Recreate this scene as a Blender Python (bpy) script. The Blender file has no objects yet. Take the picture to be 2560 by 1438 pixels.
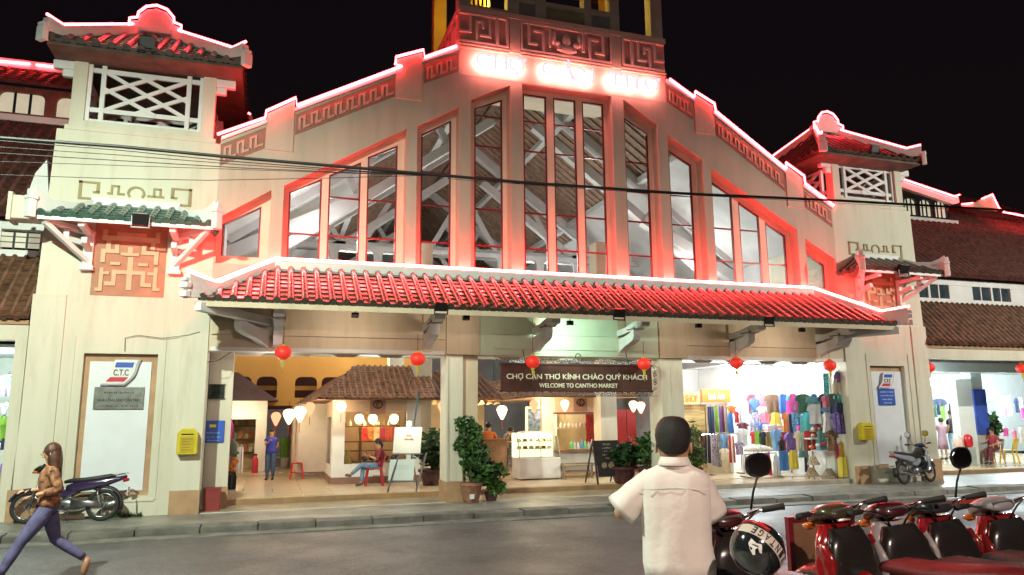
import bpy, bmesh, math, random
from mathutils import Vector, Matrix, noise
R = math.radians
random.seed(7)
sc = bpy.context.scene
col = sc.collection

# ---------------------------------------------------------------- camera
FX, CXP, CYP = 1852.0, 1280.0, 719.0
CAM = Vector((0.0, -16.344, 2.0))
AX = Vector((0.95056381, 0.04510226, 0.30723644))      # world X, Y, Z seen in the camera frame (right, down, forward)
AY = Vector((-0.31041906, 0.16437439, 0.93628044))
AZ = Vector((-0.00827344, -0.98536635, 0.17024895))
cam_d = bpy.data.cameras.new('camera'); cam = bpy.data.objects.new('camera', cam_d); col.objects.link(cam)
rx = Vector((AX[0], AY[0], AZ[0])); dn = Vector((AX[1], AY[1], AZ[1])); fw = Vector((AX[2], AY[2], AZ[2]))
m = Matrix((rx, -dn, -fw)).transposed().to_4x4(); m.translation = CAM
cam.matrix_world = m
cam_d.sensor_width = 36.0; cam_d.lens = FX/2560*36; cam_d.clip_end = 2000; cam_d.clip_start = 0.05
sc.camera = cam

def ray(px, py):
    c = Vector((px-CXP, py-CYP, FX))
    return Vector((AX.dot(c), AY.dot(c), AZ.dot(c)))
def Yp(px, py, y=0.0):
    d = ray(px, py); return CAM + d*((y-CAM.y)/d.y)
def Gp(px, py, z=0.27):
    d = ray(px, py); return CAM + d*((z-CAM.z)/d.z)
def Dp(px, py, depth):
    d = ray(px, py); return CAM + d*(depth/FX)

# ---------------------------------------------------------------- world, light, exposure
w = bpy.data.worlds.new('World'); sc.world = w; w.use_nodes = True
nt = w.node_tree
for n in list(nt.nodes): nt.nodes.remove(n)
sky = nt.nodes.new('ShaderNodeTexSky'); sky.sky_type = 'NISHITA'; sky.sun_disc = False
sky.sun_elevation = R(1.0); sky.sun_rotation = R(200)
bg = nt.nodes.new('ShaderNodeBackground'); bg.inputs['Strength'].default_value = 0.0012
bg2 = nt.nodes.new('ShaderNodeBackground'); bg2.inputs['Color'].default_value = (.35, .12, .2, 1); bg2.inputs['Strength'].default_value = 0.0045
ad = nt.nodes.new('ShaderNodeAddShader')
ow = nt.nodes.new('ShaderNodeOutputWorld')
nt.links.new(sky.outputs[0], bg.inputs[0]); nt.links.new(bg.outputs[0], ad.inputs[0]); nt.links.new(bg2.outputs[0], ad.inputs[1])
nt.links.new(ad.outputs[0], ow.inputs[0])
sd = bpy.data.lights.new('sun', 'SUN'); sd.energy = 0.02; sd.angle = R(0.5); sd.color = (.8, .9, 1)
so = bpy.data.objects.new('sun', sd); col.objects.link(so); so.rotation_euler = (R(50), 0, R(-20))
sc.view_settings.view_transform = 'Standard'; sc.view_settings.look = 'None'
sc.view_settings.exposure = 1.0; sc.view_settings.gamma = 1.0; sc.view_settings.use_curve_mapping = False
sc.render.engine = 'CYCLES'
cy = sc.cycles
cy.use_denoising = True; cy.max_bounces = 6; cy.diffuse_bounces = 3; cy.glossy_bounces = 3; cy.transmission_bounces = 4
cy.transparent_max_bounces = 16; cy.sample_clamp_indirect = 6.0; cy.sample_clamp_direct = 0; cy.caustics_reflective = False; cy.caustics_refractive = False

# ---------------------------------------------------------------- helpers
def link(o, parent=None):
    col.objects.link(o)
    if parent is not None: o.parent = parent
    return o
def tag(o, label=None, cat=None, group=None, kind=None):
    if label: o['label'] = label
    if cat: o['category'] = cat
    if group: o['group'] = group
    if kind: o['kind'] = kind
    return o
def thing(name, label, cat, loc=(0, 0, 0), rz=0.0, group=None):
    o = bpy.data.objects.new(name, None); o.empty_display_size = .1
    o.location = loc; o.rotation_euler = (0, 0, rz); link(o)
    return tag(o, label, cat, group)
def wloc(o):
    v = Vector((0, 0, 0))
    while o is not None: v += o.location; o = o.parent
    return v
def copy_tree(o, parent=None, mats=None):
    c = o.copy(); link(c); c.parent = parent
    for ch in list(o.children): copy_tree(ch, c)
    return c

class MB:
    def __init__(s): s.v = []; s.f = []; s.sm = False
    def add(s, vs, fs):
        b = len(s.v); s.v.extend([tuple(p) for p in vs]); s.f.extend([tuple(i+b for i in f) for f in fs]); return s
    def box(s, x0, x1, y0, y1, z0, z1):
        return s.add([(x0,y0,z0),(x1,y0,z0),(x1,y1,z0),(x0,y1,z0),(x0,y0,z1),(x1,y0,z1),(x1,y1,z1),(x0,y1,z1)],
                     [(0,3,2,1),(4,5,6,7),(0,1,5,4),(1,2,6,5),(2,3,7,6),(3,0,4,7)])
    def bar(s, a, b, w, h, up=(0,0,1)):
        a = Vector(a); b = Vector(b); d = (b-a).normalized(); u = Vector(up)
        sd_ = d.cross(u)
        if sd_.length < 1e-4: sd_ = d.cross(Vector((1,0,0)))
        sd_.normalize(); u = sd_.cross(d).normalized()
        vs = []
        for p in (a, b):
            for (i, j) in ((-1,-1),(1,-1),(1,1),(-1,1)): vs.append(p + sd_*i*w/2 + u*j*h/2)
        return s.add(vs, [(3,2,1,0),(4,5,6,7),(0,1,5,4),(1,2,6,5),(2,3,7,6),(3,0,4,7)])
    def prism(s, pts, y0, y1):                      # polygon in x,z extruded along y (y0 front)
        n = len(pts)
        ar = sum(pts[i][0]*pts[(i+1) % n][1]-pts[(i+1) % n][0]*pts[i][1] for i in range(n))
        if ar < 0: pts = pts[::-1]
        vs = [(p[0], y0, p[1]) for p in pts] + [(p[0], y1, p[1]) for p in pts]
        fs = [tuple(range(n)), tuple(range(2*n-1, n-1, -1))]
        for i in range(n):
            j = (i+1) % n; fs.append((j, i, i+n, j+n))
        return s.add(vs, fs)
    def prismx(s, pts, x0, x1):                     # polygon in y,z extruded along x
        n = len(pts)
        vs = [(x0, p[0], p[1]) for p in pts] + [(x1, p[0], p[1]) for p in pts]
        fs = [tuple(range(n))[::-1], tuple(range(n, 2*n))] + [(i, (i+1) % n, (i+1) % n+n, i+n) for i in range(n)]
        return s.add(vs, fs)
    def prismz(s, pts, z0, z1):
        n = len(pts)
        vs = [(p[0], p[1], z0) for p in pts] + [(p[0], p[1], z1) for p in pts]
        fs = [tuple(range(n))[::-1], tuple(range(n, 2*n))] + [(i, (i+1) % n, (i+1) % n+n, i+n) for i in range(n)]
        return s.add(vs, fs)
    def loft(s, rings, cap=True):
        n = len(rings[0]); b = []
        for r_ in rings: b.extend(r_)
        fs = []
        for k in range(len(rings)-1):
            for i in range(n):
                j = (i+1) % n; fs.append((k*n+i, k*n+j, (k+1)*n+j, (k+1)*n+i))
        if cap: fs.append(tuple(range(n))[::-1]); fs.append(tuple(range((len(rings)-1)*n, len(rings)*n)))
        return s.add(b, fs)
    def tube(s, pts, r, n=8, cap=True):
        pts = [Vector(p) for p in pts]; rs = r if isinstance(r, (list, tuple)) else [r]*len(pts)
        rings = []; u = None
        for i, p in enumerate(pts):
            d = (pts[min(i+1, len(pts)-1)]-pts[max(i-1, 0)])
            if d.length < 1e-9: d = Vector((0,0,1))
            d.normalize()
            if u is None:
                u = d.cross(Vector((0,0,1)))
                if u.length < .05: u = d.cross(Vector((1,0,0)))
            u = (u - d*u.dot(d))
            if u.length < 1e-6: u = d.cross(Vector((0,1,0)))
            u.normalize(); v = d.cross(u)
            rings.append([p + (u*math.cos(2*math.pi*k/n)+v*math.sin(2*math.pi*k/n))*rs[i] for k in range(n)])
        return s.loft(rings, cap)
    def lathe(s, prof, c=(0,0,0), n=16, cap=True, sx=1, sy=1):
        rings = [[(c[0]+r_*sx*math.cos(2*math.pi*k/n), c[1]+r_*sy*math.sin(2*math.pi*k/n), c[2]+z) for k in range(n)] for (r_, z) in prof]
        return s.loft(rings, cap)
    def ell(s, c, rx_, ry, rz, n=14, k=9, M=None):
        rings = []
        for i in range(k+1):
            t = math.pi*(i/k) ; rr = max(math.sin(t), .02); z = -math.cos(t)
            ring = []
            for j in range(n):
                a = 2*math.pi*j/n; p = Vector((rr*math.cos(a)*rx_, rr*math.sin(a)*ry, z*rz))
                if M is not None: p = M @ p
                ring.append(p+Vector(c))
            rings.append(ring)
        return s.loft(rings)
    def xf(s, M, start=0):
        for i in range(start, len(s.v)): s.v[i] = tuple(M @ Vector(s.v[i]))
        return s
    def build(s, name, mat, parent=None, smooth=False, bevel=0.0, loc=None):
        me = bpy.data.meshes.new(name)
        off = wloc(parent) if parent is not None else (Vector(loc) if loc is not None else Vector((0,0,0)))
        me.from_pydata([(p[0]-off[0], p[1]-off[1], p[2]-off[2]) for p in s.v], [], s.f)
        me.materials.append(mat)
        if smooth is True: me.polygons.foreach_set('use_smooth', [True]*len(me.polygons))
        elif smooth: 
            me.polygons.foreach_set('use_smooth', [True]*len(me.polygons)); me.set_sharp_from_angle(angle=R(smooth))
        me.update()
        o = bpy.data.objects.new(name, me)
        if parent is None and loc is not None: o.location = loc
        link(o, parent)
        if bevel:
            b = o.modifiers.new('bevel', 'BEVEL'); b.width = bevel; b.segments = 2; b.limit_method = 'ANGLE'; b.angle_limit = R(40)
        return o

# ---------------------------------------------------------------- materials
MATS = {}
def mat(name, c, rough=.7, metal=0, spec=.5, var=.12, scale=3.0, bump=0.0, bscale=40, emit=None, estr=0, coat=0, streak=0, alpha=None, cloth=False):
    if name in MATS: return MATS[name]
    m_ = bpy.data.materials.new(name); m_.use_nodes = True; n = m_.node_tree.nodes; l = m_.node_tree.links
    b = n['Principled BSDF']
    b.inputs['Roughness'].default_value = rough; b.inputs['Metallic'].default_value = metal
    b.inputs['Specular IOR Level'].default_value = spec; b.inputs['Coat Weight'].default_value = coat; b.inputs['Coat Roughness'].default_value = .08
    b.inputs['Base Color'].default_value = (*c, 1)
    if cloth: b.inputs['Sheen Weight'].default_value = .3
    if var:
        tc = n.new('ShaderNodeTexCoord'); no = n.new('ShaderNodeTexNoise'); no.inputs['Scale'].default_value = scale; no.inputs['Detail'].default_value = 6
        mp = n.new('ShaderNodeMapping'); l.new(tc.outputs['Object'], mp.inputs[0]); l.new(mp.outputs[0], no.inputs['Vector'])
        if streak: mp.inputs['Scale'].default_value = (1, 1, .15)
        ra = n.new('ShaderNodeValToRGB'); ra.color_ramp.elements[0].position = .3; ra.color_ramp.elements[1].position = .7
        k = 1-var*1.6
        ra.color_ramp.elements[0].color = (c[0]*k, c[1]*k, c[2]*k*.97, 1); k = 1+var*.6
        ra.color_ramp.elements[1].color = (min(c[0]*k, 1), min(c[1]*k, 1), min(c[2]*k, 1), 1)
        l.new(no.outputs['Fac'], ra.inputs[0]); l.new(ra.outputs[0], b.inputs['Base Color'])
        if streak:      # rain streaks and grime with a shape of their own
            mp2 = n.new('ShaderNodeMapping'); mp2.inputs['Scale'].default_value = (3.2, 3.2, .5); l.new(tc.outputs['Object'], mp2.inputs[0])
            n4 = n.new('ShaderNodeTexNoise'); n4.inputs['Scale'].default_value = 1.6; n4.inputs['Detail'].default_value = 7; n4.inputs['Roughness'].default_value = .65; l.new(mp2.outputs[0], n4.inputs['Vector'])
            r4 = n.new('ShaderNodeValToRGB'); r4.color_ramp.elements[0].position = .50; r4.color_ramp.elements[1].position = .74; r4.color_ramp.elements[0].color = (1, 1, 1, 1); r4.color_ramp.elements[1].color = (.87, .845, .80, 1)
            mm = n.new('ShaderNodeMix'); mm.data_type = 'RGBA'; mm.blend_type = 'MULTIPLY'; mm.inputs[0].default_value = 1
            l.new(n4.outputs['Fac'], r4.inputs[0]); l.new(ra.outputs[0], mm.inputs[6]); l.new(r4.outputs[0], mm.inputs[7]); l.new(mm.outputs[2], b.inputs['Base Color'])
    if bump:
        tc2 = n.new('ShaderNodeTexCoord'); n2 = n.new('ShaderNodeTexNoise'); n2.inputs['Scale'].default_value = bscale; n2.inputs['Detail'].default_value = 4
        bu = n.new('ShaderNodeBump'); bu.inputs['Strength'].default_value = bump; bu.inputs['Distance'].default_value = .02
        l.new(tc2.outputs['Object'], n2.inputs['Vector']); l.new(n2.outputs['Fac'], bu.inputs['Height']); l.new(bu.outputs[0], b.inputs['Normal'])
    if emit is not None:
        b.inputs['Emission Color'].default_value = (*emit, 1); b.inputs['Emission Strength'].default_value = estr
    MATS[name] = m_
    return m_
def glass(name, tint=(.9, .95, .95), k=.08):
    if name in MATS: return MATS[name]
    m_ = bpy.data.materials.new(name); m_.use_nodes = True; n = m_.node_tree.nodes; l = m_.node_tree.links
    n.remove(n['Principled BSDF']); t = n.new('ShaderNodeBsdfTransparent'); t.inputs[0].default_value = (*tint, 1)
    g = n.new('ShaderNodeBsdfGlossy'); g.inputs['Roughness'].default_value = .02; fr = n.new('ShaderNodeFresnel'); fr.inputs[0].default_value = 1.45
    mx = n.new('ShaderNodeMixShader'); l.new(fr.outputs[0], mx.inputs[0]); l.new(t.outputs[0], mx.inputs[1]); l.new(g.outputs[0], mx.inputs[2])
    l.new(mx.outputs[0], n['Material Output'].inputs[0]); MATS[name] = m_; return m_
def glow(name, c, s):
    if name in MATS: return MATS[name]
    m_ = bpy.data.materials.new(name); m_.use_nodes = True; n = m_.node_tree.nodes; l = m_.node_tree.links
    n.remove(n['Principled BSDF']); e = n.new('ShaderNodeEmission'); e.inputs[0].default_value = (*c, 1); e.inputs[1].default_value = s
    l.new(e.outputs[0], n['Material Output'].inputs[0]); MATS[name] = m_; return m_

M_WALL = mat('cream_plaster', (.66, .625, .52), .8, var=.07, scale=1.2, bump=.15, bscale=30, streak=1)
M_GABLE = mat('beige_plaster', (.50, .45, .37), .8, var=.08, scale=1.5, bump=.15, bscale=30, streak=1)
M_WHITE = mat('white_paint', (.74, .74, .74), .6, var=.06, scale=2)
M_TAN = mat('tan_plaster', (.46, .28, .16), .7, var=.14, scale=4, bump=.1)
M_REDART = mat('terracotta_panel', (.44, .21, .13), .75, var=.15, scale=3)
M_ARTCREAM = mat('cream_relief', (.56, .42, .27), .7, var=.1)
M_FRET = mat('fret_ground', (.30, .17, .13), .8, var=.1)
M_FRET2 = mat('fret_relief', (.50, .36, .28), .8, var=.08)
M_FRETOL = mat('olive_relief', (.33, .27, .14), .8, var=.1)
M_TILE = mat('glazed_tile', (.065, .055, .04), .28, var=.35, scale=9, coat=.4, spec=.8)
M_TILEG = mat('green_glazed_tile', (.05, .11, .085), .25, var=.3, scale=9, coat=.5)
M_TERRA = mat('clay_tile', (.16, .075, .042), .6, var=.4, scale=6)
M_FRAME = mat('oxblood_paint', (.16, .012, .02), .35, var=.05)
M_DARKM = mat('black_metal', (.015, .015, .017), .35, metal=.3, var=.05)
M_CHROME = mat('chrome', (.75, .75, .78), .12, metal=1, var=0)
M_GREYM = mat('grey_metal', (.3, .3, .32), .35, metal=.9, var=.05)
M_GLASS = glass('window_glass')
M_RUB = mat('rubber', (.018, .018, .018), .75, var=.1)
M_NEON = glow('neon_red', (1.0, .035, .045), 28.0)
M_NEONC = glow('neon_red_canopy', (1.0, .04, .04), 78.0)
M_CEIL = mat('hall_white', (.72, .74, .74), .7, var=.06)
M_WOOD = mat('varnished_wood', (.22, .09, .035), .4, var=.3, scale=8)
M_BROWN = mat('brown_boards', (.17, .085, .045), .6, var=.3, scale=6)
M_LAMPW = glow('fluorescent', (.86, 1.0, .98), 16.0)
M_LAMPWARM = glow('warm_bulb', (1.0, .62, .25), 14.0)

def lamp(name, typ, loc, energy, color, size=.2, rot=None, parent=None, spot=None, sy=None):
    d = bpy.data.lights.new(name, typ); d.energy = energy; d.color = color
    if typ in ('POINT', 'SPOT'): d.shadow_soft_size = size
    if typ == 'AREA':
        d.size = size
        if sy: d.shape = 'RECTANGLE'; d.size_y = sy
    if typ == 'SPOT': d.spot_size = R(spot or 120); d.spot_blend = .6
    o = bpy.data.objects.new(name, d)
    if parent is not None: o.location = Vector(loc)-wloc(parent)
    else: o.location = loc
    if rot: o.rotation_euler = rot
    link(o, parent); return o
def aim(o, target):
    v = Vector(target) - wloc(o); o.rotation_euler = v.to_track_quat('-Z', 'Y').to_euler()

ORD = ['first','second','third','fourth','fifth','sixth','seventh','eighth','ninth','tenth','eleventh','twelfth','thirteenth','fourteenth','fifteenth','sixteenth','seventeenth','eighteenth','nineteenth','twentieth']
# ---------------------------------------------------------------- tiled roof slopes
def tiled_slope(A, B, Ta, Tb, spacing, r, parent, m_tile, individual=True, course=.24, nseg=7, caps=True, name='cover_tile_row'):
    """eave A-B, top Ta-Tb; barrel cover tiles run up the slope over stepped pan tiles"""
    A, B, Ta, Tb = Vector(A), Vector(B), Vector(Ta), Vector(Tb)
    e = (B-A); L = e.length; e.normalize()
    nrm = e.cross(Ta-A).normalized()
    if nrm.z < 0: nrm = -nrm
    s = nrm.cross(e)
    if s.dot(Ta-A) < 0: s = -s
    a0 = (Ta-A).dot(e); b0 = (Tb-A).dot(e); H = (Ta-A).dot(s)
    def top(t):
        if a0 > 1e-4 and t < a0: return H*t/a0
        if b0 < L-1e-4 and t > b0: return H*(L-t)/(L-b0)
        return H
    def lim(h): return (a0*h/H, L-(L-b0)*h/H)
    # stepped pans
    pan = MB(); nc = max(2, int(H/course))
    for k in range(nc):
        h0, h1 = H*k/nc, H*(k+1)/nc
        l0, r0 = lim(h0); l1, r1 = lim(h1)
        if r1-l1 < .01: r1 = l1+.01
        lift = nrm*(.028)
        p = [A+e*l0+s*h0+lift, A+e*r0+s*h0+lift, A+e*r1+s*h1+lift*.15, A+e*l1+s*h1+lift*.15]
        q = [A+e*l0+s*h0-nrm*.03, A+e*r0+s*h0-nrm*.03, A+e*r1+s*h1-nrm*.03, A+e*l1+s*h1-nrm*.03]
        pan.add(p+q, [(0,1,2,3),(7,6,5,4),(0,4,5,1),(1,5,6,2),(2,6,7,3),(3,7,4,0)])
    po = pan.build('pan_tiles', m_tile, parent)
    n = int(L/spacing); mg = (L-n*spacing)/2; cache = {}; joined = MB()
    for i in range(n+1):
        t = mg+i*spacing; t = min(max(t, r), L-r); h = top(t)
        if h < course*.5: h = course*.5
        mb = MB(); k = max(1, round(h/course)); cs = h/k
        rings = []
        for j in range(k):
            for (hh, rr) in ((j*cs, r*1.03), ((j+1)*cs-.004, r*.96)):
                ring = []
                for q in range(nseg+1):
                    an = math.pi*q/nseg
                    ring.append(A+e*(t-math.cos(an)*rr)+s*hh+nrm*(.01+math.sin(an)*rr*1.05))
                rings.append(ring)
        m_ = nseg+1; vs = [p for ring in rings for p in ring]; fs = []
        for a_ in range(len(rings)-1):
            for q in range(nseg): fs.append((a_*m_+q, a_*m_+q+1, (a_+1)*m_+q+1, (a_+1)*m_+q))
        fs.append(tuple(range(m_))[::-1])
        mb.add(vs, fs)
        if caps:    # round end disc hanging at the eave
            c0 = A+e*t-s*.012+nrm*.03; ring = [c0+e*math.cos(2*math.pi*q/10)*r*1.12+nrm*math.sin(2*math.pi*q/10)*r*1.12 for q in range(10)]
            ring2 = [p+s*.03 for p in ring]; mb.loft([ring, ring2])
            if i < n:   # drip tile between two rows
                c1 = A+e*(t+spacing/2)-s*.02
                mb.add([c1-e*spacing*.32+nrm*.03, c1+e*spacing*.32+nrm*.03, c1+e*spacing*.2-nrm*.045, c1-nrm*.075, c1-e*spacing*.2-nrm*.045], [(0,1,2,3,4)])
        if individual: mb.build(name, m_tile, parent, smooth=50)
        else: joined.add(mb.v, mb.f)
    if not individual: tag(joined.build(name+'s', m_tile, parent, smooth=50), kind='stuff')
    return po
def neon(pts, parent, r=.03, m=None, name='neon_tube'):
    return MB().tube(pts, r, 6).build(name, m or M_NEON, parent, smooth=True)

# street lamps out of view: two assumed from cast shadows, the warm one added
def assumed_street_lamp(x, y, h, label, tgt, e, colr):
    t = thing('assumed_street_lamp', label, 'street lamp', (x, y, 0), 0, 'assumed and added street lamps along the road')
    g = MB(); g.tube([(x, y, -.1), (x, y, h*.6), (x, y, h)], [.09, .07, .05], 10); g.build('pole', M_GREYM, t, smooth=True)
    g = MB(); s = 1 if tgt[1] > y else -1
    g.tube([(x, y, h-.1), (x, y+.5*s, h+.25), (x, y+1.3*s, h+.3)], .035, 8); g.build('arm', M_GREYM, t, smooth=True)
    g = MB(); g.box(x-.14, x+.14, y+1.15*s-.3, y+1.15*s+.35, h+.26, h+.38); g.build('lamp_head', M_GREYM, t, bevel=.02)
    l = lamp('assumed_street_lamp_bulb', 'SPOT', (x, y+1.2*s, h+.2), e, colr, .12, parent=t, spot=165 if x < 20 else 125); l.rotation_euler = (R(30 if x < 20 else 62)*s, 0, R(0 if x < 20 else 12))
    return t
assumed_street_lamp(-4.2, -10.9, 7.6, 'assumed grey street lamp at the near kerb left of the motorbikes', (0, 0, 0), 3600, (.86, 1.0, .80))  # unseen, assumed from the canopy and mailbox shadows on the left
assumed_street_lamp(22.5, -10.9, 7.6, 'assumed grey street lamp at the near kerb far right', (0, 0, 0), 3000, (.96, .95, .82))  # unseen, assumed from the mailbox shadow on the right pilaster

assumed_street_lamp(1.6, -21.0, 6.4, 'added grey street lamp behind the parked motorbikes', (0, 0, 0), 1500, (1, .76, .62))  # unseen lamp, added to throw warm light on the man's back

# ================================================================ SETTING
def ground_mat(name, c1, c2, rough, scale, wet=.0, bump=.3, bs=120):
    m_ = bpy.data.materials.new(name); m_.use_nodes = True; n = m_.node_tree.nodes; l = m_.node_tree.links; b = n['Principled BSDF']
    tc = n.new('ShaderNodeTexCoord'); no = n.new('ShaderNodeTexNoise'); no.inputs['Scale'].default_value = scale; no.inputs['Detail'].default_value = 8
    l.new(tc.outputs['Object'], no.inputs['Vector'])
    ra = n.new('ShaderNodeValToRGB'); ra.color_ramp.elements[0].color = (*c1, 1); ra.color_ramp.elements[1].color = (*c2, 1)
    ra.color_ramp.elements[0].position = .32; ra.color_ramp.elements[1].position = .68
    l.new(no.outputs['Fac'], ra.inputs[0]); l.new(ra.outputs[0], b.inputs['Base Color'])
    if name in ('asphalt', 'concrete_pavement'):      # aggregate speckle and oil stains
        n5 = n.new('ShaderNodeTexNoise'); n5.inputs['Scale'].default_value = 42; n5.inputs['Detail'].default_value = 2; l.new(tc.outputs['Object'], n5.inputs['Vector'])
        r5 = n.new('ShaderNodeValToRGB'); r5.color_ramp.elements[0].position = .35; r5.color_ramp.elements[1].position = .65; r5.color_ramp.elements[0].color = (.62, .62, .62, 1); r5.color_ramp.elements[1].color = (1.35, 1.35, 1.35, 1)
        n6 = n.new('ShaderNodeTexNoise'); n6.inputs['Scale'].default_value = 1.1; n6.inputs['Detail'].default_value = 5; l.new(tc.outputs['Object'], n6.inputs['Vector'])
        r6 = n.new('ShaderNodeValToRGB'); r6.color_ramp.elements[0].position = .56; r6.color_ramp.elements[1].position = .68; r6.color_ramp.elements[0].color = (1, 1, 1, 1); r6.color_ramp.elements[1].color = (.66, .65, .64, 1)
        l.new(n5.outputs['Fac'], r5.inputs[0]); l.new(n6.outputs['Fac'], r6.inputs[0]); prev = ra.outputs[0]
        for q_ in (r5, r6):
            mm = n.new('ShaderNodeMix'); mm.data_type = 'RGBA'; mm.blend_type = 'MULTIPLY'; mm.inputs[0].default_value = 1; l.new(prev, mm.inputs[6]); l.new(q_.outputs[0], mm.inputs[7]); prev = mm.outputs[2]
        l.new(prev, b.inputs['Base Color'])
    rr = n.new('ShaderNodeMapRange'); rr.inputs['To Min'].default_value = rough-wet; rr.inputs['To Max'].default_value = rough+.1
    rr.inputs['From Min'].default_value = .35; rr.inputs['From Max'].default_value = .65
    n3 = n.new('ShaderNodeTexNoise'); n3.inputs['Scale'].default_value = .7; n3.inputs['Detail'].default_value = 3; l.new(tc.outputs['Object'], n3.inputs['Vector'])
    l.new(n3.outputs['Fac'], rr.inputs['Value']); l.new(rr.outputs[0], b.inputs['Roughness'])
    n2 = n.new('ShaderNodeTexNoise'); n2.inputs['Scale'].default_value = bs; n2.inputs['Detail'].default_value = 3; l.new(tc.outputs['Object'], n2.inputs['Vector'])
    bu = n.new('ShaderNodeBump'); bu.inputs['Strength'].default_value = bump; bu.inputs['Distance'].default_value = .01
    l.new(n2.outputs['Fac'], bu.inputs['Height']); l.new(bu.outputs[0], b.inputs['Normal']); return m_
M_ASPH = ground_mat('asphalt', (.085, .078, .085), (.115, .108, .115), .52, 7, wet=.12, bump=.45)
M_PAVE = ground_mat('concrete_pavement', (.16, .155, .14), (.30, .29, .26), .5, 2.2, wet=.22, bump=.3, bs=60)
M_KERB = ground_mat('kerb_concrete', (.13, .125, .11), (.26, .25, .22), .7, 3, bump=.5, bs=50)
M_FLOOR = ground_mat('hall_floor_tile', (.46, .34, .21), (.56, .43, .28), .2, 1.2, wet=.08, bump=.02)

def struct(o): o['kind'] = 'structure'; return o
g = MB(); g.add([(-400,-400,-.02),(400,-400,-.02),(400,400,-.02),(-400,400,-.02)], [(0,1,2,3)])
struct(g.build('ground', M_ASPH))
g = MB(); nx, ny = 60, 10; vs = []; fs = []
for i in range(nx+1):
    for j in range(ny+1):
        x = -45+i*1.9; y = -11.0+j*(9.2)/ny; vs.append((x, y, .004+.012*noise.noise((x*.5, y*.6, 0))+.01))
for i in range(nx):
    for j in range(ny): a = i*(ny+1)+j; fs.append((a, a+ny+1, a+ny+2, a+1))
g.add(vs, fs); struct(g.build('road', M_ASPH, smooth=True))
# far pavement: sloping concrete between the kerb and the hall, kerb stones as single pieces
g = MB(); g.box(-45, 68, -1.55, 1.22, -.01, .146); pv = struct(g.build('pavement', M_PAVE))
kx = -9.0; ki = 0
while kx < 30:
    L_ = .98+.04*math.sin(ki*2.1); dz = .012*math.sin(ki*3.7)
    g = MB(); y0 = -1.92+.015*math.sin(ki*1.7)
    g.add([(kx,y0,-.01),(kx+L_,y0,-.01),(kx+L_,-1.55,-.01),(kx,-1.55,-.01),(kx,y0+.03,.13+dz),(kx+L_,y0+.03,.13+dz),(kx+L_,-1.55,.15+dz),(kx,-1.55,.15+dz)],
          [(0,3,2,1),(4,5,6,7),(0,1,5,4),(1,2,6,5),(2,3,7,6),(3,0,4,7)])
    g.build('kerb_stone', M_KERB, pv, bevel=.015); kx += L_+.015; ki += 1
g = MB(); g.box(-45, 68, -2.35, -1.94, 0, .035); struct(g.build('gutter_apron', M_KERB))
# joints between pavement slabs
for i in range(28):
    x = -6+i*1.25
# raised floor of the hall entrance
g = MB(); g.box(-12, 30, 1.3, 34, .1, .27); struct(g.build('hall_floor', M_FLOOR))
fl = bpy.data.objects['hall_floor']
g = MB(); g.box(-12, 30, 1.22, 1.30, .1, .262); g.build('step_riser', mat('step_tan', (.36, .22, .11), .5, var=.2), fl)
M_FT = mat('floor_tile', (.58, .46, .31), .26, var=.05, scale=1.5)
tile_me = None
for i in range(24):
    for j in range(9):
        x = -1.1+i*.66; y = 1.34+j*.66
        if tile_me is None:
            o = MB().box(0, .645, 0, .645, .27, .2755).build('floor_tile', M_FT, fl); tile_me = o.data
        else:
            o = bpy.data.objects.new('floor_tile', tile_me); link(o, fl)
        o.location = (x, y, 0)
# parking pavement on the near side
g = MB(); g.box(-30, 40, -24, -11.0, -.01, .40); nearp = struct(g.build('parking_pavement', M_PAVE))
g = MB(); g.box(-30, 40, -11.0, -10.8, -.01, .405); g.build('kerb', M_KERB, nearp)
# entrance aprons under the canopy (polished strip with white edge)
g = MB(); g.box(10.2, 14.84, .12, 1.22, .1, .27); struct(g.build('shop_floor', M_FLOOR)); g = MB(); g.box(10.2, 14.84, .08, .12, .1, .262); struct(g.build('shop_step', mat('step_pale', (.42, .36, .30), .6, var=.2)))
for (xa, xb) in ((-1.15, 3.8), (4.55, 9.2), (9.85, 14.75)):
    g = MB(); g.box(xa, xb, -.02, 1.2 if xb < 14 else .07, .1, .152); struct(g.build('entrance_apron', mat('apron_stone', (.34, .28, .20), .28, var=.25, scale=5)))
    g = MB(); g.box(xa, xb, -.08, -.02, .1, .158); struct(g.build('apron_edge', mat('edge_white', (.6, .6, .56), .5)))

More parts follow.
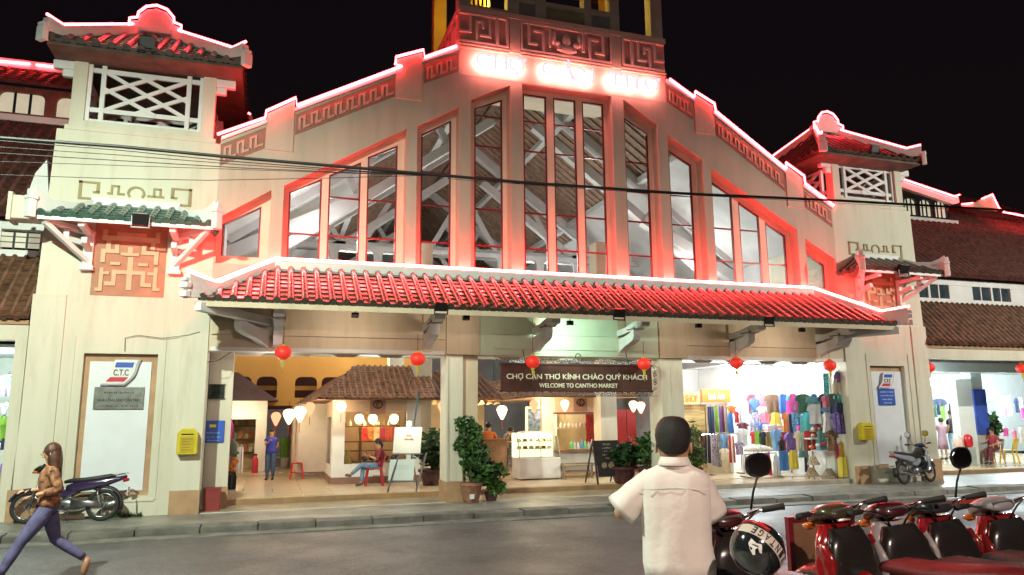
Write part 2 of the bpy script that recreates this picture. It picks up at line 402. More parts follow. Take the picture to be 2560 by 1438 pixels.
# ================================================================ MARKET HALL
hall = thing('market_hall', 'large cream market hall with neon outlined stepped gable, tall windows and tiled entrance canopy', 'building', (6.9, 0, 0))
PROF = [(-1.197,7.89),(-.3,8.38),(.35,8.77),(2.67,10.04),(3.18,10.36),(4.04,10.80),(9.72,10.76),(10.55,10.32),(11.17,10.0),(13.36,8.56),(13.9,8.21),(14.85,7.66)]
def P(x):
    for (a, b), (c, d) in zip(PROF, PROF[1:]):
        if a <= x <= c: return b+(d-b)*(x-a)/(c-a)
    return PROF[0][1] if x < 0 else PROF[-1][1]
ZB = 5.2
BAYS = [  # outer bay outline: x0,x1,ztop0,ztop1 ; windows (x0,x1,z0,z1)
 ((-1.16,-.12,6.17,6.87), [(-1.09,-.31,6.12,6.58)]),
 ((.14,2.82,6.99,8.62), [(.26,.96,6.95,7.34),(1.11,1.82,7.43,7.81),(1.97,2.66,7.95,8.31)]),
 ((3.06,4.07,8.71,9.31), [(3.22,3.95,8.65,9.09)]),
 ((4.36,5.36,9.55,10.05), [(4.53,5.25,9.47,9.80)]),
 ((5.67,8.12,10.13,10.13), [(5.80,6.43,10.03,10.03),(6.62,7.24,10.03,10.03),(7.42,8.03,10.03,10.03)]),
 ((8.45,9.42,10.08,9.52), [(8.60,9.30,9.75,9.36)]),
 ((9.71,10.73,9.27,8.68), [(9.89,10.58,8.98,8.62)]),
 ((10.98,13.61,8.47,6.96), [(11.17,11.80,8.22,7.87),(11.99,12.64,7.72,7.36),(12.82,13.46,7.22,6.86)]),
 ((13.85,14.82,6.74,6.20), [(14.09,14.70,6.43,6.10)])]
YW = 0.32     # plane of the windows
g = MB(); xs = -1.197
def seg(g, xa, xb, zlo, y0=0.0, y1=YW):
    ks = sorted(set([xa, xb]+[p[0] for p in PROF if xa < p[0] < xb]))
    for a, b in zip(ks, ks[1:]):
        za, zb = (zlo(a), zlo(b)) if callable(zlo) else (zlo, zlo)
        g.prism([(a, za), (b, zb), (b, P(b)), (a, P(a))], y0, y1)
for (b0, b1, t0, t1), _ in BAYS:
    seg(g, xs, b0, ZB); seg(g, b0, b1, (lambda x, a=b0, b=b1, p=t0, q=t1: p+(q-p)*(x-a)/(b-a))); xs = b1
seg(g, xs, 14.85, ZB)
gw = g.build('gable_wall', M_GABLE, hall)
# windows and the thin wall around them at the back of each bay
LEV = [6.02, 6.92, 7.72, 8.52, 9.30]
M_REV = mat('bay_plaster', (.74, .60, .48), .8, var=.06, scale=2)
for (b0, b1, t0, t1), ws in BAYS:
    g = MB(); xa = b0
    def tp(x, b0=b0, b1=b1, t0=t0, t1=t1): return t0+(t1-t0)*(x-b0)/(b1-b0)
    for (w0, w1, z0, z1) in ws:
        g.prism([(xa, ZB), (w0, ZB), (w0, tp(w0)+.05), (xa, tp(xa)+.05)], YW+.003, YW+.09)
        g.prism([(w0, z0), (w1, z1), (w1, tp(w1)+.05), (w0, tp(w0)+.05)], YW+.003, YW+.09)
        g.prism([(w0, ZB), (w1, ZB), (w1, 5.42), (w0, 5.42)], YW+.003, YW+.09); xa = w1
    g.prism([(xa, ZB), (b1, ZB), (b1, tp(b1)+.05), (xa, tp(xa)+.05)], YW+.003, YW+.09)
    g.build('bay_infill', M_REV, hall)
    for (w0, w1, z0, z1) in ws:
        zt = lambda x: z0+(z1-z0)*(x-w0)/(w1-w0)
        f = MB(); t = .035
        f.prism([(w0, 5.42), (w0+t, 5.42), (w0+t, zt(w0+t)), (w0, z0)], YW+.01, YW+.07)
        f.prism([(w1-t, 5.42), (w1, 5.42), (w1, z1), (w1-t, zt(w1-t))], YW+.01, YW+.07)
        f.prism([(w0+t, zt(w0+t)-t*1.2), (w1-t, zt(w1-t)-t*1.2), (w1-t, zt(w1-t)), (w0+t, zt(w0+t))], YW+.012, YW+.068)
        fo = f.build('window', M_FRAME, hall)
        zs = [5.42]+[z for z in LEV if z < min(z0, z1)-.15]
        for z in zs[1:]: MB().box(w0+t, w1-t, YW+.014, YW+.066, z-.018, z+.018).build('glazing_bar', M_FRAME, fo)
        for k, z in enumerate(zs):
            top = zs[k+1]-.018 if k+1 < len(zs) else None
            q = [(w0+t, z+.018), (w1-t, z+.018), (w1-t, top or zt(w1-t)-t), (w0+t, top or zt(w0+t)-t)]
            MB().prism(q, YW+.036, YW+.042).build('pane', M_GLASS, fo)
# parapet coping, stepped blocks, fret panels
def off(xa, xb, lo, hi, y0, y1, name, m_, parent):
    g = MB(); ks = sorted(set([xa, xb]+[p[0] for p in PROF if xa < p[0] < xb]))
    for a, b in zip(ks, ks[1:]): g.prism([(a, P(a)+lo), (b, P(b)+lo), (b, P(b)+hi), (a, P(a)+hi)], y0, y1)
    return g.build(name, m_, parent)
def fret(xa, xb, cells):
    base = off(xa, xb, -.58, -.10, -.012, .0, 'fret_panel', M_FRET, hall)
    g = MB(); cw = (xb-xa-.12)/cells; h0, h1, t = -.50, -.20, .05
    def pc(x0, x1, a, b):
        g.prism([(x0, P(x0)+a), (x1, P(x1)+a), (x1, P(x1)+b), (x0, P(x0)+b)], -.04, -.012)
    x = xa+.06
    for k in range(cells):      # one key: up, over, down, over
        q = cw/4
        pc(x, x+t, h0, h1-t); pc(x, x+2*q+t*.5, h1-t, h1); pc(x+2*q-t*.5, x+2*q+t*.5, h0+t, h1-t); pc(x+2*q-t*.5, x+4*q+t*.4, h0, h0+t); x += cw
    tag(g.build('fret_relief', M_FRET2, base))
for a, b, c in ((-1.19,-.30,3),(.32,2.52,8),(3.2,4.03,3),(9.74,10.5,3),(11.2,13.3,8),(13.92,14.8,3)): fret(a, b, c)
for a, b, za, zb in ((-.28,.29,8.59,8.97),(2.53,3.15,10.29,10.56),(10.57,11.13,10.50,10.23),(13.35,13.89,8.79,8.44)):
    MB().prism([(a, min(P(a), P(b))-.62), (b, min(P(a), P(b))-.62), (b, zb), (a, za)], -.035, .36).build('parapet_block', M_GABLE, hall)
for a, b in ((-1.19,-.28),(.29,2.53),(3.15,4.03),(9.73,10.57),(11.13,13.35),(13.89,14.85)):
    off(a, b, -.02, .06, -.06, .40, 'coping', M_WHITE, hall)
N = lambda pts: neon([(p[0], -.09, p[1]) for p in pts], hall)
N([(-1.27,P(-1.27)+.09),(-.32,8.47),(-.30,8.63),(.31,9.02),(.33,8.84),(2.66,10.12),(2.50,10.14),(2.52,10.33),(3.17,10.61),(3.19,10.42),(3.98,10.84)])
N([(9.80,10.80),(10.54,10.38),(10.56,10.55),(11.14,10.28),(11.18,10.06),(13.34,8.64),(13.33,8.83),(13.91,8.50),(13.93,8.28),(14.85,7.73)])

# ---- ground floor front: piers, lintel wall, beam band
M_PIER = mat('grey_cream_plaster', (.64, .53, .39), .8, var=.08, scale=2, streak=1)
def pier(x0, x1):
    p = MB().box(x0, x1, 0, .62, .58, 3.36).build('pier', M_WALL, hall, bevel=.008)
    MB().box(x0-.015, x1+.015, -.025, .64, .10, .58).build('plinth', M_TAN, p, bevel=.006)
    for (a, b) in ((x0, x0+.05), (x1-.34, x1-.31)): MB().box(a, b, -.018, 0, .58, 3.3).build('corner_bead', M_WALL, p)
pier(3.80, 4.18); pier(9.20, 9.83)
MB().box(4.18, 4.56, .12, .62, .10, 3.36).build('pier_return', M_PIER, hall)
g = MB(); g.box(-1.2, 14.85, 0, .36, 3.36, 4.35); lint = g.build('lintel_wall', M_PIER, hall)
g = MB(); g.box(-1.2, 14.85, .02, .34, 4.35, 5.2); g.build('upper_lintel', M_GABLE, hall)
for (a, b) in ((-1.15, 3.75), (9.9, 14.75)):
    MB().box(a, b, -.05, 0, 3.70, 3.98).build('beam_rail', M_PIER, lint)
    MB().box(a, b, -.035, 0, 3.36, 3.44).build('beam_rail', M_WHITE, lint)
for x0 in (3.78, 9.18): MB().box(x0, x0+.78, -.06, 0, 3.37, 4.6).build('pilaster', M_PIER, lint)
# middle bay: panels above the banner, green lamp light put into their colour
mg = mat('green_lit_plaster', (.58, .66, .52), .7, var=.05)
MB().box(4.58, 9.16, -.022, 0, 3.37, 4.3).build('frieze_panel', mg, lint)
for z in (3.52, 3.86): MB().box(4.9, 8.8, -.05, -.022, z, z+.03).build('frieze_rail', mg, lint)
# scalloped valance line under the lintel (little notches)
for x0, x1 in ((-1.1, 3.7), (4.7, 9.1), (9.95, 14.6)):
    x = x0+.4
    while x < x1-.7:
        pts = [(x, 3.36), (x+.62, 3.36), (x+.5, 3.30), (x+.12, 3.30)]
        MB().prism(pts, .36, .40).build('valance_piece', M_WHITE, lint); x += 1.0

# ---- brackets under the canopy
def bracket(x, y0=0.0, L_=1.25, rz=0.0, h=0):
    prof = [(0, 3.42), (-.10, 3.50), (-.35, 3.60), (-.62, 3.66), (-.80, 3.72), (-.86, 3.82), (-.86, 3.98), (-.70, 3.98), (-.68, 3.90), (-.40, 3.84), (0, 3.80)]
    top = [(0, 3.98), (-.5, 4.02), (-.95, 4.10), (-L_, 4.16), (-L_-.06, 4.06), (-L_-.02, 3.97), (-.95, 3.93), (-.5, 3.88), (0, 3.84)]
    g = MB(); k = len(g.v)
    g.prismx([(a, b+h) for a, b in prof][::-1], -.09, .09); g.prismx([(a, b+h+.03) for a, b in top][::-1], -.11, .11)
    g.box(-.14, .14, -.92, -.64, 3.98+h, 4.03+h)
    M_ = Matrix.Translation((x, y0, 0)) @ Matrix.Rotation(rz, 4, 'Z'); g.xf(M_)
    return g

cano = None
def canopy():
    global cano
    A = (-1.30, -1.62, 4.20); B = (15.10, -1.62, 4.20); Ta = (.02, -.14, 5.12); Tb = (13.85, -.14, 5.12)
    g = MB(); th = .06
    # soffit deck, following the three hip planes
    SL = (-1.30, 0.0, 4.20); SR = (15.10, 0.0, 4.20)
    def slab(ps):
        ps = [Vector(p) for p in ps]; lo = [p-Vector((0,0,.10)) for p in ps]; n = len(ps)
        g.add(ps+lo, [tuple(range(n)), tuple(range(2*n-1, n-1, -1))]+[((i+1) % n, i, i+n, (i+1) % n+n) for i in range(n)])
    d = Vector((0,0,-.05))
    slab([Vector(A)+d, Vector(B)+d, Vector(Tb)+d, Vector(Ta)+d])
    cano = g.build('front_canopy', M_PIER, hall)
    tiled_slope(A, B, Ta, Tb, .262, .068, cano, M_TILE, True, .20)
    tiled_slope(SL, A, (.02, -.02, 5.12), Ta, .262, .068, cano, M_TILE, True, .20)
    tiled_slope(B, SR, Tb, (13.85, -.02, 5.12), .262, .068, cano, M_TILE, True, .20)
    # fascia and purlins
    MB().box(-1.1, 14.9, -1.36, -1.28, 4.10, 4.17).build('eave_beam', M_PIER, cano)
    MB().box(-1.2, 15.0, -.86, -.76, 4.36, 4.46).build('purlin', M_PIER, cano)
    # ridge band along the wall and hip bands with upturned ends
    MB().box(.0, 13.87, -.20, -.02, 5.06, 5.27).build('ridge_band', M_WHITE, cano)
    for s, (cx, tx) in ((-1, (.0, -1.50)), (1, (13.87, 15.32))):
        p0 = Vector((cx, -.12, 5.16)); p1 = Vector((cx+s*1.02, -1.28, 4.45)); p2 = Vector((tx-s*.08, -1.72, 4.46)); p3 = Vector((tx, -1.80, 4.50))
        g = MB(); rings = []
        for p, h0, h1, w_ in ((p0, -.12, .12, .07), (p0.lerp(p1, .5), -.14, .12, .07), (p1, -.16, .10, .07), (p1.lerp(p2, .6), -.24, .12, .07), (p3, -.34, .12, .07)):
            n_ = Vector((s*.75, .66, 0)).normalized() if False else Vector((.75, s*.66*1, 0)).normalized()
            rings.append([p-n_*w_+Vector((0,0,h0)), p+n_*w_+Vector((0,0,h0)), p+n_*w_+Vector((0,0,h1)), p-n_*w_+Vector((0,0,h1))])
        g.loft(rings); g.build('hip_band', M_WHITE, cano, bevel=.01)
        g = MB(); c = p3+Vector((s*.02, -.02, -.12)); n_ = Vector((.75, s*.66, 0)).normalized()
        for dz, hh, ww in ((.13, .07, .07), (.02, .10, .10), (-.14, .12, .085)):
            k = len(g.v); g.box(-ww, ww, -.06, .06, dz-hh/2, dz+hh/2); g.xf(Matrix.Translation(c) @ Matrix.Rotation(R(42*s), 4, 'Z'), k)
        g.build('hip_finial', M_WHITE, cano, bevel=.012)
        g = MB(); g.bar((cx+s*.0, -.1, 3.98), (tx-s*.2, -1.66, 4.04), .16, .16); g.build('corner_rafter', M_WHITE, cano)
        gg = bracket(cx-s*.9 if False else cx+s*.1, 0, 1.35, R(38*s)); gg.build('bracket', M_WHITE, cano)
    neon([(-1.50,-1.84,4.68),(-1.04,-1.38,4.57),(.02,-.16,5.33),(13.85,-.16,5.33),(14.90,-1.38,4.57),(15.34,-1.84,4.64)], cano, .030, M_NEONC)
    for x in (.15, 3.35, 5.95, 8.15, 11.3, 14.0):
        b = bracket(x).build('bracket', M_WHITE, cano)
        MB().box(x-.13, x+.13, -.98, -.60, 3.955, 3.995).build('bracket_cap', mat('dull_red', (.25, .10, .09), .7), b)
    for x in (.15, 3.35, 5.95, 8.15, 11.3, 14.0):
        MB().box(x-.1, x+.1, -.05, 0.0, 3.42, 4.3).build('bracket_plate', M_PIER, cano)
canopy()
def floodlight(px, py, y, label, s=1.0, tilt=25):
    p = Yp(px, py, y); t = thing('floodlight', label, 'floodlight', p, 0, 'black floodlights mounted on the roofs')
    g = MB(); g.box(-.13*s, .13*s, -.05*s, .05*s, -.10*s, .10*s); g.xf(Matrix.Rotation(R(tilt), 4, 'X')); g.xf(Matrix.Translation(p)); g.build('housing', M_DARKM, t, bevel=.01)
    g = MB(); g.box(-.15*s, -.135*s, -.02, .02, -.16*s, .04*s); g.box(.135*s, .15*s, -.02, .02, -.16*s, .04*s); g.box(-.15*s, .15*s, -.02, .02, -.175*s, -.155*s)
    for k in range(5): g.box(-.1*s, .1*s, .05*s, .08*s, (-.08+.035*k)*s, (-.07+.035*k)*s)
    g.xf(Matrix.Translation(p)); g.build('yoke', M_DARKM, t)
floodlight(1102, 766, -1.62, 'black floodlight on the canopy eave nearest the left pillar', .95)
floodlight(1547, 782, -1.62, 'black floodlight on the canopy eave above the welcome banner', .95)
floodlight(1922, 800, -1.62, 'black floodlight on the canopy eave above the bright clothes shop', .95)
floodlight(370, 106, -.62, 'black floodlight under the ridge ornament of the left tower roof', 1.2)
floodlight(352, 546, -1.0, 'black floodlight on the eave of the left small green roof', 1.1)
floodlight(2258, 672, -1.0, 'black floodlight on the eave of the right small roof', 1.2)
floodlight(2186, 372, -.62, 'small black floodlight under the right tower roof ridge', 1.0)

# ---- central tower
ct = MB().box(4.06, 9.71, -.006, .33, 10.16, 10.93).build('central_tower', mat('centre_plaster', (.66, .56, .46), .8, var=.06), hall)
c2 = MB(); c2.box(4.04, 9.72, .003, 3.2, 10.93, 11.92); c2.build('tower_core', MATS['centre_plaster'], ct)
g = MB(); g.box(4.02, 9.74, -.07, 3.25, 11.82, 11.95); g.build('band_course', MATS['centre_plaster'], ct)
for z in (10.86, 10.93): 
    for a, b in ((4.03, 5.34), (5.62, 8.13), (8.41, 9.73)): MB().box(a, b, -.045-(z-10.86)*.3, .0, z, z+.035).build('moulding', MATS['centre_plaster'], ct)
for a, b in ((5.34, 5.62), (8.13, 8.41)): MB().box(a, b, -.055, .003, 10.9, 11.82).build('pilaster_strip', MATS['centre_plaster'], ct)
M_REL = mat('relief_plaster', (.82, .64, .57), .75, var=.05)
M_RELB = mat('relief_ground', (.68, .38, .33), .8, var=.1)
def keys(x0, x1, parts):
    base = MB().box(x0, x1, -.008, .003, 11.0, 11.80).build('relief_panel', M_RELB, ct)
    g = MB()
    for k_, (a, b, c, d) in enumerate(parts): g.box(x0+a, x0+b, -.06-.0012*k_, -.008, 11.0+c, 11.0+d)
    g.build('meander_relief', M_REL, base)
S1 = [(.0,.30,.26,.32),(.24,.30,.32,.74),(.40,.46,.05,.62),(.46,.62,.56,.62),(.56,.62,.42,.56),(.74,.80,.26,.74),(.52,.80,.20,.26),(.92,1.0,.0,.8),(0,1.25,.0,.05),(0,1.25,.74,.8),(1.19,1.25,.05,.74)]
keys(4.06, 5.33, S1)
keys(8.42, 9.70, [(1.27-b, 1.27-a, c, d) for a, b, c, d in S1])
S2 = [(.20,.26,.26,.74),(.20,.46,.20,.26),(.36,.62,.56,.62),(.58,.64,.05,.62),(0,2.5,.0,.05),(0,2.5,.74,.8),(0,.05,.05,.74),(2.45,2.5,.05,.74),(.76,.82,.2,.74)]
S2 += [(2.5-b, 2.5-a, c, d) for a, b, c, d in S2 if b-a < 2]
keys(5.63, 8.13, S2)
g = MB()      # mask relief in the middle panel
for (x, z, rx_, rz) in ((6.88,11.22,.28,.16),(6.62,11.36,.10,.09),(7.14,11.36,.10,.09),(6.88,11.45,.12,.20),(6.52,11.5,.07,.2),(7.24,11.5,.07,.2),(6.88,11.33,.07,.07),(6.7,11.18,.1,.05),(7.06,11.18,.1,.05)):
    g.ell((x, -.03, z), rx_, .05, rz, 12, 8)
g.build('mask_relief', M_REL, ct, smooth=True)
# side face of the band
g = MB(); g.box(3.985, 4.04, .05, 3.2, 11.0, 11.06); g.box(3.985, 4.04, .05, 3.2, 11.74, 11.82)
for k in range(4):
    y = .25+k*.75; g.box(3.985, 4.04, y, y+.06, 11.1, 11.7); g.box(3.985, 4.04, y, y+.35, 11.55, 11.61); g.box(3.985, 4.04, y+.2, y+.26, 11.2, 11.5); g.box(3.985, 4.04, y+.2, y+.6, 11.15, 11.21)
g.build('side_relief', M_REL, ct)
# belfry storey
M_YEL = mat('yellow_lit_plaster', (.60, .42, .10), .8, var=.1)  # yellow lamp light is put into this plaster colour
g = MB(); g.box(4.04, 4.33, .0, .3, 11.95, 15.2); g.build('corner_post', MATS['centre_plaster'], ct)
g = MB(); g.box(9.36, 9.70, .0, .3, 11.95, 15.2); g.build('corner_post', MATS['centre_plaster'], ct)
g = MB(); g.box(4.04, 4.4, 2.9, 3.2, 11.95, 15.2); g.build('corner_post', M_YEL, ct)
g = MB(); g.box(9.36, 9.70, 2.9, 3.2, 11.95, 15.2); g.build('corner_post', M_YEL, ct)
g = MB(); g.box(5.32, 8.43, .02, .3, 11.95, 12.0); g.box(5.32, 5.62, .02, .3, 12.0, 15.2); g.box(6.06, 6.35, .02, .3, 12.0, 15.2); g.box(7.42, 7.62, .02, .3, 12.0, 15.2); g.box(8.16, 8.43, .02, .3, 12.0, 15.2)
g.box(5.62, 6.06, .02, .3, 12.38, 12.5); g.box(6.35, 7.42, .02, .3, 12.38, 12.48); g.box(7.62, 8.16, .02, .3, 12.38, 12.5); g.build('belfry_screen', MATS['centre_plaster'], ct)
g = MB(); g.box(5.62, 6.06, .10, .13, 12.0, 12.38); g.build('belfry_panel', M_GREYM if False else mat('grey_panel', (.38, .36, .36), .6), ct)
g = MB(); g.box(6.35, 7.42, .10, .13, 12.0, 12.38); g.build('belfry_panel', mat('buff_panel', (.42, .33, .2), .6), ct)
g = MB(); g.box(7.62, 8.16, .10, .13, 12.0, 12.38); g.build('belfry_panel', MATS['grey_panel'], ct)
g = MB(); g.box(4.33, 5.32, .02, .3, 11.95, 12.06); g.build('sill', MATS['centre_plaster'], ct); g = MB(); g.box(8.43, 9.36, .02, .3, 11.95, 11.99); g.build('sill', MATS['centre_plaster'], ct)
g = MB()
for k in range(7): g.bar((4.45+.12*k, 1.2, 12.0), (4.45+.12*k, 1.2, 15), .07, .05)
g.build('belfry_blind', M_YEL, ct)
for a in (0, 1):
    lamp('belfry_lamp', 'POINT', (5.1+3.0*a, 1.2, 12.9), 60 if not a else 25, (1, .72, .12), .15, parent=None)
tag(bpy.data.objects['belfry_lamp'])
g = MB(); g.add([(3.4,-.7,15.2),(10.3,-.7,15.2),(10.3,3.9,15.2),(3.4,3.9,15.2),(6.9,1.6,17.6)], [(3,2,1,0),(0,1,4),(1,2,4),(2,3,4),(3,0,4)]); g.build('tower_roof', M_TILE, ct)

# ---- letters CHO CAN THO, standing proud of the wall, lit from behind
M_LET = glow('sign_letter', (1.0, .86, .93), .46)
M_LETBACK = glow('letter_halo_tube', (1.0, .22, .20), 42.0)
def ringpts(cx, cz, rx_, rz, th, a0, a1, n=18, heavy=1.8):
    out, inn = [], []
    for i in range(n+1):
        a = R(a0+(a1-a0)*i/n); out.append((cx+rx_*math.cos(a), cz+rz*math.sin(a)))
        t = th*(1+(heavy-1)*abs(math.cos(a))); inn.append((cx+(rx_-t)*math.cos(a), cz+(rz-th*.9)*math.sin(a)))
    return out, inn
def letter(ch, x, z, h, wd, y=-.13, d=.06, m_=None, parent=None, accents=''):
    g = MB(); s = h*.17; sf = h*.05
    def q(a, b, c, d_): g.box(x+a, x+b, y, y+d, z+c, z+d_)
    def band(o, i_):
        for k in range(len(o)-1): g.prism([o[k], o[k+1], i_[k+1], i_[k]], y, y+d)
    if ch == 'H':
        q(0, s*1.8, 0, sf); q(wd-s*1.8, wd, 0, sf); q(0, s*1.8, h-sf, h); q(wd-s*1.8, wd, h-sf, h); q(s*.4, s*1.4, sf, h-sf); q(wd-s*1.4, wd-s*.4, sf, h-sf); q(s*1.4, wd-s*1.4, h*.47, h*.54)
    elif ch == 'T':
        q(wd/2-s*.5, wd/2+s*.5, sf, h-sf*1.4); q(wd/2-s*1.1, wd/2+s*1.1, 0, sf); q(0, wd, h-sf*1.4, h); q(0, sf, h*.72, h-sf*1.4); q(wd-sf, wd, h*.72, h-sf*1.4)
    elif ch == 'O': band(*ringpts(x+wd/2, z+h/2, wd/2, h/2, h*.07, 0, 360, 24, 2.3))
    elif ch == 'C':
        band(*ringpts(x+wd/2, z+h/2, wd/2, h/2, h*.07, 48, 318, 20, 2.3)); q(wd*.86, wd*.93, h*.62, h*.98)
    elif ch == 'N':
        q(0, s*1.1, h-sf, h); q(s*.3, s*.3+sf, sf, h); q(0, s*1.1, 0, sf); q(wd-s*1.2, wd, h-sf, h); q(wd-s*.6, wd-s*.6+sf, 0, h)
        g.prism([(x+s*.2, z+h), (x+s*1.2, z+h), (x+wd-s*.4, z), (x+wd-s*.9, z)], y, y+d)
    elif ch == 'A':
        g.prism([(x+wd*.42, z+h), (x+wd*.55, z+h), (x+wd*.92, z+sf), (x+wd*.68, z+sf)], y, y+d); g.prism([(x+wd*.44, z+h*.98), (x+wd*.50, z+h*.9), (x+wd*.19, z+sf), (x+wd*.12, z+sf)], y+.002, y+d)
        q(0, wd*.32, 0, sf); q(wd*.58, wd, 0, sf); q(wd*.26, wd*.68, h*.32, h*.38)
    if '.' in accents: g.box(x+wd*.42, x+wd*.58, y, y+d, z-h*.22, z-h*.08)
    if "+" in accents: g.box(x+wd*.9, x+wd*1.12, y, y+d, z+h*.78, z+h*1.0)
    if "^" in accents:
        g.prism([(x+wd*.28, z+h*1.06), (x+wd*.5, z+h*1.28), (x+wd*.5, z+h*1.18), (x+wd*.36, z+h*1.06)], y, y+d); g.prism([(x+wd*.5, z+h*1.18), (x+wd*.5, z+h*1.28), (x+wd*.72, z+h*1.06), (x+wd*.64, z+h*1.06)], y, y+d)
        g.prism([(x+wd*.42, z+h*1.42), (x+wd*.5, z+h*1.42), (x+wd*.6, z+h*1.27), (x+wd*.52, z+h*1.27)], y, y+d)
    return g.build('letter', m_, parent)
LH = .36
for wi, (word, xs_, acc) in enumerate((('CHO', (4.44, 4.86, 5.26), ('', '', '.+')), ('CAN', (6.13, 6.62, 7.12), ('', '^', '')), ('THO', (7.95, 8.42, 8.98), ('', '', '+')))):
    for ch, x, ac in zip(word, xs_, acc):
        wd = {'T': .38, 'H': .38, 'O': .40, 'C': .40, 'A': .42, 'N': .42}[ch]
        o = letter(ch, x, 10.33, LH, wd, -.25, .05, M_LET, ct, ac)
        MB().box(x+.05, x+wd-.05, -.19, -.165, 10.40, 10.62).build('halo_tube', M_LETBACK, o)

# ---- corner towers
def hip_pyramid(par, xL, xR, yF, yB, ze, apx, apy, apz, m_, rl=.35, full=True):
    A = (xL, yF, ze); B = (xR, yF, ze); C_ = (xR, yB, ze); D_ = (xL, yB, ze)
    T0 = (apx-rl, apy, apz); T1 = (apx+rl, apy, apz)
    tiled_slope(A, B, T0, T1, .27, .068, par, m_, True, .24)
    tiled_slope(D_, A, T0, T0[:1]+(apy,)+T0[2:], .27, .068, par, m_, False, .24)
    tiled_slope(B, C_, T1, T1, .27, .068, par, m_, False, .24)
    g = MB(); d = .06
    g.add([(xL,yF,ze-d),(xR,yF,ze-d),(xR,yB,ze-d),(xL,yB,ze-d),(xL,yF,ze-.12),(xR,yF,ze-.12),(xR,yB,ze-.12),(xL,yB,ze-.12)], [(0,1,2,3),(7,6,5,4),(0,4,5,1),(1,5,6,2),(2,6,7,3),(3,7,4,0)])
    g.add([(xL,yB,ze-d),(xR,yB,ze-d),T1,T0], [(0,1,2,3)])
    g.build('soffit', mat('soffit_brown', (.12,.08,.06), .7, var=.3), par)
def hipband(par, p0, p1, up=.18, h=.22, w_=.09):
    p0 = Vector(p0); p1 = Vector(p1); d = (p1-p0); n_ = Vector((d.y, -d.x, 0)).normalized(); dz = Vector((0,0,1))
    rings = []
    for t, u, hh in ((0, .10, h), (.5, .07, h), (.86, .07, h), (.95, .07+up*.5, h*1.2), (1.03, .07+up, h*1.35)):
        p = p0+d*t+dz*u; rings.append([p-n_*w_-dz*hh*.5, p+n_*w_-dz*hh*.5, p+n_*w_+dz*hh*.5, p-n_*w_+dz*hh*.5])
    MB().loft(rings).build('hip_ridge', M_WHITE, par, bevel=.012)
    pts = [p0+d*t+dz*(u+h*.5+.05) for t, u in ((0, .10), (.86, .08), (1.03, .08+up*1.25))]
    neon(pts, par, .027)
    e = p0+d*1.05+dz*(up*.4); g = MB(); 
    g.box(-.11, .11, -.06, .06, -.17, .13); g.box(-.08, .08, -.07, .07, .13, .20); g.xf(Matrix.Translation(e) @ Matrix.Rotation(math.atan2(d.y, d.x)+R(90), 4, 'Z'))
    g.build('ridge_end', M_WHITE, par, bevel=.02)

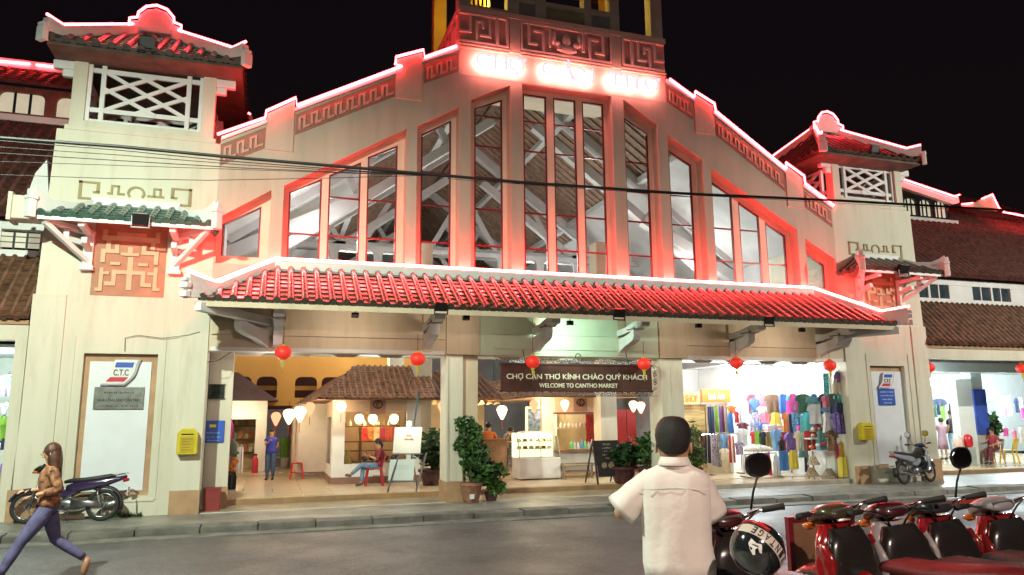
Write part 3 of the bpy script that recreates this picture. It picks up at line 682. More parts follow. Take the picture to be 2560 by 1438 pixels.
def corner_tower(side):
    left = side < 0
    X = (lambda u: -1.2-u) if left else (lambda u: 14.85+u*.905)
    def bx(g, u0, u1, y0, y1, z0, z1):
        a, b = sorted((X(u0), X(u1))); return g.box(a, b, y0, y1, z0, z1)
    def poly(g, pts, y0, y1): return g.prism([(X(u), z) for u, z in pts], y0, y1)
    lab = None
    g = MB()
    # battered shaft, with the recess of the notice panel left open
    def shaft(u0, u1, z0, z1, y0=0.0):
        t = lambda z: .16*(z-.15)/7.7
        vs = []
        for z in (z0, z1):
            o = t(z) if u1 > 3 else 0
            for (u, y) in ((u0, y0), (u1-o, y0), (u1-o, 3.0), (u0, 3.0)): vs.append((X(u), y, z))
        f_ = [(0,3,2,1),(4,5,6,7),(0,1,5,4),(1,2,6,5),(2,3,7,6),(3,0,4,7)]
        if left: f_ = [q[::-1] for q in f_]
        g.add(vs, f_)
    shaft(0, .92, .10, 3.27); shaft(2.24, 3.25, .10, 3.27); shaft(.92, 2.24, .10, .53); shaft(.92, 2.24, .53, 3.27, .14); shaft(0, 3.25, 3.27, 7.80)
    tw = g.build('corner_tower', M_WALL, hall)
    # pilaster strips and grooves
    g = MB(); bx(g, .0, .52, -.04, 0, .10, 4.4); g.build('pilaster', M_WALL, tw, bevel=.006)
    g = MB(); bx(g, 2.62, 3.2, -.04, 0, .10, 4.4); g.build('pilaster', M_WALL, tw, bevel=.006)
    g = MB(); bx(g, .78, .82, -.02, 0, .45, 3.6); bx(g, 2.40, 2.44, -.02, 0, .45, 3.6); bx(g, .82, 2.40, -.02, 0, .42, .46); g.build('border_moulding', M_WALL, tw)
    g = MB(); bx(g, -.01, .54, -.055, -.04, .10, .60); g.build('plinth', M_TAN, tw)
    g = MB(); bx(g, 2.75 if left else 2.62, 3.28, -.055, -.04, .10, .72); g.build('plinth', M_TAN, tw)
    g = MB(); bx(g, .92, 2.24, .125, .14, .53, 3.27); g.build('panel_surround', M_TAN, tw)
    g = MB(); bx(g, 1.04, 2.14 if left else 2.24, .10, .125, .62, 3.12); g.build('notice_panel', mat('panel_white', (.72, .74, .80), .5, var=.03), tw)
    # art panel
    g = MB(); bx(g, .90, 2.23, -.01, .0, 4.42, 5.95); ap = g.build('art_panel', M_REDART, tw)
    def rel(parts):
        g = MB()
        for k_, (a, b, c, d_) in enumerate(parts): bx(g, .9+a, .9+b, -.035-.0012*k_, -.01, 4.42+c, 4.42+d_)
        g.build('relief', M_ARTCREAM, ap)
    rel([(.14,1.19,1.12,1.22),(.14,.22,1.22,1.34),(1.11,1.19,1.22,1.34),(.40,.93,1.22,1.30),(.22,.30,.90,1.12),(1.03,1.11,.90,1.12),
         (.14,.46,.86,.94),(.87,1.19,.86,.94),(.38,.46,.94,1.04),(.87,.95,.94,1.04),(.5,.83,.82,.88),(.62,.71,.88,1.0),(.14,.22,.66,.86),(1.11,1.19,.66,.86),
         (.32,.50,.62,.68),(.83,1.01,.62,.68)])
    rel([(.60,.70,.12,.80),(.36,.97,.44,.52),(.36,.44,.24,.44),(.24,.44,.20,.28),(.89,.97,.24,.44),(.89,1.09,.20,.28),(.14,.21,.16,.60),(.08,.21,.12,.19),(.21,.32,.44,.50),(1.12,1.19,.10,.56),(1.12,1.25,.08,.15),(1.02,1.12,.42,.48)])
    # fret ornament above the small roof
    g = MB(); q = lambda a, b, c, d_: bx(g, .5+a, .5+b, -.022, 0, c, d_)
    for (a, b, c, d_) in ((.0,.06,6.40,6.74),(.0,.40,6.70,6.74),(.34,.40,6.52,6.70),(.28,.40,6.50,6.54),(2.04,2.10,6.40,6.74),(1.72,2.10,6.70,6.74),(1.72,1.78,6.52,6.70),(1.72,1.84,6.50,6.54),(.0,2.10,6.36,6.40),
                          (.52,.72,6.50,6.54),(.58,.62,6.54,6.68),(.58,.74,6.66,6.70),(.70,.74,6.54,6.66),(.70,.84,6.50,6.54),(1.26,1.40,6.50,6.54),(1.36,1.40,6.54,6.68),(1.36,1.52,6.66,6.70),(1.48,1.52,6.54,6.66),(1.48,1.58,6.50,6.54)): q(a, b, c, d_)
    g.build('fret_ornament', M_FRETOL, tw)
    g = MB(); cx_, cz_ = 1.55, 6.56; o = [(cx_+.17*math.cos(R(a)), cz_+.15*math.sin(R(a))) for a in range(-40, 221, 20)]; i_ = [(cx_+.12*math.cos(R(a)), cz_+.105*math.sin(R(a))) for a in range(-40, 221, 20)]
    for k in range(len(o)-1): poly(g, [o[k], o[k+1], i_[k+1], i_[k]], -.022, 0)
    g.build('ring_ornament', M_FRETOL, tw)
    # small roof over the art panel
    ze, zt, yf = 5.78, 6.26, -.92
    mt = M_TILEG if left else M_TILE
    ua, ub = -.02, 3.05
    a, b = sorted((X(ua), X(ub))); ta, tb = sorted((X(ua+.72), X(ub-.72)))
    g = MB(); g.add([(a,yf,ze-.03),(b,yf,ze-.03),(tb,-.02,zt-.03),(ta,-.02,zt-.03),(a,yf,ze-.1),(b,yf,ze-.1),(tb,-.02,zt-.1),(ta,-.02,zt-.1)], [(0,1,2,3),(7,6,5,4),(0,4,5,1),(1,5,6,2),(2,6,7,3),(3,7,4,0)])
    pr = g.build('small_roof', M_WHITE, tw)
    tiled_part = lambda *k: tiled_slope(*k)
    tiled_slope((a,yf,ze), (b,yf,ze), (ta,-.04,zt), (tb,-.04,zt), .27, .07, tw, mt, False, .2)
    tiled_slope((a,0,ze), (a,yf,ze), (ta,-.03,zt), (ta,-.04,zt), .27, .07, tw, mt, False, .2)
    tiled_slope((b,yf,ze), (b,0,ze), (tb,-.04,zt), (tb,-.03,zt), .27, .07, tw, mt, False, .2)
    MB().box(ta, tb, -.12, 0, zt-.02, zt+.13).build('roof_band', M_WHITE, tw)
    for s, tx, cx_ in ((-1, a, ta), (1, b, tb)):
        p0 = Vector((cx_, -.08, zt+.02)); p1 = Vector((tx, yf, ze+.10)); d = p1-p0; n_ = Vector((d.y, -d.x, 0)).normalized(); dz = Vector((0,0,1)); rings = []
        for t, u, hh in ((0, .0, .15), (.4, -.02, .17), (.75, .04, .24), (.95, .14, .36), (1.08, .26, .42)):
            p = p0+d*t+dz*u; rings.append([p-n_*.06-dz*hh*.6, p+n_*.06-dz*hh*.6, p+n_*.06+dz*hh*.4, p-n_*.06+dz*hh*.4])
        MB().loft(rings).build('hip_fin', M_WHITE, tw, bevel=.01)
        e = p0+d*1.1+dz*.12; g = MB(); g.box(-.08, .08, -.07, .07, -.28, .06); g.box(-.1, .1, -.08, .08, .06, .14); g.box(-.06, .06, -.06, .06, .14, .26); g.xf(Matrix.Translation(e) @ Matrix.Rotation(R(45*s), 4, 'Z')); g.build('fin_end', M_WHITE, tw, bevel=.015)
        # bracket with strut
        xb = cx_-s*.02
        g = MB(); g.box(xb-.09, xb+.09, -.12, 0, 4.98, 5.7); g.build('bracket_post', M_WHITE, tw, bevel=.01)
        g = MB(); g.bar((xb, -.1, 5.08), (tx-s*.12, yf+.12, 5.66), .09, .09); g.bar((xb, -.05, 5.66), (tx-s*.1, yf+.1, 5.70), .12, .10); g.bar((xb, -.06, 5.42), (xb+s*.32, -.42, 5.44), .10, .10); g.bar((xb+s*.32, -.42, 5.42), (xb+s*.32, -.42, 5.62), .09, .09)
        g.bar((xb, -.05, 5.62), (xb, yf+.1, 5.66), .11, .09); g.bar((xb, -.05, 5.30), (xb, -.5, 5.42), .1, .12)
        g.build('bracket_arm', M_WHITE, tw)
        g = MB(); g.box(xb-.12, xb+.12, -.16, 0, 4.90, 4.98); g.build('bracket_foot', M_WHITE, tw)
    # cap and lattice storey
    z0 = 7.80; g = MB(); bx(g, .10, 2.96, -.02, 2.9, z0, z0+.1); bx(g, .16, 2.90, .03, 2.85, z0+.1, z0+.24); g.build('tower_cap', M_WALL, tw, bevel=.01)
    zl, zh = z0+.22, 9.42 if left else 9.2
    for (u0, u1) in ((.16, .42), (2.64, 2.90)):
        for (y0, y1) in ((.03, .30), (2.55, 2.82)):
            g = MB(); bx(g, u0, u1, y0, y1, zl, zh); g.build('corner_post', M_WALL, tw, bevel=.008)
    for (u0, s) in ((.29, -1), (2.77, 1)):     # bracket ends sticking out sideways
        g = MB(); bx(g, u0+s*.1, u0+s*.52, .05, .2, zh-.30, zh-.12); bx(g, u0+s*.1, u0+s*.34, .06, .19, zh-.46, zh-.30); g.build('bracket_end', M_WHITE, tw, bevel=.02)
    def lattice(u0, u1, ytop, along_y=False, uu=0):
        g = MB(); h = zh-.04-zl; W = u1-u0; t = .085; nb = [0]
        def b_(a, c, wd=t):
            if along_y: nb[0] += 1; A_ = (X(uu)-.003*nb[0], a[0], a[1]); B_ = (X(uu)-.003*nb[0], c[0], c[1]); g.bar(A_, B_, .05, wd, (1,0,0)) if abs(a[1]-c[1]) > abs(a[0]-c[0]) and False else g.bar(A_, B_, .05, wd)
            else:
                nb[0] += 1; yo = ytop-.003*nb[0]; g.bar((X(a[0]), yo, a[1]), (X(c[0]), yo, c[1]), .05, wd)
        zb_, zt_ = zl+.03, zh-.06
        zr1, zr2 = zb_+.20*h, zb_+.84*h
        uu0, uu1 = u0+.13*W, u1-.13*W
        for z in (zb_+.02, zr1, zr2, zt_): b_((u0, z), (u1, z), .10)
        for u in (u0+.03, uu0, uu1, u1-.03): 
            if along_y: g.box(X(uu)-.062, X(uu)+.025, u-.045, u+.045, zb_, zt_)
            else: bx(g, u-.045, u+.045, ytop-.060, ytop+.026, zb_, zt_)
        mid = (uu0+uu1)/2; zm = (zr1+zr2)/2; q_ = (uu1-uu0)
        for (a, c) in (((uu0, zr2), (uu1-q_*.02, zr1)), ((uu0, zr1), (uu1, zr2)), ((uu0, zr2-.28*h), (uu0+q_*.62, zr1)), ((uu0, zr1+.28*h), (uu0+q_*.62, zr2)),
                       ((uu1, zr2-.28*h), (uu1-q_*.62, zr1)), ((uu1, zr1+.28*h), (uu1-q_*.62, zr2))): b_(a, c, .08)
        g.build('lattice_screen', M_WHITE, tw)
    lattice(.42, 2.64, .16); lattice(.42, 2.64, 2.7)
    lattice(.30, 2.55, 0, True, .29); lattice(.30, 2.55, 0, True, 2.77)
    # pyramid roof
    if left: xL, xR, yF, yB, ze2, ax_, ay_, az_ = -4.45, -.82, -.62, 3.3, 9.42, -2.78, 1.0, 10.55
    else: xL, xR, yF, yB, ze2, ax_, ay_, az_ = 14.15, 17.55, -.62, 3.3, 9.12, 15.75, 1.0, 10.32
    hip_pyramid(tw, xL, xR, yF, yB, ze2, ax_, ay_, az_, M_TILE)
    for cx_, cy_ in ((xL, yF), (xR, yF), (xL, yB), (xR, yB)):
        hipband(tw, (ax_+(.35 if cx_ > ax_ else -.35), ay_, az_), (cx_, cy_, ze2+.05))
    prof = [(-.50,0),(-.50,.20),(-.36,.24),(-.34,.36),(-.20,.52),(0,.58),(.20,.52),(.34,.36),(.36,.24),(.50,.20),(.50,0)]
    MB().prism([(ax_+p, az_+.04+q_) for p, q_ in prof][::-1], ay_-.14, ay_+.10).build('ridge_ornament', M_WHITE, tw, bevel=.015)
    neon([(ax_+p*1.06, ay_-.16, az_+.08+q_*1.05) for p, q_ in prof], tw, .027)
    return X, tw
XL, twl = corner_tower(-1)
XR, twr = corner_tower(1)

# small spotlights under the canopy; the warm ones are added to brighten the lintel
def under_spot(x, z, y, tgt, e, c, label, ang=130):
    t = thing('spotlight', label, 'spotlight', (x, y, z), 0, 'small spotlights under the canopy')
    MB().box(x-.07, x+.07, y-.05, y+.05, z-.02, z+.08).build('housing', M_DARKM, t, bevel=.01); MB().tube([(x, y, z+.07), (x, y, z+.22)], .01, 5).build('stem', M_DARKM, t)
    l = lamp('spot_bulb', 'SPOT', (x, y+.08, z-.04), e, c, .06, parent=t, spot=ang); aim(l, tgt)
under_spot(6.3, 3.98, -1.25, (7.0, 0, 3.75), 70, (.70, 1.0, .78), 'small black spotlight above the welcome banner')
under_spot(1.6, 3.98, -1.35, (1.6, 0, 3.7), 26, (1, .84, .66), 'added small black spotlight above the left opening')
under_spot(12.4, 3.98, -1.35, (12.4, 0, 3.7), 26, (1, .84, .66), 'added small black spotlight above the clothes shop')
under_spot(3.9, 4.0, -1.35, (4.1, 0, 3.6), 14, (1, .84, .66), 'added small black spotlight before the middle pillar')
under_spot(9.5, 4.0, -1.35, (9.5, 0, 3.6), 14, (1, .84, .66), 'added small black spotlight before the right middle pillar')

# ================================================================ SIDE WINGS
M_RED = mat('red_roof_paint', (.20, .07, .045), .6, var=.3, scale=5)
def arch_window_strip(par, pts0, pts1, z0, z1, y, n, m_wall, m_in, bars=2, fr=.16):
    """row of arched openings between x pts0..pts1 in plane y, real holes built from pieces"""
    W = (pts1-pts0)/n
    for k in range(n):
        a = pts0+k*W; b = a+W; g = MB(); ins = W*.10; t = (z1-z0)
        g.box(a, a+ins, y, y+fr, z0, z1); g.box(b-ins, b, y, y+fr, z0, z1)
        g.box(a+ins, b-ins, y, y+fr, z1-t*.18, z1); g.box(a+ins, b-ins, y, y+fr, z0, z0+t*.14)
        r = t*.2; zt = z1-t*.18
        for s, xx in ((1, a+ins), (-1, b-ins)):
            pts = [(xx, zt)]+[(xx+s*(r-r*math.cos(R(q))), zt-r+r*math.sin(R(q))) for q in (0, 30, 60, 90)]
            g.prism(pts, y, y+fr)
        f = g.build('window', m_wall, par)
        MB().box(a+ins, b-ins, y+fr*.6, y+fr*.65, z0+t*.14, zt).build('pane', m_in, f)
        for q in range(1, bars+1):
            x = a+ins+(W-2*ins)*q/(bars+1); MB().box(x-.03, x+.03, y+fr*.45, y+fr*.58, z0+t*.14, zt).build('glazing_bar', M_DARKM, f)
M_LITPANE = mat('lit_pane', (.35, .34, .28), .4, var=.3, scale=2, emit=(.9, .85, .6), estr=.25)
M_ROOFUP = mat('dark_red_tile', (.105, .035, .027), .6, var=.4, scale=6)
def wing(side):
    left = side < 0
    nm = 'left' if left else 'right'
    x0, x1 = (-16, -4.42) if left else (17.72, 42)
    wg = thing('market_wing', 'low tiled %s wing of the market with clerestory windows and open shop front' % nm, 'building', ((x0+x1)/2, .3, 0))
    # lintel beam, piers
    MB().box(x0, x1, .0, .3, 3.5, 3.88).build('lintel', M_WALL, wg)
    MB().box(x0, x1, -.04, .0, 3.80, 3.88).build('cornice', M_TAN, wg)
    if left: MB().box(-4.62, -4.42, .0, .9, .1, 3.5).build('pier', M_WALL, wg)
    # lower roof
    tiled_slope((x0 if not left else -9, -.12, 3.92), (x1 if left else 30, -.12, 3.92), (x0 if not left else -9, 1.25, 5.36), (x1 if left else 30, 1.25, 5.36), .21, .05, wg, M_TERRA, False, .16, 5, True)
    # white strip with windows
    ya = 1.25; z0, z1 = 5.36, 6.02
    MB().box(x0, x1, ya, ya+.2, z0, z0+.14).build('sill_band', M_WHITE, wg)
    MB().box(x0, x1, ya, ya+.2, z1-.08, z1+.10).build('head_band', M_WHITE, wg)
    if left:
        xs = [-8.9, -7.3, -5.62, -4.78]; 
        for a, b in ((-9, -8.7), (-7.4, -7.0), (-5.9, -5.44), (-4.72, -4.42)): MB().box(a, b, ya+.01, ya+.18, z0+.14, z1-.08).build('strip_wall', M_WHITE, wg)
        for a, b in ((-8.7, -7.4), (-7.0, -5.9), (-5.44, -4.72)):
            w_ = MB().box(a, b, ya+.05, ya+.08, z0+.2, z1-.14).build('window', M_LITPANE, wg)
            for q in (1, 2): MB().box(a+(b-a)*q/3-.02, a+(b-a)*q/3+.02, ya+.02, ya+.05, z0+.14, z1-.1).build('glazing_bar', M_DARKM, w_)
            for zz in (5.66, 5.78): MB().box(a, b, ya+.025, ya+.045, zz, zz+.015).build('glazing_bar', M_DARKM, w_)
    else:
        x = 17.72; k = 0
        while x < 30:
            MB().box(x, x+.9, ya+.02, ya+.18, z0+.14, z1-.08).build('strip_wall', M_WHITE, wg)
            for q in range(2):
                a = x+.9+q*.85
                w_ = MB().box(a, a+.8, ya+.07, ya+.10, z0+.14, z1-.08).build('window', mat('dusk_pane', (.05, .07, .09), .1, var=.3), wg)
                MB().box(a+.8, a+.88, ya+.0, ya+.18, z0+.14, z1-.08).build('mullion', M_WHITE, w_)
                MB().box(a, a+.04, ya+.02, ya+.07, z0+.14, z1-.08).build('frame', M_WHITE, w_); MB().box(a+.38, a+.42, ya+.02, ya+.07, z0+.14, z1-.08).build('frame', M_WHITE, w_)
            x += 2.6
    # upper roof slopes back to the clerestory
    if left:
        tiled_slope((-12, .95, 6.16), (x1, .95, 6.16), (-12, 4.5, 9.45), (x1+.2, 4.5, 9.45), .26, .06, wg, M_ROOFUP, False, .22, 5, False)
        MB().box(-12, -4.3, 4.4, 4.7, 9.45, 9.62).build('ledge', M_WHITE, wg)
        arch_window_strip(wg, -10.88, -4.4, 9.62, 10.45, 4.6, 5, M_RED, M_LITPANE)
        tiled_slope((-12, 4.25, 10.42), (-4.3, 4.25, 10.42), (-12, 5.6, 11.35), (-4.3, 5.6, 11.35), .26, .06, wg, M_ROOFUP, False, .22, 5, False)
        MB().box(-12, -4.3, 5.45, 5.7, 11.32, 11.55).build('ridge', M_WHITE, wg)
        a = Yp(-300, 125, 5.4); b = Yp(75, 160, 5.4); c = Yp(90, 162, 5.4); d = Yp(140, 168, 5.4)
        neon([a, b], wg); neon([c, d], wg)
        # white verge against the tower and a stub beam
        v = [Yp(140, 425, 1.6), Yp(108, 455, 1.5), Yp(70, 520, 1.2), Yp(118, 500, 1.2)]
        g = MB(); g.prism([(v[0].x, v[0].z), (v[1].x, v[1].z), (v[2].x, v[2].z), (v[3].x+.1, v[3].z)], .9, 1.0); g.build('verge', M_WHITE, wg)
        p = Yp(75, 522, -.45); MB().box(p.x-.27, -4.3, -.62, -.2, p.z-.24, p.z+.22).build('gutter_box', M_WALL, wg, bevel=.03)
        MB().box(p.x-.32, p.x-.25, -.66, -.16, p.z-.28, p.z+.26).build('gutter_rim', M_WALL, wg)
    else:
        A = Yp(2240, 437, 4.6); B = Yp(2398, 492, 4.6)
        tiled_slope((17.5, .95, 6.16), (34, .95, 6.16), (17.5, 5.0, 9.6), (30, 5.0, 9.6), .26, .06, wg, M_ROOFUP, False, .22, 5, False)
        tiled_slope((17.5, 5.0, 9.6), (34, 5.0, 9.6), (17.5, 9.0, 12.0), (30, 9.0, 12.0), .26, .06, wg, M_ROOFUP, False, .22, 5, False)
        # dormer row with lit panes
        p0 = Yp(2246, 515, 4.4); p1 = Yp(2372, 532, 4.4)
        arch_window_strip(wg, p0.x-.5, p1.x, p0.z-.42, p0.z+.52, 4.4, 4, M_DARKM, M_LITPANE)
        MB().box(p0.x-.6, p1.x+.2, 4.2, 4.9, p0.z-.54, p0.z-.42).build('ledge', M_WHITE, wg)
        c0 = Yp(2238, 437, 4.2); c1 = Yp(2255, 447, 4.2); c2 = Yp(2385, 491, 4.2); c3 = Yp(2399, 487, 4.2)
        neon([c0, c1, c2, c3], wg)
        g = MB()
        pp = [c0, c1, c2, c3]; g.prism([(q.x, q.z-.04) for q in pp]+[(q.x, q.z-.30) for q in pp[::-1]], 4.25, 4.42); g.build('ridge', M_WHITE, wg)
        pts = [Yp(*q, 4.0) for q in ((2405, 511), (2432, 508), (2470, 497), (2481, 486), (2497, 520))]
        g = MB(); g.prism([(q.x, q.z) for q in pts]+[(pts[0].x+.1, pts[0].z-.12)][::-1] if False else [(pts[0].x, pts[0].z-.05), (pts[1].x, pts[1].z-.02), (pts[2].x, pts[2].z+.1), (pts[3].x, pts[3].z), (pts[4].x, pts[4].z-.1)], 4.05, 4.2); g.build('ridge_ornament', mat('peach_plaster', (.7, .5, .38), .8), wg)
        neon([pts[0], pts[1]], wg); neon([Yp(2455, 497, 4.0), pts[3], pts[4], Yp(2502, 524, 4.0)], wg)
        neon([Yp(*q, 3.8) for q in ((2508, 530), (2545, 537), (2700, 570))], wg)
    return wg
wl = wing(-1); wr = wing(1)

# ================================================================ INSIDE THE HALL
# upper hall: white roof planes with brown tiled fields, white trusses
hi = thing('hall_interior', 'white roof trusses and brown tile soffit behind the tall gable windows', 'roof structure', (6.9, 10, 5))
tag(hi, cat='roof structure')
M_SOF = mat('brown_soffit', (.27, .18, .135), .8, var=.25, scale=5)
M_INW = mat('inner_white', (.50, .50, .52), .8, var=.08, scale=2)
for s in (-1, 1):
    xe, xr = (-1.2, 6.85) if s < 0 else (14.8, 6.95)
    ze, zr = 6.9, 12.6
    def pt(t, y, dz=0): return (xe+(xr-xe)*t, y, ze+(zr-ze)*t+dz)
    MB().add([pt(0,.5),pt(1,.5),pt(1,26),pt(0,26),pt(0,.5,.15),pt(1,.5,.15),pt(1,26,.15),pt(0,26,.15)], [(0,1,2,3),(7,6,5,4),(0,4,5,1),(2,6,7,3),(1,5,6,2),(3,7,4,0)]).build('roof_plane', M_SOF, hi)
    # tile ribs showing below
    g = MB()
    for k in range(60):
        y = 1+k*.36; g.bar(pt(.02, y, -.03), pt(.98, y, -.03), .10, .07)
    tag(g.build('soffit_ribs', M_SOF, hi), kind='stuff')
    for y in (4.4, 10.4, 17):
        g = MB(); g.bar(pt(0, y, -.2), pt(1, y, -.2), .34, .30); g.build('rafter', M_INW, hi)
        g = MB(); g.bar(pt(.18, y, -1.3), pt(.92, y, -1.2), .26, .26); g.build('collar', M_INW, hi)
        for t in (.38, .7):
            g = MB(); g.bar(pt(t, y, -.2), pt(t+.06, y, -1.35), .16, .18); g.build('strut', M_INW, hi)
        g = MB(); g.bar(pt(.0, y, -.6), (xe+(xr-xe)*.45, y, 8.2), .3, .36); g.build('knee_brace', M_INW, hi)
    for t in (.47, .79):
        g = MB(); g.bar(pt(t, .6, -.16), pt(t, 26, -.16), .2, .2); g.build('purlin', M_INW, hi)
    # white ceiling boards between first bays
    for t0, t1, ya, yb in ((.0, .46, .6, 10.2), (.0, .40, 10.6, 25), (.80, 1.0, .6, 4.2)):
        MB().add([pt(t0,ya,-.12),pt(t1,ya,-.12),pt(t1,yb,-.12),pt(t0,yb,-.12),pt(t0,ya,-.06),pt(t1,ya,-.06),pt(t1,yb,-.06),pt(t0,yb,-.06)], [(0,1,2,3),(7,6,5,4),(0,4,5,1),(2,6,7,3),(1,5,6,2),(3,7,4,0)]).build('ceiling_board', M_INW, hi)
for y in (10.4, 17):
    MB().box(-1.2, 14.8, y-.15, y+.15, 7.9, 8.25).build('tie_beam', M_INW, hi)
    for k in range(6):
        x = .6+k*2.5; g = MB(); g.bar((x, y, 8.25), (x+.9*(1 if x < 6.9 else -1), y, 8.25+min(1.6, .45+.5*min(x+1.2, 14.8-x)*.6)), .16, .18); g.build('web_member', M_INW, hi)
# gallery screens with rounded slots crossing the hall
def slot_screen(y, z0, z1, x0, x1, m_, sw=1.5):
    x = x0
    h = z1-z0
    MB().box(x0, x1, y, y+.15, z1-h*.2, z1).build('gallery_rail', m_, hi); MB().box(x0, x1, y, y+.15, z0, z0+h*.2).build('gallery_rail', m_, hi)
    while x < x1-.3:
        g = MB(); g.box(x, x+.28, y, y+.15, z0+h*.2, z1-h*.2); r = h*.2
        for (cx_, s) in ((x+.28, 1), (x, -1)):
            for (cz_, t) in ((z0+h*.2, 1), (z1-h*.2, -1)):
                g.prism([(cx_, cz_)]+[(cx_+s*(r-r*math.sin(R(q))), cz_+t*(r-r*math.cos(R(q)))) for q in (0, 30, 60, 90)], y, y+.15)
        g.build('gallery_post', m_, hi); x += sw
slot_screen(9.0, 7.0, 7.85, -1.2, 14.8, M_INW)
slot_screen(9.2, 6.2, 6.9, -1.2, 14.8, M_INW)
M_ORA = mat('orange_plaster', (.72, .40, .10), .8, var=.06, scale=1)
# rear wall of the first court: orange, with round-cornered openings
for (xa, xb, m_, y) in ((-1.5, 5.6, M_ORA, 12.0),):
    MB().box(xa, xb, y, y+.2, 2.42, 2.70).build('gallery_wall', m_, hi); MB().box(xa, xb, y, y+.2, 3.46, 4.6).build('gallery_wall', m_, hi)
    for x in [-1.5, -.55, .32, 1.72, 2.6, 3.5, 4.6]:
        g = MB(); w_ = .16 if x not in (.32,) else .62
        g.box(x, x+w_, y, y+.2, 2.70, 3.46)
        for (cx_, s) in ((x+w_, 1), (x, -1)): g.prism([(cx_, 3.46)]+[(cx_+s*(.2-.2*math.sin(R(q))), 3.46-(.2-.2*math.cos(R(q)))) for q in (0, 30, 60, 90)], y, y+.2)
        g.build('gallery_post', m_, hi)
    MB().box(xa, xb, y+.7, y+.8, 3.0, 3.16).build('gallery_rail', M_ORA, hi)
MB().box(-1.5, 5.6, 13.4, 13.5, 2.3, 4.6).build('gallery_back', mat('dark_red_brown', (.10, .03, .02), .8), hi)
# pale blue gallery wall on the right
M_PBLUE = mat('pale_blue_plaster', (.50, .62, .66), .8, var=.06)
MB().box(8.5, 19, 9.8, 10.0, 3.0, 3.18).build('gallery_wall', M_PBLUE, hi); MB().box(8.5, 19, 9.8, 10.0, 3.95, 5.0).build('gallery_wall', M_PBLUE, hi)
for k in range(8):
    x = 9+k*1.3; g = MB(); g.box(x, x+.3, 9.8, 10.0, 3.18, 3.95)
    for (cx_, s) in ((x+.3, 1), (x, -1)): g.prism([(cx_, 3.95)]+[(cx_+s*(.3-.3*math.sin(R(q))), 3.95-(.3-.3*math.cos(R(q)))) for q in (0, 30, 60, 90)], 9.8, 10.0)
    g.build('gallery_post', M_PBLUE, hi)
    g = MB(); g.bar((x+.5, 9.95, 3.2), (x+.95, 9.95, 3.8), .05, .06); g.build('brace', M_PBLUE, hi)
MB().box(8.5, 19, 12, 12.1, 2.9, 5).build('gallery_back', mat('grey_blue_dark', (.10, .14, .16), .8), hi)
# hall beams behind the entrance, walls and end wall
MB().box(-1.2, 14.8, 2.6, 2.9, 3.50, 4.15).build('cross_beam', mat('bluish_beam', (.62, .72, .74), .7, var=.04), hi)
MB().box(-1.35, -1.2, .62, 26, .27, 7).build('side_wall', M_INW, hi)
MB().box(14.85, 15.0, 3.0, 26, .27, 7).build('side_wall', M_INW, hi)
MB().box(-1.2, 14.8, 25.8, 26, .27, 12).build('end_wall', M_INW, hi)
for x, y in ((3.9, 4.4), (8.95, 3.0), (3.9, 9), (9.6, 9)):
    MB().box(x, x+.5, y, y+.5, .27, 7).build('column', M_WALL, hi, bevel=.01)
for i, (x, y, z, e) in enumerate(((2.6, 1.9, 3.2, 22), (7.6, 1.9, 3.2, 22), (1.2, 3.4, 6.6, 120), (5.0, 5.2, 6.8, 150), (9.5, 5.0, 6.8, 150), (12.8, 4, 6.4, 110), (.1, .25, 3.0, 9), (3, 11, 7.0, 150), (10, 11, 7.0, 150), (6.9, 17, 8.0, 160))):  # the weak low one by the left inner pier is added fill
    lamp('hall_lamp_and_fill', 'POINT', (x, y, z), e*(.85 if z > 5 else .9), (1, .93, .86), .25)

# ================================================================ KIOSKS AND STALLS
M_KW = mat('kiosk_wall', (.72, .70, .68), .6, var=.05)
M_KP = mat('kiosk_pink', (.70, .52, .42), .6, var=.05)
M_KBASE = mat('kiosk_skirting', (.25, .13, .10), .6)
M_KROOF = mat('kiosk_tile', (.30, .16, .09), .6, var=.35, scale=6)
def roof_tiles(a, b, ta, tb, par, m_=None): tiled_slope(a, b, ta, tb, .16, .04, par, m_ or M_KROOF, False, .14, 4, False)
k1 = thing('souvenir_kiosk', 'white souvenir kiosk with brown tiled roof and lantern hung eaves behind the seated woman', 'kiosk', (3.2, 6, .27))
def wallpiece(x0, x1, y0, y1, z0, z1, par, m_=None, name='wall'): return MB().box(x0, x1, y0, y1, z0, z1).build(name, m_ or M_KW, par)
zf = .27
# kiosk 1 front wall (y 3.95) with a wide shop window
wallpiece(1.66, 1.98, 3.9, 4.05, zf+.18, 2.55, k1); wallpiece(3.62, 4.0, 3.9, 4.05, zf+.18, 2.55, k1)
wallpiece(1.98, 3.62, 3.9, 4.05, zf+.18, .78, k1); wallpiece(1.98, 3.62, 3.9, 4.05, 2.13, 2.55, k1, M_KP)
wallpiece(1.64, 4.02, 3.88, 4.0, zf, zf+.18, k1, M_KBASE, 'skirting')
wallpiece(1.66, 1.81, 4.05, 4.35, zf+.18, 2.5, k1); wallpiece(1.66, 1.81, 5.7, 6.3, zf+.18, 2.5, k1); wallpiece(1.66, 1.81, 4.35, 5.7, zf+.18, .72, k1); wallpiece(1.66, 1.81, 4.35, 5.7, 2.0, 2.5, k1, M_KP)
wallpiece(1.63, 1.66, 3.9, 6.3, zf, zf+.18, k1, M_KBASE, 'skirting')
wallpiece(.98, 1.66, 6.3, 6.45, zf+.18, 2.4, k1); wallpiece(.9, .98, 6.3, 7.6, zf+.18, 2.4, k1, M_KW)
wallpiece(.86, .95, 7.6, 16, zf, 2.4, k1, M_KP)
MB().box(1.70, 1.74, 4.35, 5.7, .72, 2.0).build('side_pane', M_GLASS, k1)
MB().box(1.98, 3.62, 3.95, 3.97, .78, 2.13).build('front_pane', M_GLASS, k1)
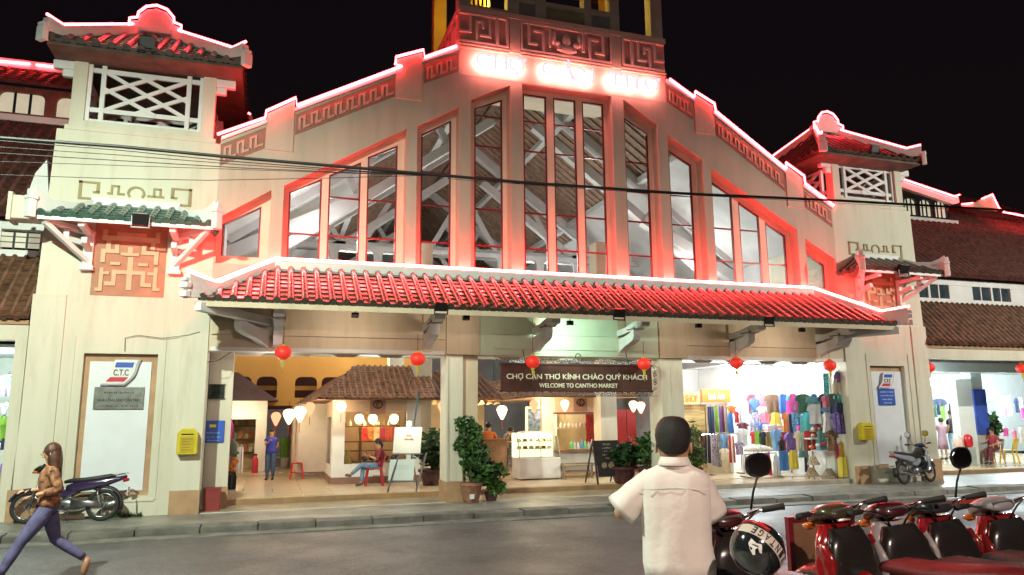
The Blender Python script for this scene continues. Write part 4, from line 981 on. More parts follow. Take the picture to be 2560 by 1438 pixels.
wallpiece(1.8, 4.0, 6.4, 6.5, zf, 2.5, k1, mat('kiosk_back', (.62, .40, .22), .6))
roof_tiles((1.25, 3.35, 2.47), (4.35, 3.35, 2.47), (2.3, 5.0, 3.42), (4.35, 5.0, 3.42), k1)
roof_tiles((.75, 15, 2.30), (1.25, 3.35, 2.47), (2.2, 15, 3.3), (2.3, 5.0, 3.42), k1)
MB().add([(1.2,3.3,2.44),(4.4,3.3,2.44),(4.4,7,2.44),(.75,7,2.35)], [(0,1,2,3)]).build('soffit', M_BROWN, k1)
def logo(x, y, z, s, par):
    o = MB().box(x, x+s, y-.02, y, z, z+s).build('wall_sign', mat('logo_brown', (.42, .24, .18), .6), par)
    g = MB(); c = (x+s/2, y-.03, z+s*.62)
    pts = [(c[0]+s*.28*math.cos(R(a)), c[1], c[2]+s*.24*math.sin(R(a))) for a in range(0, 361, 20)]; g.tube(pts, s*.035, 5)
    g.tube([(c[0], c[1], c[2]-s*.2), (c[0]-s*.1, c[1], c[2]), (c[0]+s*.05, c[1], c[2]+s*.2)], s*.035, 5); g.build('sign_mark', M_DARKM, o)
logo(2.62, 3.9, 2.06, .42, k1)
# shelf unit and goods inside kiosk 1
sh = thing('display_shelf', 'wooden shelf unit with red cloths and jars inside the souvenir kiosk', 'shelf', (2.8, 5.2, zf))
for z in (.75, 1.05, 1.30, 1.72): MB().box(2.05, 3.6, 5.0, 5.35, z, z+.03).build('shelf', M_WOOD, sh)
for x in (2.05, 2.52, 3.57): MB().box(x, x+.04, 5.0, 5.35, zf, 1.75).build('upright', M_WOOD, sh)
cols = [(.75,.05,.03),(.8,.25,.04),(.85,.6,.3),(.6,.03,.08),(.8,.1,.05),(.75,.08,.06)]
k = 0
for i in range(6):
    c = cols[i]; x = 2.56+i*.165
    g = MB(); rings = []
    for j in range(5):
        z = 1.70-j*.09; rings.append([(x, 4.98+.012*math.sin(i*3+j), z), (x+.15, 4.98+.012*math.cos(i+j*2), z), (x+.15, 5.0, z), (x, 5.0, z)])
    g.loft(rings)
    o = g.build('folded_cloth', mat('cloth_%d' % i, c, .8, var=.2), None, loc=(x, 5, 1.5)); tag(o, '%s cloth hanging %s from the left on the kiosk shelf' % (['red','orange','sand','crimson','scarlet','vermilion'][i], ORD[i]), 'cloth', 'cloths hanging in the souvenir kiosk')
def bottle(x, y, z, h, r, m_, label, cat='bottle', grp=None, name='bottle'):
    t = thing(name, label, cat, (x, y, z), 0, grp)
    MB().lathe([(r, 0), (r, h*.6), (r*.9, h*.68), (r*.4, h*.8), (r*.38, h*.92)], (x, y, z), 10).build('body', m_, t, smooth=40)
    MB().lathe([(r*.45, 0), (r*.45, h*.08)], (x, y, z+h*.92), 8).build('cap', M_WHITE, t)
    return t
jc = [(.25,.1,.04),(.6,.5,.35),(.1,.15,.05),(.5,.3,.1),(.7,.65,.55)]
for i in range(11):
    bottle(2.1+i*.135, 5.08, 1.753, .16, .045, mat('jar_%d' % (i % 5), jc[i % 5], .3), 'small jar %s from the left on the top shelf of the souvenir kiosk' % ORD[i], 'jar', 'jars on the kiosk shelves', 'jar')
for i in range(8):
    bottle(2.62+i*.115, 5.06, 1.333, .12, .04, mat('jar_%d' % ((i+2) % 5), jc[(i+2) % 5], .3), 'small jar %s from the left under the red cloths' % ORD[i], 'jar', 'jars on the kiosk shelves', 'jar')
for i in range(5):
    o = MB().ell((2.66+i*.2, 5.1, .86), .085, .1, .07, 10, 7).build('basket_bundle', mat('dark_goods', (.08, .05, .04), .8, var=.4, scale=20), None, smooth=True, loc=(2.66+i*.2, 5.1, .8)); tag(o, 'dark woven bundle %s from the left on the low kiosk shelf' % ORD[i], 'bundle', 'bundles on the low shelf')
vs_ = thing('tall_vase', 'tall yellow vase standing left in the kiosk window', 'vase', (2.12, 4.5, .3))
MB().lathe([(.07,0),(.13,.15),(.15,.4),(.10,.62),(.05,.72),(.07,.8)], (2.12,4.5,.3), 14).build('body', mat('ochre_glaze', (.55,.38,.08), .3), vs_, smooth=True)

# lanterns -----------------------------------------------------------------
def lantern_round(p, s, label, parent_group='red round lanterns across the entrances'):
    t = thing('red_lantern', label, 'lantern', p, 0, parent_group)
    g = MB(); n = 24; rings = []
    for i in range(13):
        a = -math.pi/2+math.pi*(.06+.88*i/12); rr = math.cos(a)*.165*s; z = math.sin(a)*.15*s
        rings.append([(p.x+rr*(1+.035*(k % 2))*math.cos(2*math.pi*k/n), p.y+rr*(1+.035*(k % 2))*math.sin(2*math.pi*k/n), p.z+z) for k in range(n)])
    g.loft(rings); g.build('shade', mat('lantern_red', (.62, .03, .02), .5, var=.08, emit=(.9, .03, .015), estr=.22), t, smooth=True)
    mg_ = mat('lantern_gold', (.45, .36, .05), .5, emit=(.8, .55, .03), estr=.03)  # faint glow put into the rings and tassel
    MB().lathe([(.05*s,0),(.05*s,.03*s)], (p.x,p.y,p.z+.145*s), 12).build('top_ring', mg_, t); MB().lathe([(.05*s,0),(.05*s,.03*s)], (p.x,p.y,p.z-.175*s), 12).build('bottom_ring', mg_, t)
    MB().lathe([(.03*s,0),(.035*s,.12*s)], (p.x,p.y,p.z-.30*s), 8).build('tassel', mg_, t)
    MB().tube([(p.x,p.y,p.z-.3*s),(p.x+.005,p.y,p.z-.42*s)], .008*s, 5).build('tassel_string', mg_, t)
    MB().tube([(p.x,p.y,p.z+.17*s),(p.x,p.y,p.z+.55*s)], .006, 4).build('cord', M_DARKM, t)
desc = ['hanging in the left opening nearest the tower', 'hanging at the right end of the left opening', 'hanging before the left end of the welcome banner', 'hanging before the right end of the welcome banner', 'hanging in the middle of the clothes shop opening', 'hanging above the caps at the right pillar', 'half hidden behind the right tower edge', 'hanging in the right wing opening']
for i, (px, py) in enumerate([(708,882),(1044,898),(1332,905),(1610,910),(1841,908),(2074,914),(2322,919),(2555,921)]):
    y = -.35 if i < 6 else .35
    lantern_round(Yp(px, py, y), 1.0 if i < 2 else .98, 'red round lantern with yellow tassel ' + desc[i])
def silk_lantern(p, s, c, label, e=9, kind='drop'):
    t = thing('silk_lantern', label, 'lantern', p, 0, 'glowing silk lanterns under the kiosk eaves')
    prof = {'drop': [(.02,-.24),(.05,-.2),(.15,.02),(.16,.08),(.12,.16),(.05,.2)], 'ball': [(.03,-.17),(.11,-.13),(.165,0),(.14,.11),(.06,.17)], 'heart': [(.03,-.22),(.12,-.06),(.165,.06),(.14,.14),(.07,.18)]}[kind]
    MB().lathe([(a*s, b*s) for a, b in prof], tuple(p), 8).build('silk_shade', glow('silk_%d_%d' % (int(c[0]*100+c[1]*10), int(c[2]*100)), c, e), t, smooth=30)
    MB().tube([(p.x,p.y,p.z-.24*s),(p.x,p.y,p.z-.5*s)], .01*s, 5).build('tassel', mat('tassel_red', (.5,.05,.04), .6), t)
    MB().tube([(p.x,p.y,p.z+.18*s),(p.x,p.y,p.z+.4*s)], .006, 4).build('cord', M_DARKM, t)
Wm, Rd, Yl = (1, .72, .34), (1, .20, .10), (1, .80, .30)
SL = [((690,1046), 6.5, Rd, 'drop', 1.0, 'pink silk lantern at the far end of the left kiosk eave'),
 ((723,1040), 6.0, Yl, 'heart', 1.2, 'yellow silk lantern behind the blue woman, second in the eave row'),
 ((750,1034), 5.4, Wm, 'heart', 1.2, 'white silk lantern third in the eave row'),
 ((775,1022), 4.2, Rd, 'drop', .95, 'red teardrop lantern at the kiosk corner'),
 ((853,1017), 3.5, Yl, 'ball', .9, 'yellow ball lantern before the kiosk shop window'),
 ((898,1048), 4.6, Wm, 'ball', .9, 'white globe lamp left inside the kiosk window'), ((932,1048), 4.6, Wm, 'ball', .9, 'white globe lamp in the middle of the kiosk window'), ((985,1048), 4.3, Wm, 'ball', .9, 'white globe lamp right inside the kiosk window'),
 ((1255,1030), 5.2, Wm, 'heart', 1.15, 'white heart shaped lantern in the cafe'), ((1335,1015), 3.5, Rd, 'drop', .95, 'red teardrop lantern above the cake display'),
 ((1412,1013), 3.4, Yl, 'heart', .9, 'yellow silk lantern right of the cake display'), ((1583,1015), 3.4, Wm, 'heart', .9, 'white silk lantern before the red door, left of the pair'), ((1602,1018), 3.6, (1, .35, .2), 'heart', .95, 'coral silk lantern before the red door, right of the pair'),
 ((1108,1020), 5.6, Rd, 'drop', 1.2, 'red silk lantern glimpsed beside the middle pillar')]
for (pp, y, c, kd, s, lb) in SL: silk_lantern(Yp(pp[0], pp[1], y), s*.88, c, lb, 3.0 if c != Rd else 1.8, kd)
for (x, y, z, e, c) in ((2.6, 4.7, 2.3, 40, (1,.75,.45)), (.3, 5, 2.2, 22, (1,.7,.4)), (1.3, 3.4, 2.3, 18, (1,.7,.42)), (6.0, 6.5, 2.5, 60, (1,.74,.42)), (7.4, 3.3, 2.3, 25, (1,.72,.45)), (8.2, 5.0, 2.4, 35, (1,.8,.5)), (-.8, 9, 2.2, 30, (1,.78,.45)), (3, 9, 4.2, 60, (1,.72,.4)), (9.3, 3.2, 2.3, 12, (1,.6,.4))):
    lamp('lantern_light', 'POINT', (x, y, z), e, c, .12)

# kiosk 2 on the right (cafe) -----------------------------------------------
k2 = thing('cafe_kiosk', 'cafe kiosk with low brown roof, serving window and white front behind the banner', 'kiosk', (8, 5, zf))
wallpiece(7.55, 7.95, 4.0, 4.15, zf+.1, 2.6, k2, M_KW); wallpiece(7.95, 9.9, 4.0, 4.15, zf+.1, 1.0, k2); wallpiece(7.95, 9.9, 4.0, 4.15, 2.02, 2.6, k2, M_KP)
wallpiece(9.6, 9.9, 4.0, 4.15, 1.0, 2.02, k2)
MB().box(7.9, 9.75, 3.86, 4.18, .96, 1.02).build('counter', mat('counter_brown', (.30,.15,.09), .4), k2)
wallpiece(7.9, 9.9, 3.98, 4.0, 2.02, 2.08, k2, M_KBASE, 'head_rail')
wallpiece(7.9, 9.9, 5.6, 5.7, zf, 2.6, k2, mat('cream_back', (.75,.66,.42), .6))
roof_tiles((7.0, 3.3, 2.52), (10.3, 3.3, 2.52), (8.0, 5.0, 3.3), (10.3, 5.0, 3.3), k2)
roof_tiles((6.4, 12, 2.35), (7.0, 3.3, 2.52), (7.9, 12, 3.2), (8.0, 5.0, 3.3), k2)
MB().add([(6.95,3.28,2.49),(10.4,3.28,2.49),(10.4,8,2.49),(6.6,8,2.42)], [(0,1,2,3)]).build('soffit', M_KP, k2)
logo(8.55, 4.0, 2.1, .42, k2)
for k in range(9):
    g = MB(); x = 4.9+k*.26; g.prism([(x, 2.34), (x+.22, 2.38), (x+.11, 2.52)], 6.9, 6.95); g.build('fascia_point', mat('cream_fascia', (.8,.68,.38), .6), k2)
wallpiece(4.6, 7.4, 9.5, 9.6, zf, 3.2, k2, mat('cafe_wall', (.78,.66,.42), .6), 'rear_wall')
wallpiece(4.6, 7.2, 6.9, 7.0, 2.5, 2.62, k2, M_BROWN, 'fascia')
tiled_slope((4.4, 5.6, 2.5), (6.9, 5.6, 2.5), (4.4, 8.6, 3.5), (6.9, 8.6, 3.5), .2, .05, k2, M_TERRA, False, .16, 4, False)
# red door
dr = thing('red_door', 'tall dark red folding door behind the coral lanterns', 'door', (10.2, 5, zf))
for k in range(5):
    MB().box(9.2+k*.34, 9.2+k*.34+.32, 4.6, 4.65, zf, 2.15).build('door_leaf', mat('door_red', (.38,.03,.03), .4), dr, bevel=.01)
# white kiosk at far left
k3 = thing('far_kiosk', 'white kiosk with dark hipped roof at the left inside the hall', 'kiosk', (-.7, 11, zf))
wallpiece(-2.2, .02, 9.9, 10.0, 1.95, 2.55, k3, M_KW); wallpiece(-.32, .02, 9.9, 10.0, zf, 1.95, k3); wallpiece(-.08, .02, 10.0, 13, zf, 2.55, k3)
wallpiece(-1.2, -.3, 12.0, 12.1, zf, 1.95, k3, mat('cream_back2', (.8,.62,.35), .6))
mdr = mat('purple_brown_tile', (.10,.055,.05), .7, var=.2)
g = MB(); g.add([(-2.4,9.6,2.55),(.35,9.6,2.55),(.35,12.6,2.55),(-2.4,12.6,2.55),(-1.2,11.1,3.55),(-1.0,11.1,3.55)], [(3,2,1,0),(0,1,5,4),(1,2,5),(2,3,4,5),(3,0,4)]); g.build('roof', mdr, k3)
for i in range(3):
    MB().box(-1.1, -.36, 11.6, 11.9, .8+.45*i, .83+.45*i).build('shelf', M_WOOD, k3)
for i in range(12):
    x = -1.05+(i % 4)*.17; z = .833+.45*(i//4)
    o = MB().box(x, x+.12, 11.65, 11.8, z, z+.16+.06*((i*7) % 3)).build('boxed_goods', mat('goods_%d' % (i % 5), [(.8,.3,.2),(.8,.6,.3),(.6,.2,.1),(.85,.8,.7),(.3,.4,.2)][i % 5], .5), None, loc=(x, 11.7, z), bevel=.01)
    tag(o, 'small boxed goods %s on the %s shelf inside the far white kiosk' % (ORD[i % 4], ['lowest','middle','top'][i//4]), 'box', 'goods in the far kiosk')

# ================================================================ SIGNS
def text(s, c, h, m_, parent, wfit=None, rz=0, depth=.006, bold=.0, M=None, name='lettering'):
    cu = bpy.data.curves.new('t', 'FONT'); cu.body = s; cu.size = 1; cu.align_x = 'CENTER'; cu.align_y = 'CENTER'; cu.extrude = depth; cu.offset = bold
    ob = bpy.data.objects.new('t', cu); col.objects.link(ob); bpy.context.view_layer.update()
    me = bpy.data.meshes.new_from_object(ob.evaluated_get(bpy.context.evaluated_depsgraph_get())); bpy.data.objects.remove(ob); me.name = name
    xs = [v.co.x for v in me.vertices]; ys = [v.co.y for v in me.vertices]
    sx = h*1.35 if wfit is None else wfit/(max(xs)-min(xs)); cx_ = (max(xs)+min(xs))/2; sy = h/(max(ys)-min(ys)) if wfit is not None else h*1.35; cy_ = (max(ys)+min(ys))/2
    me.transform(Matrix.Translation((-cx_, -cy_, 0))); me.transform(Matrix.Diagonal((sx, sy, 1, 1))); me.transform(Matrix.Rotation(R(90), 4, 'X')); me.transform(Matrix.Rotation(rz, 4, 'Z'))
    if M is not None: me.transform(M)
    off = wloc(parent); me.transform(Matrix.Translation(Vector(c)-off)); me.materials.clear(); me.materials.append(m_)
    o = bpy.data.objects.new(name, me); link(o, parent); return o
# welcome banner
bn = thing('welcome_banner', 'dark brown carved board reading welcome to the market hung across the middle opening', 'banner', (7.0, -.2, 3.2))
M_BAN = mat('banner_brown', (.085, .035, .028), .35, var=.25, scale=3)
M_GOLD = mat('pale_gilt', (.72, .66, .52), .5, var=.05)
M_CARVE = mat('carved_dark', (.16, .12, .10), .5, var=.3, scale=20)
b0 = Yp(1252, 918, -.15); b1 = Yp(1630, 975, -.15); bz0, bz1 = 2.58, 3.14
bx0, bx1 = b0.x, b1.x
MB().box(bx0, bx1, -.16, -.11, bz0, bz1).build('board', M_BAN, bn)
for (a, b, c, d) in ((bx0-.03, bx1+.03, bz1, bz1+.05), (bx0-.03, bx1+.03, bz0-.05, bz0)): MB().box(a, b, -.18, -.10, c, d).build('moulding', M_BAN, bn, bevel=.01)
g = MB(); rnd = random.Random(3)
def scroll(x, z, s): 
    pts = [(x+s*(1-t/9)*.055*math.cos(t*.9), -.15, z+s*(1-t/9)*.055*math.sin(t*.9)) for t in range(9)]; g.tube(pts, .011, 4, False)
n_ = int((bx1-bx0+.2)/.10)
for k in range(n_):
    x = bx0-.1+k*.10
    for zz in (bz1+.115, bz0-.095): scroll(x, zz, 1 if k % 2 else -1)
for k in range(6):
    for xx in (bx0-.09, bx1+.09): scroll(xx, bz0+.05+k*.10, 1 if k % 2 else -1)
g.box(bx0-.15, bx1+.15, -.14, -.13, bz1+.16, bz1+.175); g.box(bx0-.15, bx1+.15, -.14, -.13, bz0-.15, bz0-.135)
tag(g.build('carved_border', M_CARVE, bn), kind='stuff')
g = MB(); g.tube([( (bx0+bx1)/2+.07*math.cos(R(a)), -.15, bz1+.22+.07*math.sin(R(a))) for a in range(0, 361, 30)], .012, 5); g.build('crest_ring', M_CARVE, bn)
for x in (bx0+.6, bx1-.6): MB().tube([(x, -.14, bz1+.05), (x-.05, -.1, 3.5)], .01, 5).build('hanger', M_DARKM, bn)
cxb = (bx0+bx1)/2
text('CHỢ CẦN THƠ KÍNH CHÀO QUÝ KHÁCH', (cxb, -.165, 2.90), .22, M_GOLD, bn, wfit=(bx1-bx0)*.93, bold=.012)
text('WELCOME TO CANTHO MARKET', (cxb, -.165, 2.68), .10, M_GOLD, bn, wfit=(bx1-bx0)*.52, bold=.012)
# company notice panels
M_BLUE = mat('sign_blue', (.03, .10, .50), .35, var=.05); M_SRED = mat('sign_red', (.55, .03, .05), .4, var=.05); M_BLK = mat('print_black', (.02,.02,.025), .5, var=0)
def ctc(p, s, label, dark=True):
    t = thing('company_logo', label, 'logo sign', p, 0, 'logo signs on the tower panels')
    def pl(z0, z1, x0, x1, y, d, m_, nm, sl=.62):
        pts = []
        for k in range(9):
            q = k/8; z = z0+(z1-z0)*q; pts.append(z)
        L_ = [(p.x+(x0+sl*z+.05*math.sin((z+.25)*9))*s, p.z+z*s) for z in pts]; R_ = [(p.x+(x1+sl*z+.05*math.sin((z+.25)*9))*s, p.z+z*s) for z in pts[::-1]]
        g = MB(); g.prism(L_+R_, y, y+d)
        return g.build(nm, m_, t)
    pl(-.25, .26, -.20, .24, p.y-.05, .05, mat('logo_grey', (.42,.40,.45), .5), 'backing')
    pl(-.22, .25, -.22, .20, p.y-.065, .015, M_WHITE, 'face')
    pl(.10, .20, -.17, .15, p.y-.072, .007, M_BLUE, 'blue_stripe'); pl(-.18, -.09, -.17, .15, p.y-.072, .007, M_SRED, 'red_stripe')
    text('C.T.C', (p.x+.01*s, p.y-.072, p.z+.0), .12*s, M_BLK, t, wfit=.27*s, bold=.01)
ctc(Yp(303, 932, .08), 1.0, 'white logo sign with blue and red stripes on the left notice panel')
ctc(Yp(2213, 952, .08), .86, 'small faded logo sign with blue and red stripes on the right notice panel')
def plaque(x0, x1, z0, z1, y, m_, label, lines, cat='plaque', mt=None, grp=None):
    t = thing('wall_plaque', label, cat, ((x0+x1)/2, y, z0), 0, grp)
    MB().box(x0, x1, y-.03, y, z0, z1).build('plate', m_, t, bevel=.004)
    h = (z1-z0)
    for (s, f, hh, w_) in lines: text(s, ((x0+x1)/2, y-.033, z0+h*f), h*hh, mt or M_BLK, t, wfit=(x1-x0)*w_, bold=.02, depth=.002)
M_STEEL = mat('brushed_steel', (.34, .35, .33), .3, metal=.8, var=.2, scale=8)
a = Yp(237, 968, .09); b = Yp(358, 1023, .09)
plaque(a.x, b.x, b.z, a.z, .095, M_STEEL, 'grey metal plaque with engraved address under the left logo sign', [('ĐƠN VỊ QUẢN LÝ', .75, .12, .6), ('NHÀ LỒNG CHỢ CẦN THƠ', .42, .20, .84), ('CẦN THƠ', .15, .07, .8)])
a = Yp(2194, 972, .09); b = Yp(2238, 1013, .09)
plaque(a.x, b.x, b.z, a.z, .095, M_BLUE, 'blue notice plate under the right logo sign', [('QUẢN LÝ CHỢ', .8, .1, .8), ('CHỢ CẦN THƠ', .58, .1, .8), ('NHÀ LỒNG', .36, .1, .6), ('CẦN THƠ', .15, .1, .5)], mt=M_WHITE)
# inner pier sign boards on the left reveal
a = Yp(506, 1052, .75); b = Yp(559, 1106, .75)
MB().box(-1.2, -.72, .76, 1.05, .27, 3.6).build('pier', M_WALL, hall); MB().box(-1.21, -.70, .74, .76, .15, .58).build('plinth', M_TAN, hall)
plaque(a.x, b.x, b.z, a.z, .75, M_BLUE, 'blue information board with yellow emblem on the left inner pillar', [('THÔNG BÁO', .45, .10, .6), ('CHỢ CẦN THƠ', .25, .10, .7), ('KÍNH BÁO', .10, .07, .5)], mt=mat('sign_pale_blue', (.35,.6,.85), .5))
MB().box(a.x+.15, a.x+.28, .712, .718, a.z-.14, a.z-.08).build('emblem', mat('sign_yellow', (.8,.7,.05), .5), bpy.data.objects['wall_plaque.002'], )
a = Yp(512, 963, .75); b = Yp(560, 995, .75)
t = thing('framed_picture', 'small dark glazed picture high on the left inner pillar', 'picture', ((a.x+b.x)/2, .75, b.z)); MB().box(a.x, b.x, .72, .75, b.z, a.z).build('picture', mat('dark_picture', (.04,.05,.045), .1, var=.4, scale=12), t)
for (q) in ((a.x-.02, b.x+.02, b.z-.02, b.z), (a.x-.02, b.x+.02, a.z, a.z+.02)): MB().box(q[0], q[1], .71, .75, q[2], q[3]).build('frame', M_DARKM, t)
# mailboxes
M_MAIL = mat('mail_yellow', (.62, .50, .02), .4, var=.08, scale=6)
def mailbox(x0, x1, z0, z1, label):
    t = thing('mailbox', label, 'mailbox', ((x0+x1)/2, -.04, z0), 0, 'yellow mailboxes on the tower pilasters'); w_ = x1-x0; h = z1-z0
    MB().prism([(x0, z0+.02), (x0+.02, z0), (x1-.02, z0), (x1, z0+.02), (x1, z1-h*.18), (x1-w_*.22, z1), (x0+w_*.22, z1), (x0, z1-h*.18)], -.24, -.04).build('box', M_MAIL, t, bevel=.012)
    MB().box(x0+w_*.2, x1-w_*.2, -.252, -.24, z1-h*.24, z1-h*.20).build('slot', M_DARKM, t)
    d = MB().box(x0+w_*.16, x1-w_*.16, -.25, -.24, z0+h*.08, z0+h*.70).build('door', mat('mail_yellow_dark', (.5,.38,.02), .4), t, bevel=.003)
    for k, z in enumerate((.58, .48, .38, .26, .16)): MB().box(x0+w_*.24, x1-w_*(.24+.1*(k % 2)), -.2535, -.25, z0+h*z, z0+h*z+.014).build('print_line', mat('mail_print', (.35,.18,.01), .5), t)
mailbox(-1.645, -1.27, 1.30, 1.80, 'yellow mailbox with printed door on the left pilaster beside the big opening')
mailbox(15.02, 15.42, 1.28, 1.74, 'yellow mailbox on the right pilaster beside the clothes shop')

# ================================================================ PLANTS
def leafmat(n, c): return mat(n, c, .5, var=.5, scale=14)
def bush(name, label, base, pot, crowns, m_, n=900, leaf=.07, potm=None, cat='potted plant', grp=None, stems=True, seed=1, narrow=.35):
    rn = random.Random(seed); t = thing(name, label, cat, base, 0, grp); r0, h0 = pot
    if potm is not None:
        MB().lathe([(r0*.68, 0), (r0*.8, h0*.3), (r0*.95, h0*.8), (r0*1.05, h0*.86), (r0*1.05, h0), (r0*.9, h0), (r0*.88, h0*.93)], tuple(base), 18).build('pot', potm, t, smooth=40)
        MB().lathe([(r0*.87, 0), (r0*.5, .02)], (base[0], base[1], base[2]+h0*.9), 14).build('soil', mat('soil', (.05,.035,.02), .9), t)
    g = MB()
    for (cx_, cy_, cz_, rr, rz) in crowns:
        c = Vector(base)+Vector((cx_, cy_, cz_)); b_ = Vector(base)+Vector((cx_*.2, cy_*.2, h0*.9))
        for q in range(4):
            e = c+Vector((rn.uniform(-.6,.6)*rr, rn.uniform(-.6,.6)*rr, rn.uniform(-.2,.5)*rz)); mid = b_.lerp(e, .5)+Vector((rn.uniform(-.05,.05), rn.uniform(-.05,.05), 0)); g.tube([b_, mid, e], [.014, .010, .005], 5)
    if stems: g.build('stem', mat('stem_brown', (.12,.09,.04), .8), t)
    tot = sum(c[3]**2 for c in crowns); g = MB()
    for (cx_, cy_, cz_, rr, rz) in crowns:
        for q in range(int(n*rr*rr/tot)):
            d = Vector((rn.gauss(0,1), rn.gauss(0,1), rn.gauss(0,1))).normalized(); f_ = rn.random()**.45
            p = Vector(base)+Vector((cx_+d.x*rr*f_, cy_+d.y*rr*f_, cz_+d.z*rz*f_))
            p += Vector((noise.noise(p*4), noise.noise(p*4+Vector((5,0,0))), noise.noise(p*4+Vector((0,7,0)))))*rr*.5
            a1 = Vector((rn.gauss(0,1), rn.gauss(0,1), rn.gauss(-.2,.6))).normalized(); s_ = a1.cross(Vector((rn.gauss(0,1), rn.gauss(0,1), rn.gauss(0,1)))).normalized(); L_ = leaf*rn.uniform(.45,1.75)
            g.add([p-a1*L_*.5, p+s_*L_*narrow, p+a1*L_*.6, p-s_*L_*narrow], [(0,1,2,3)])
    tag(g.build('foliage', m_, t), kind='stuff'); return t
GL = leafmat('leaf_green', (.055, .15, .03)); GD = leafmat('leaf_dark', (.03, .085, .025)); GY = leafmat('leaf_bright', (.09, .20, .03))
M_TERRAP = mat('terracotta_pot', (.36, .17, .11), .6, var=.3, scale=9, bump=.2); M_DPOT = mat('dark_glazed_pot', (.09, .03, .035), .3, var=.3)
p = Gp(1178, 1256, .146)
bush('potted_tree', 'tall leafy green shrub in a terracotta pot before the middle pillar', p, (.24, .42), [(-.03,0,1.35,.32,.30),(-.12,0,1.62,.24,.2),(.05,0,1.02,.34,.28),(.22,0,.72,.36,.24),(.48,.0,.66,.28,.2)], GL, 3000, .085, M_TERRAP, seed=2)
MB().box(p.x-.10, p.x+.0, p.y-.262, p.y-.25, .24, .34).build('paper_label', M_WHITE, bpy.data.objects['potted_tree'])
p = Gp(1228, 1252, .146)
bush('leafy_plant', 'low bright spiky plant right of the terracotta pot', p, (.16, .2), [(0,0,.45,.26,.25),(.12,0,.30,.22,.2)], GY, 900, .12, M_DPOT, seed=3, narrow=.14)
p = Gp(1085, 1213, .27)
t = bush('potted_palm', 'broad dark palm in a wide dark red pot behind the easel', p, (.40, .40), [(0,0,1.0,.48,.42),(-.15,0,.75,.36,.3),(.1,.1,.65,.36,.3)], GD, 1300, .15, M_DPOT, seed=4, narrow=.16)
g = MB(); rn = random.Random(5)
for q in range(26):
    a = rn.uniform(0, 6.28); L_ = rn.uniform(.6, .95); d = Vector((math.cos(a), math.sin(a), 0)); u = Vector((-d.y, d.x, 0)); b_ = Vector(p)+Vector((0,0,.38)); pr = None
    for k in range(7):
        s_ = k/6; c = b_+d*L_*s_*.8+Vector((0,0,L_*(1.4*s_-.95*s_*s_))); wdt = .035*math.sin(math.pi*min(1, s_*.9+.1))
        cur = [c-u*wdt, c+u*wdt]
        if pr: g.add([pr[0], pr[1], cur[1], cur[0]], [(0,1,2,3)])
        pr = cur
tag(g.build('fronds', GD, t), kind='stuff')
p = Gp(1612, 1214, .27); p2 = Gp(1560, 1208, .27)
bush('potted_shrub', 'dark leafy shrub in a dark pot right of the chalk board', p2, (.34, .42), [(0,0,.72,.42,.28),(.3,0,.70,.36,.26)], GD, 1700, .09, M_DPOT, seed=6)
bush('potted_shrub', 'bright green shrub directly behind the man in white', Gp(1625, 1210, .27), (.30, .42), [(.1,0,.92,.46,.34),(-.1,0,.75,.3,.24),(.42,0,.95,.3,.35)], GL, 1700, .09, M_DPOT, seed=7)
bush('potted_bamboo', 'feathery green plant by the shutter right of the man in white', Gp(1738, 1204, .27), (.22, .35), [(0,0,1.0,.24,.55),(.1,0,.6,.26,.3)], GY, 1000, .12, M_DPOT, seed=8, narrow=.12)
t = thing('weed_clump', 'small clump of weeds at the foot of the left tower', 'weeds', Gp(335, 1284, .146)); g = MB(); rn = random.Random(9); b_ = Gp(325, 1285, .146)
for q in range(160):
    x = b_.x+rn.uniform(-.32, .30); y = -.06+rn.uniform(-.06, .05); a = rn.uniform(-1, 1); L_ = rn.uniform(.03, .12)
    g.add([(x-.008, y, .146), (x+.008, y, .146), (x+a*L_*.6, y-.02, .146+L_)], [(0,1,2)])
tag(g.build('grass_blades', GD, t), kind='stuff')

# ================================================================ CHAIRS, BOARDS, DISPLAY
def plastic_chair(label, loc, rz, c, nm, arms=False, grp=None, sc_=1.0):
    t = thing('plastic_chair', label, 'chair', (0,0,0), 0, grp); m_ = mat('plastic_'+nm, c, .35, var=.05)
    s = sc_
    MB().box(-.20*s, .20*s, -.20*s, .20*s, .41*s, .44*s).build('seat', m_, t, bevel=.012)
    for sx_ in (-1, 1):
        for sy_ in (-1, 1):
            g = MB(); g.bar((sx_*.17*s, sy_*.17*s, .41*s), (sx_*.22*s, sy_*.22*s, 0), .035*s, .045*s); g.build('leg', m_, t)
    g = MB(); g.bar((-.18*s, .18*s, .44*s), (-.20*s, .27*s, .80*s), .04*s, .03*s); g.build('back_post', m_, t)
    g = MB(); g.bar((.18*s, .18*s, .44*s), (.20*s, .27*s, .80*s), .04*s, .03*s); g.build('back_post', m_, t)
    g = MB(); g.bar((-.2*s, .27*s, .78*s), (.2*s, .27*s, .78*s), .02*s, .08*s); g.build('top_rail', m_, t)
    for k in range(4):
        x = (-.12+.08*k)*s; g = MB(); g.bar((x, .20*s, .46*s), (x, .26*s, .75*s), .035*s, .012*s); g.build('back_slat', m_, t)
    if arms:
        for sx_ in (-1, 1): g = MB(); g.bar((sx_*.22*s, -.15*s, .64*s), (sx_*.21*s, .25*s, .66*s), .05*s, .03*s); g.build('arm', m_, t); g = MB(); g.bar((sx_*.22*s, -.15*s, .64*s), (sx_*.2*s, -.17*s, .42*s), .04*s, .03*s); g.build('arm_post', m_, t)
    t.location = loc; t.rotation_euler = (0, 0, rz); return t
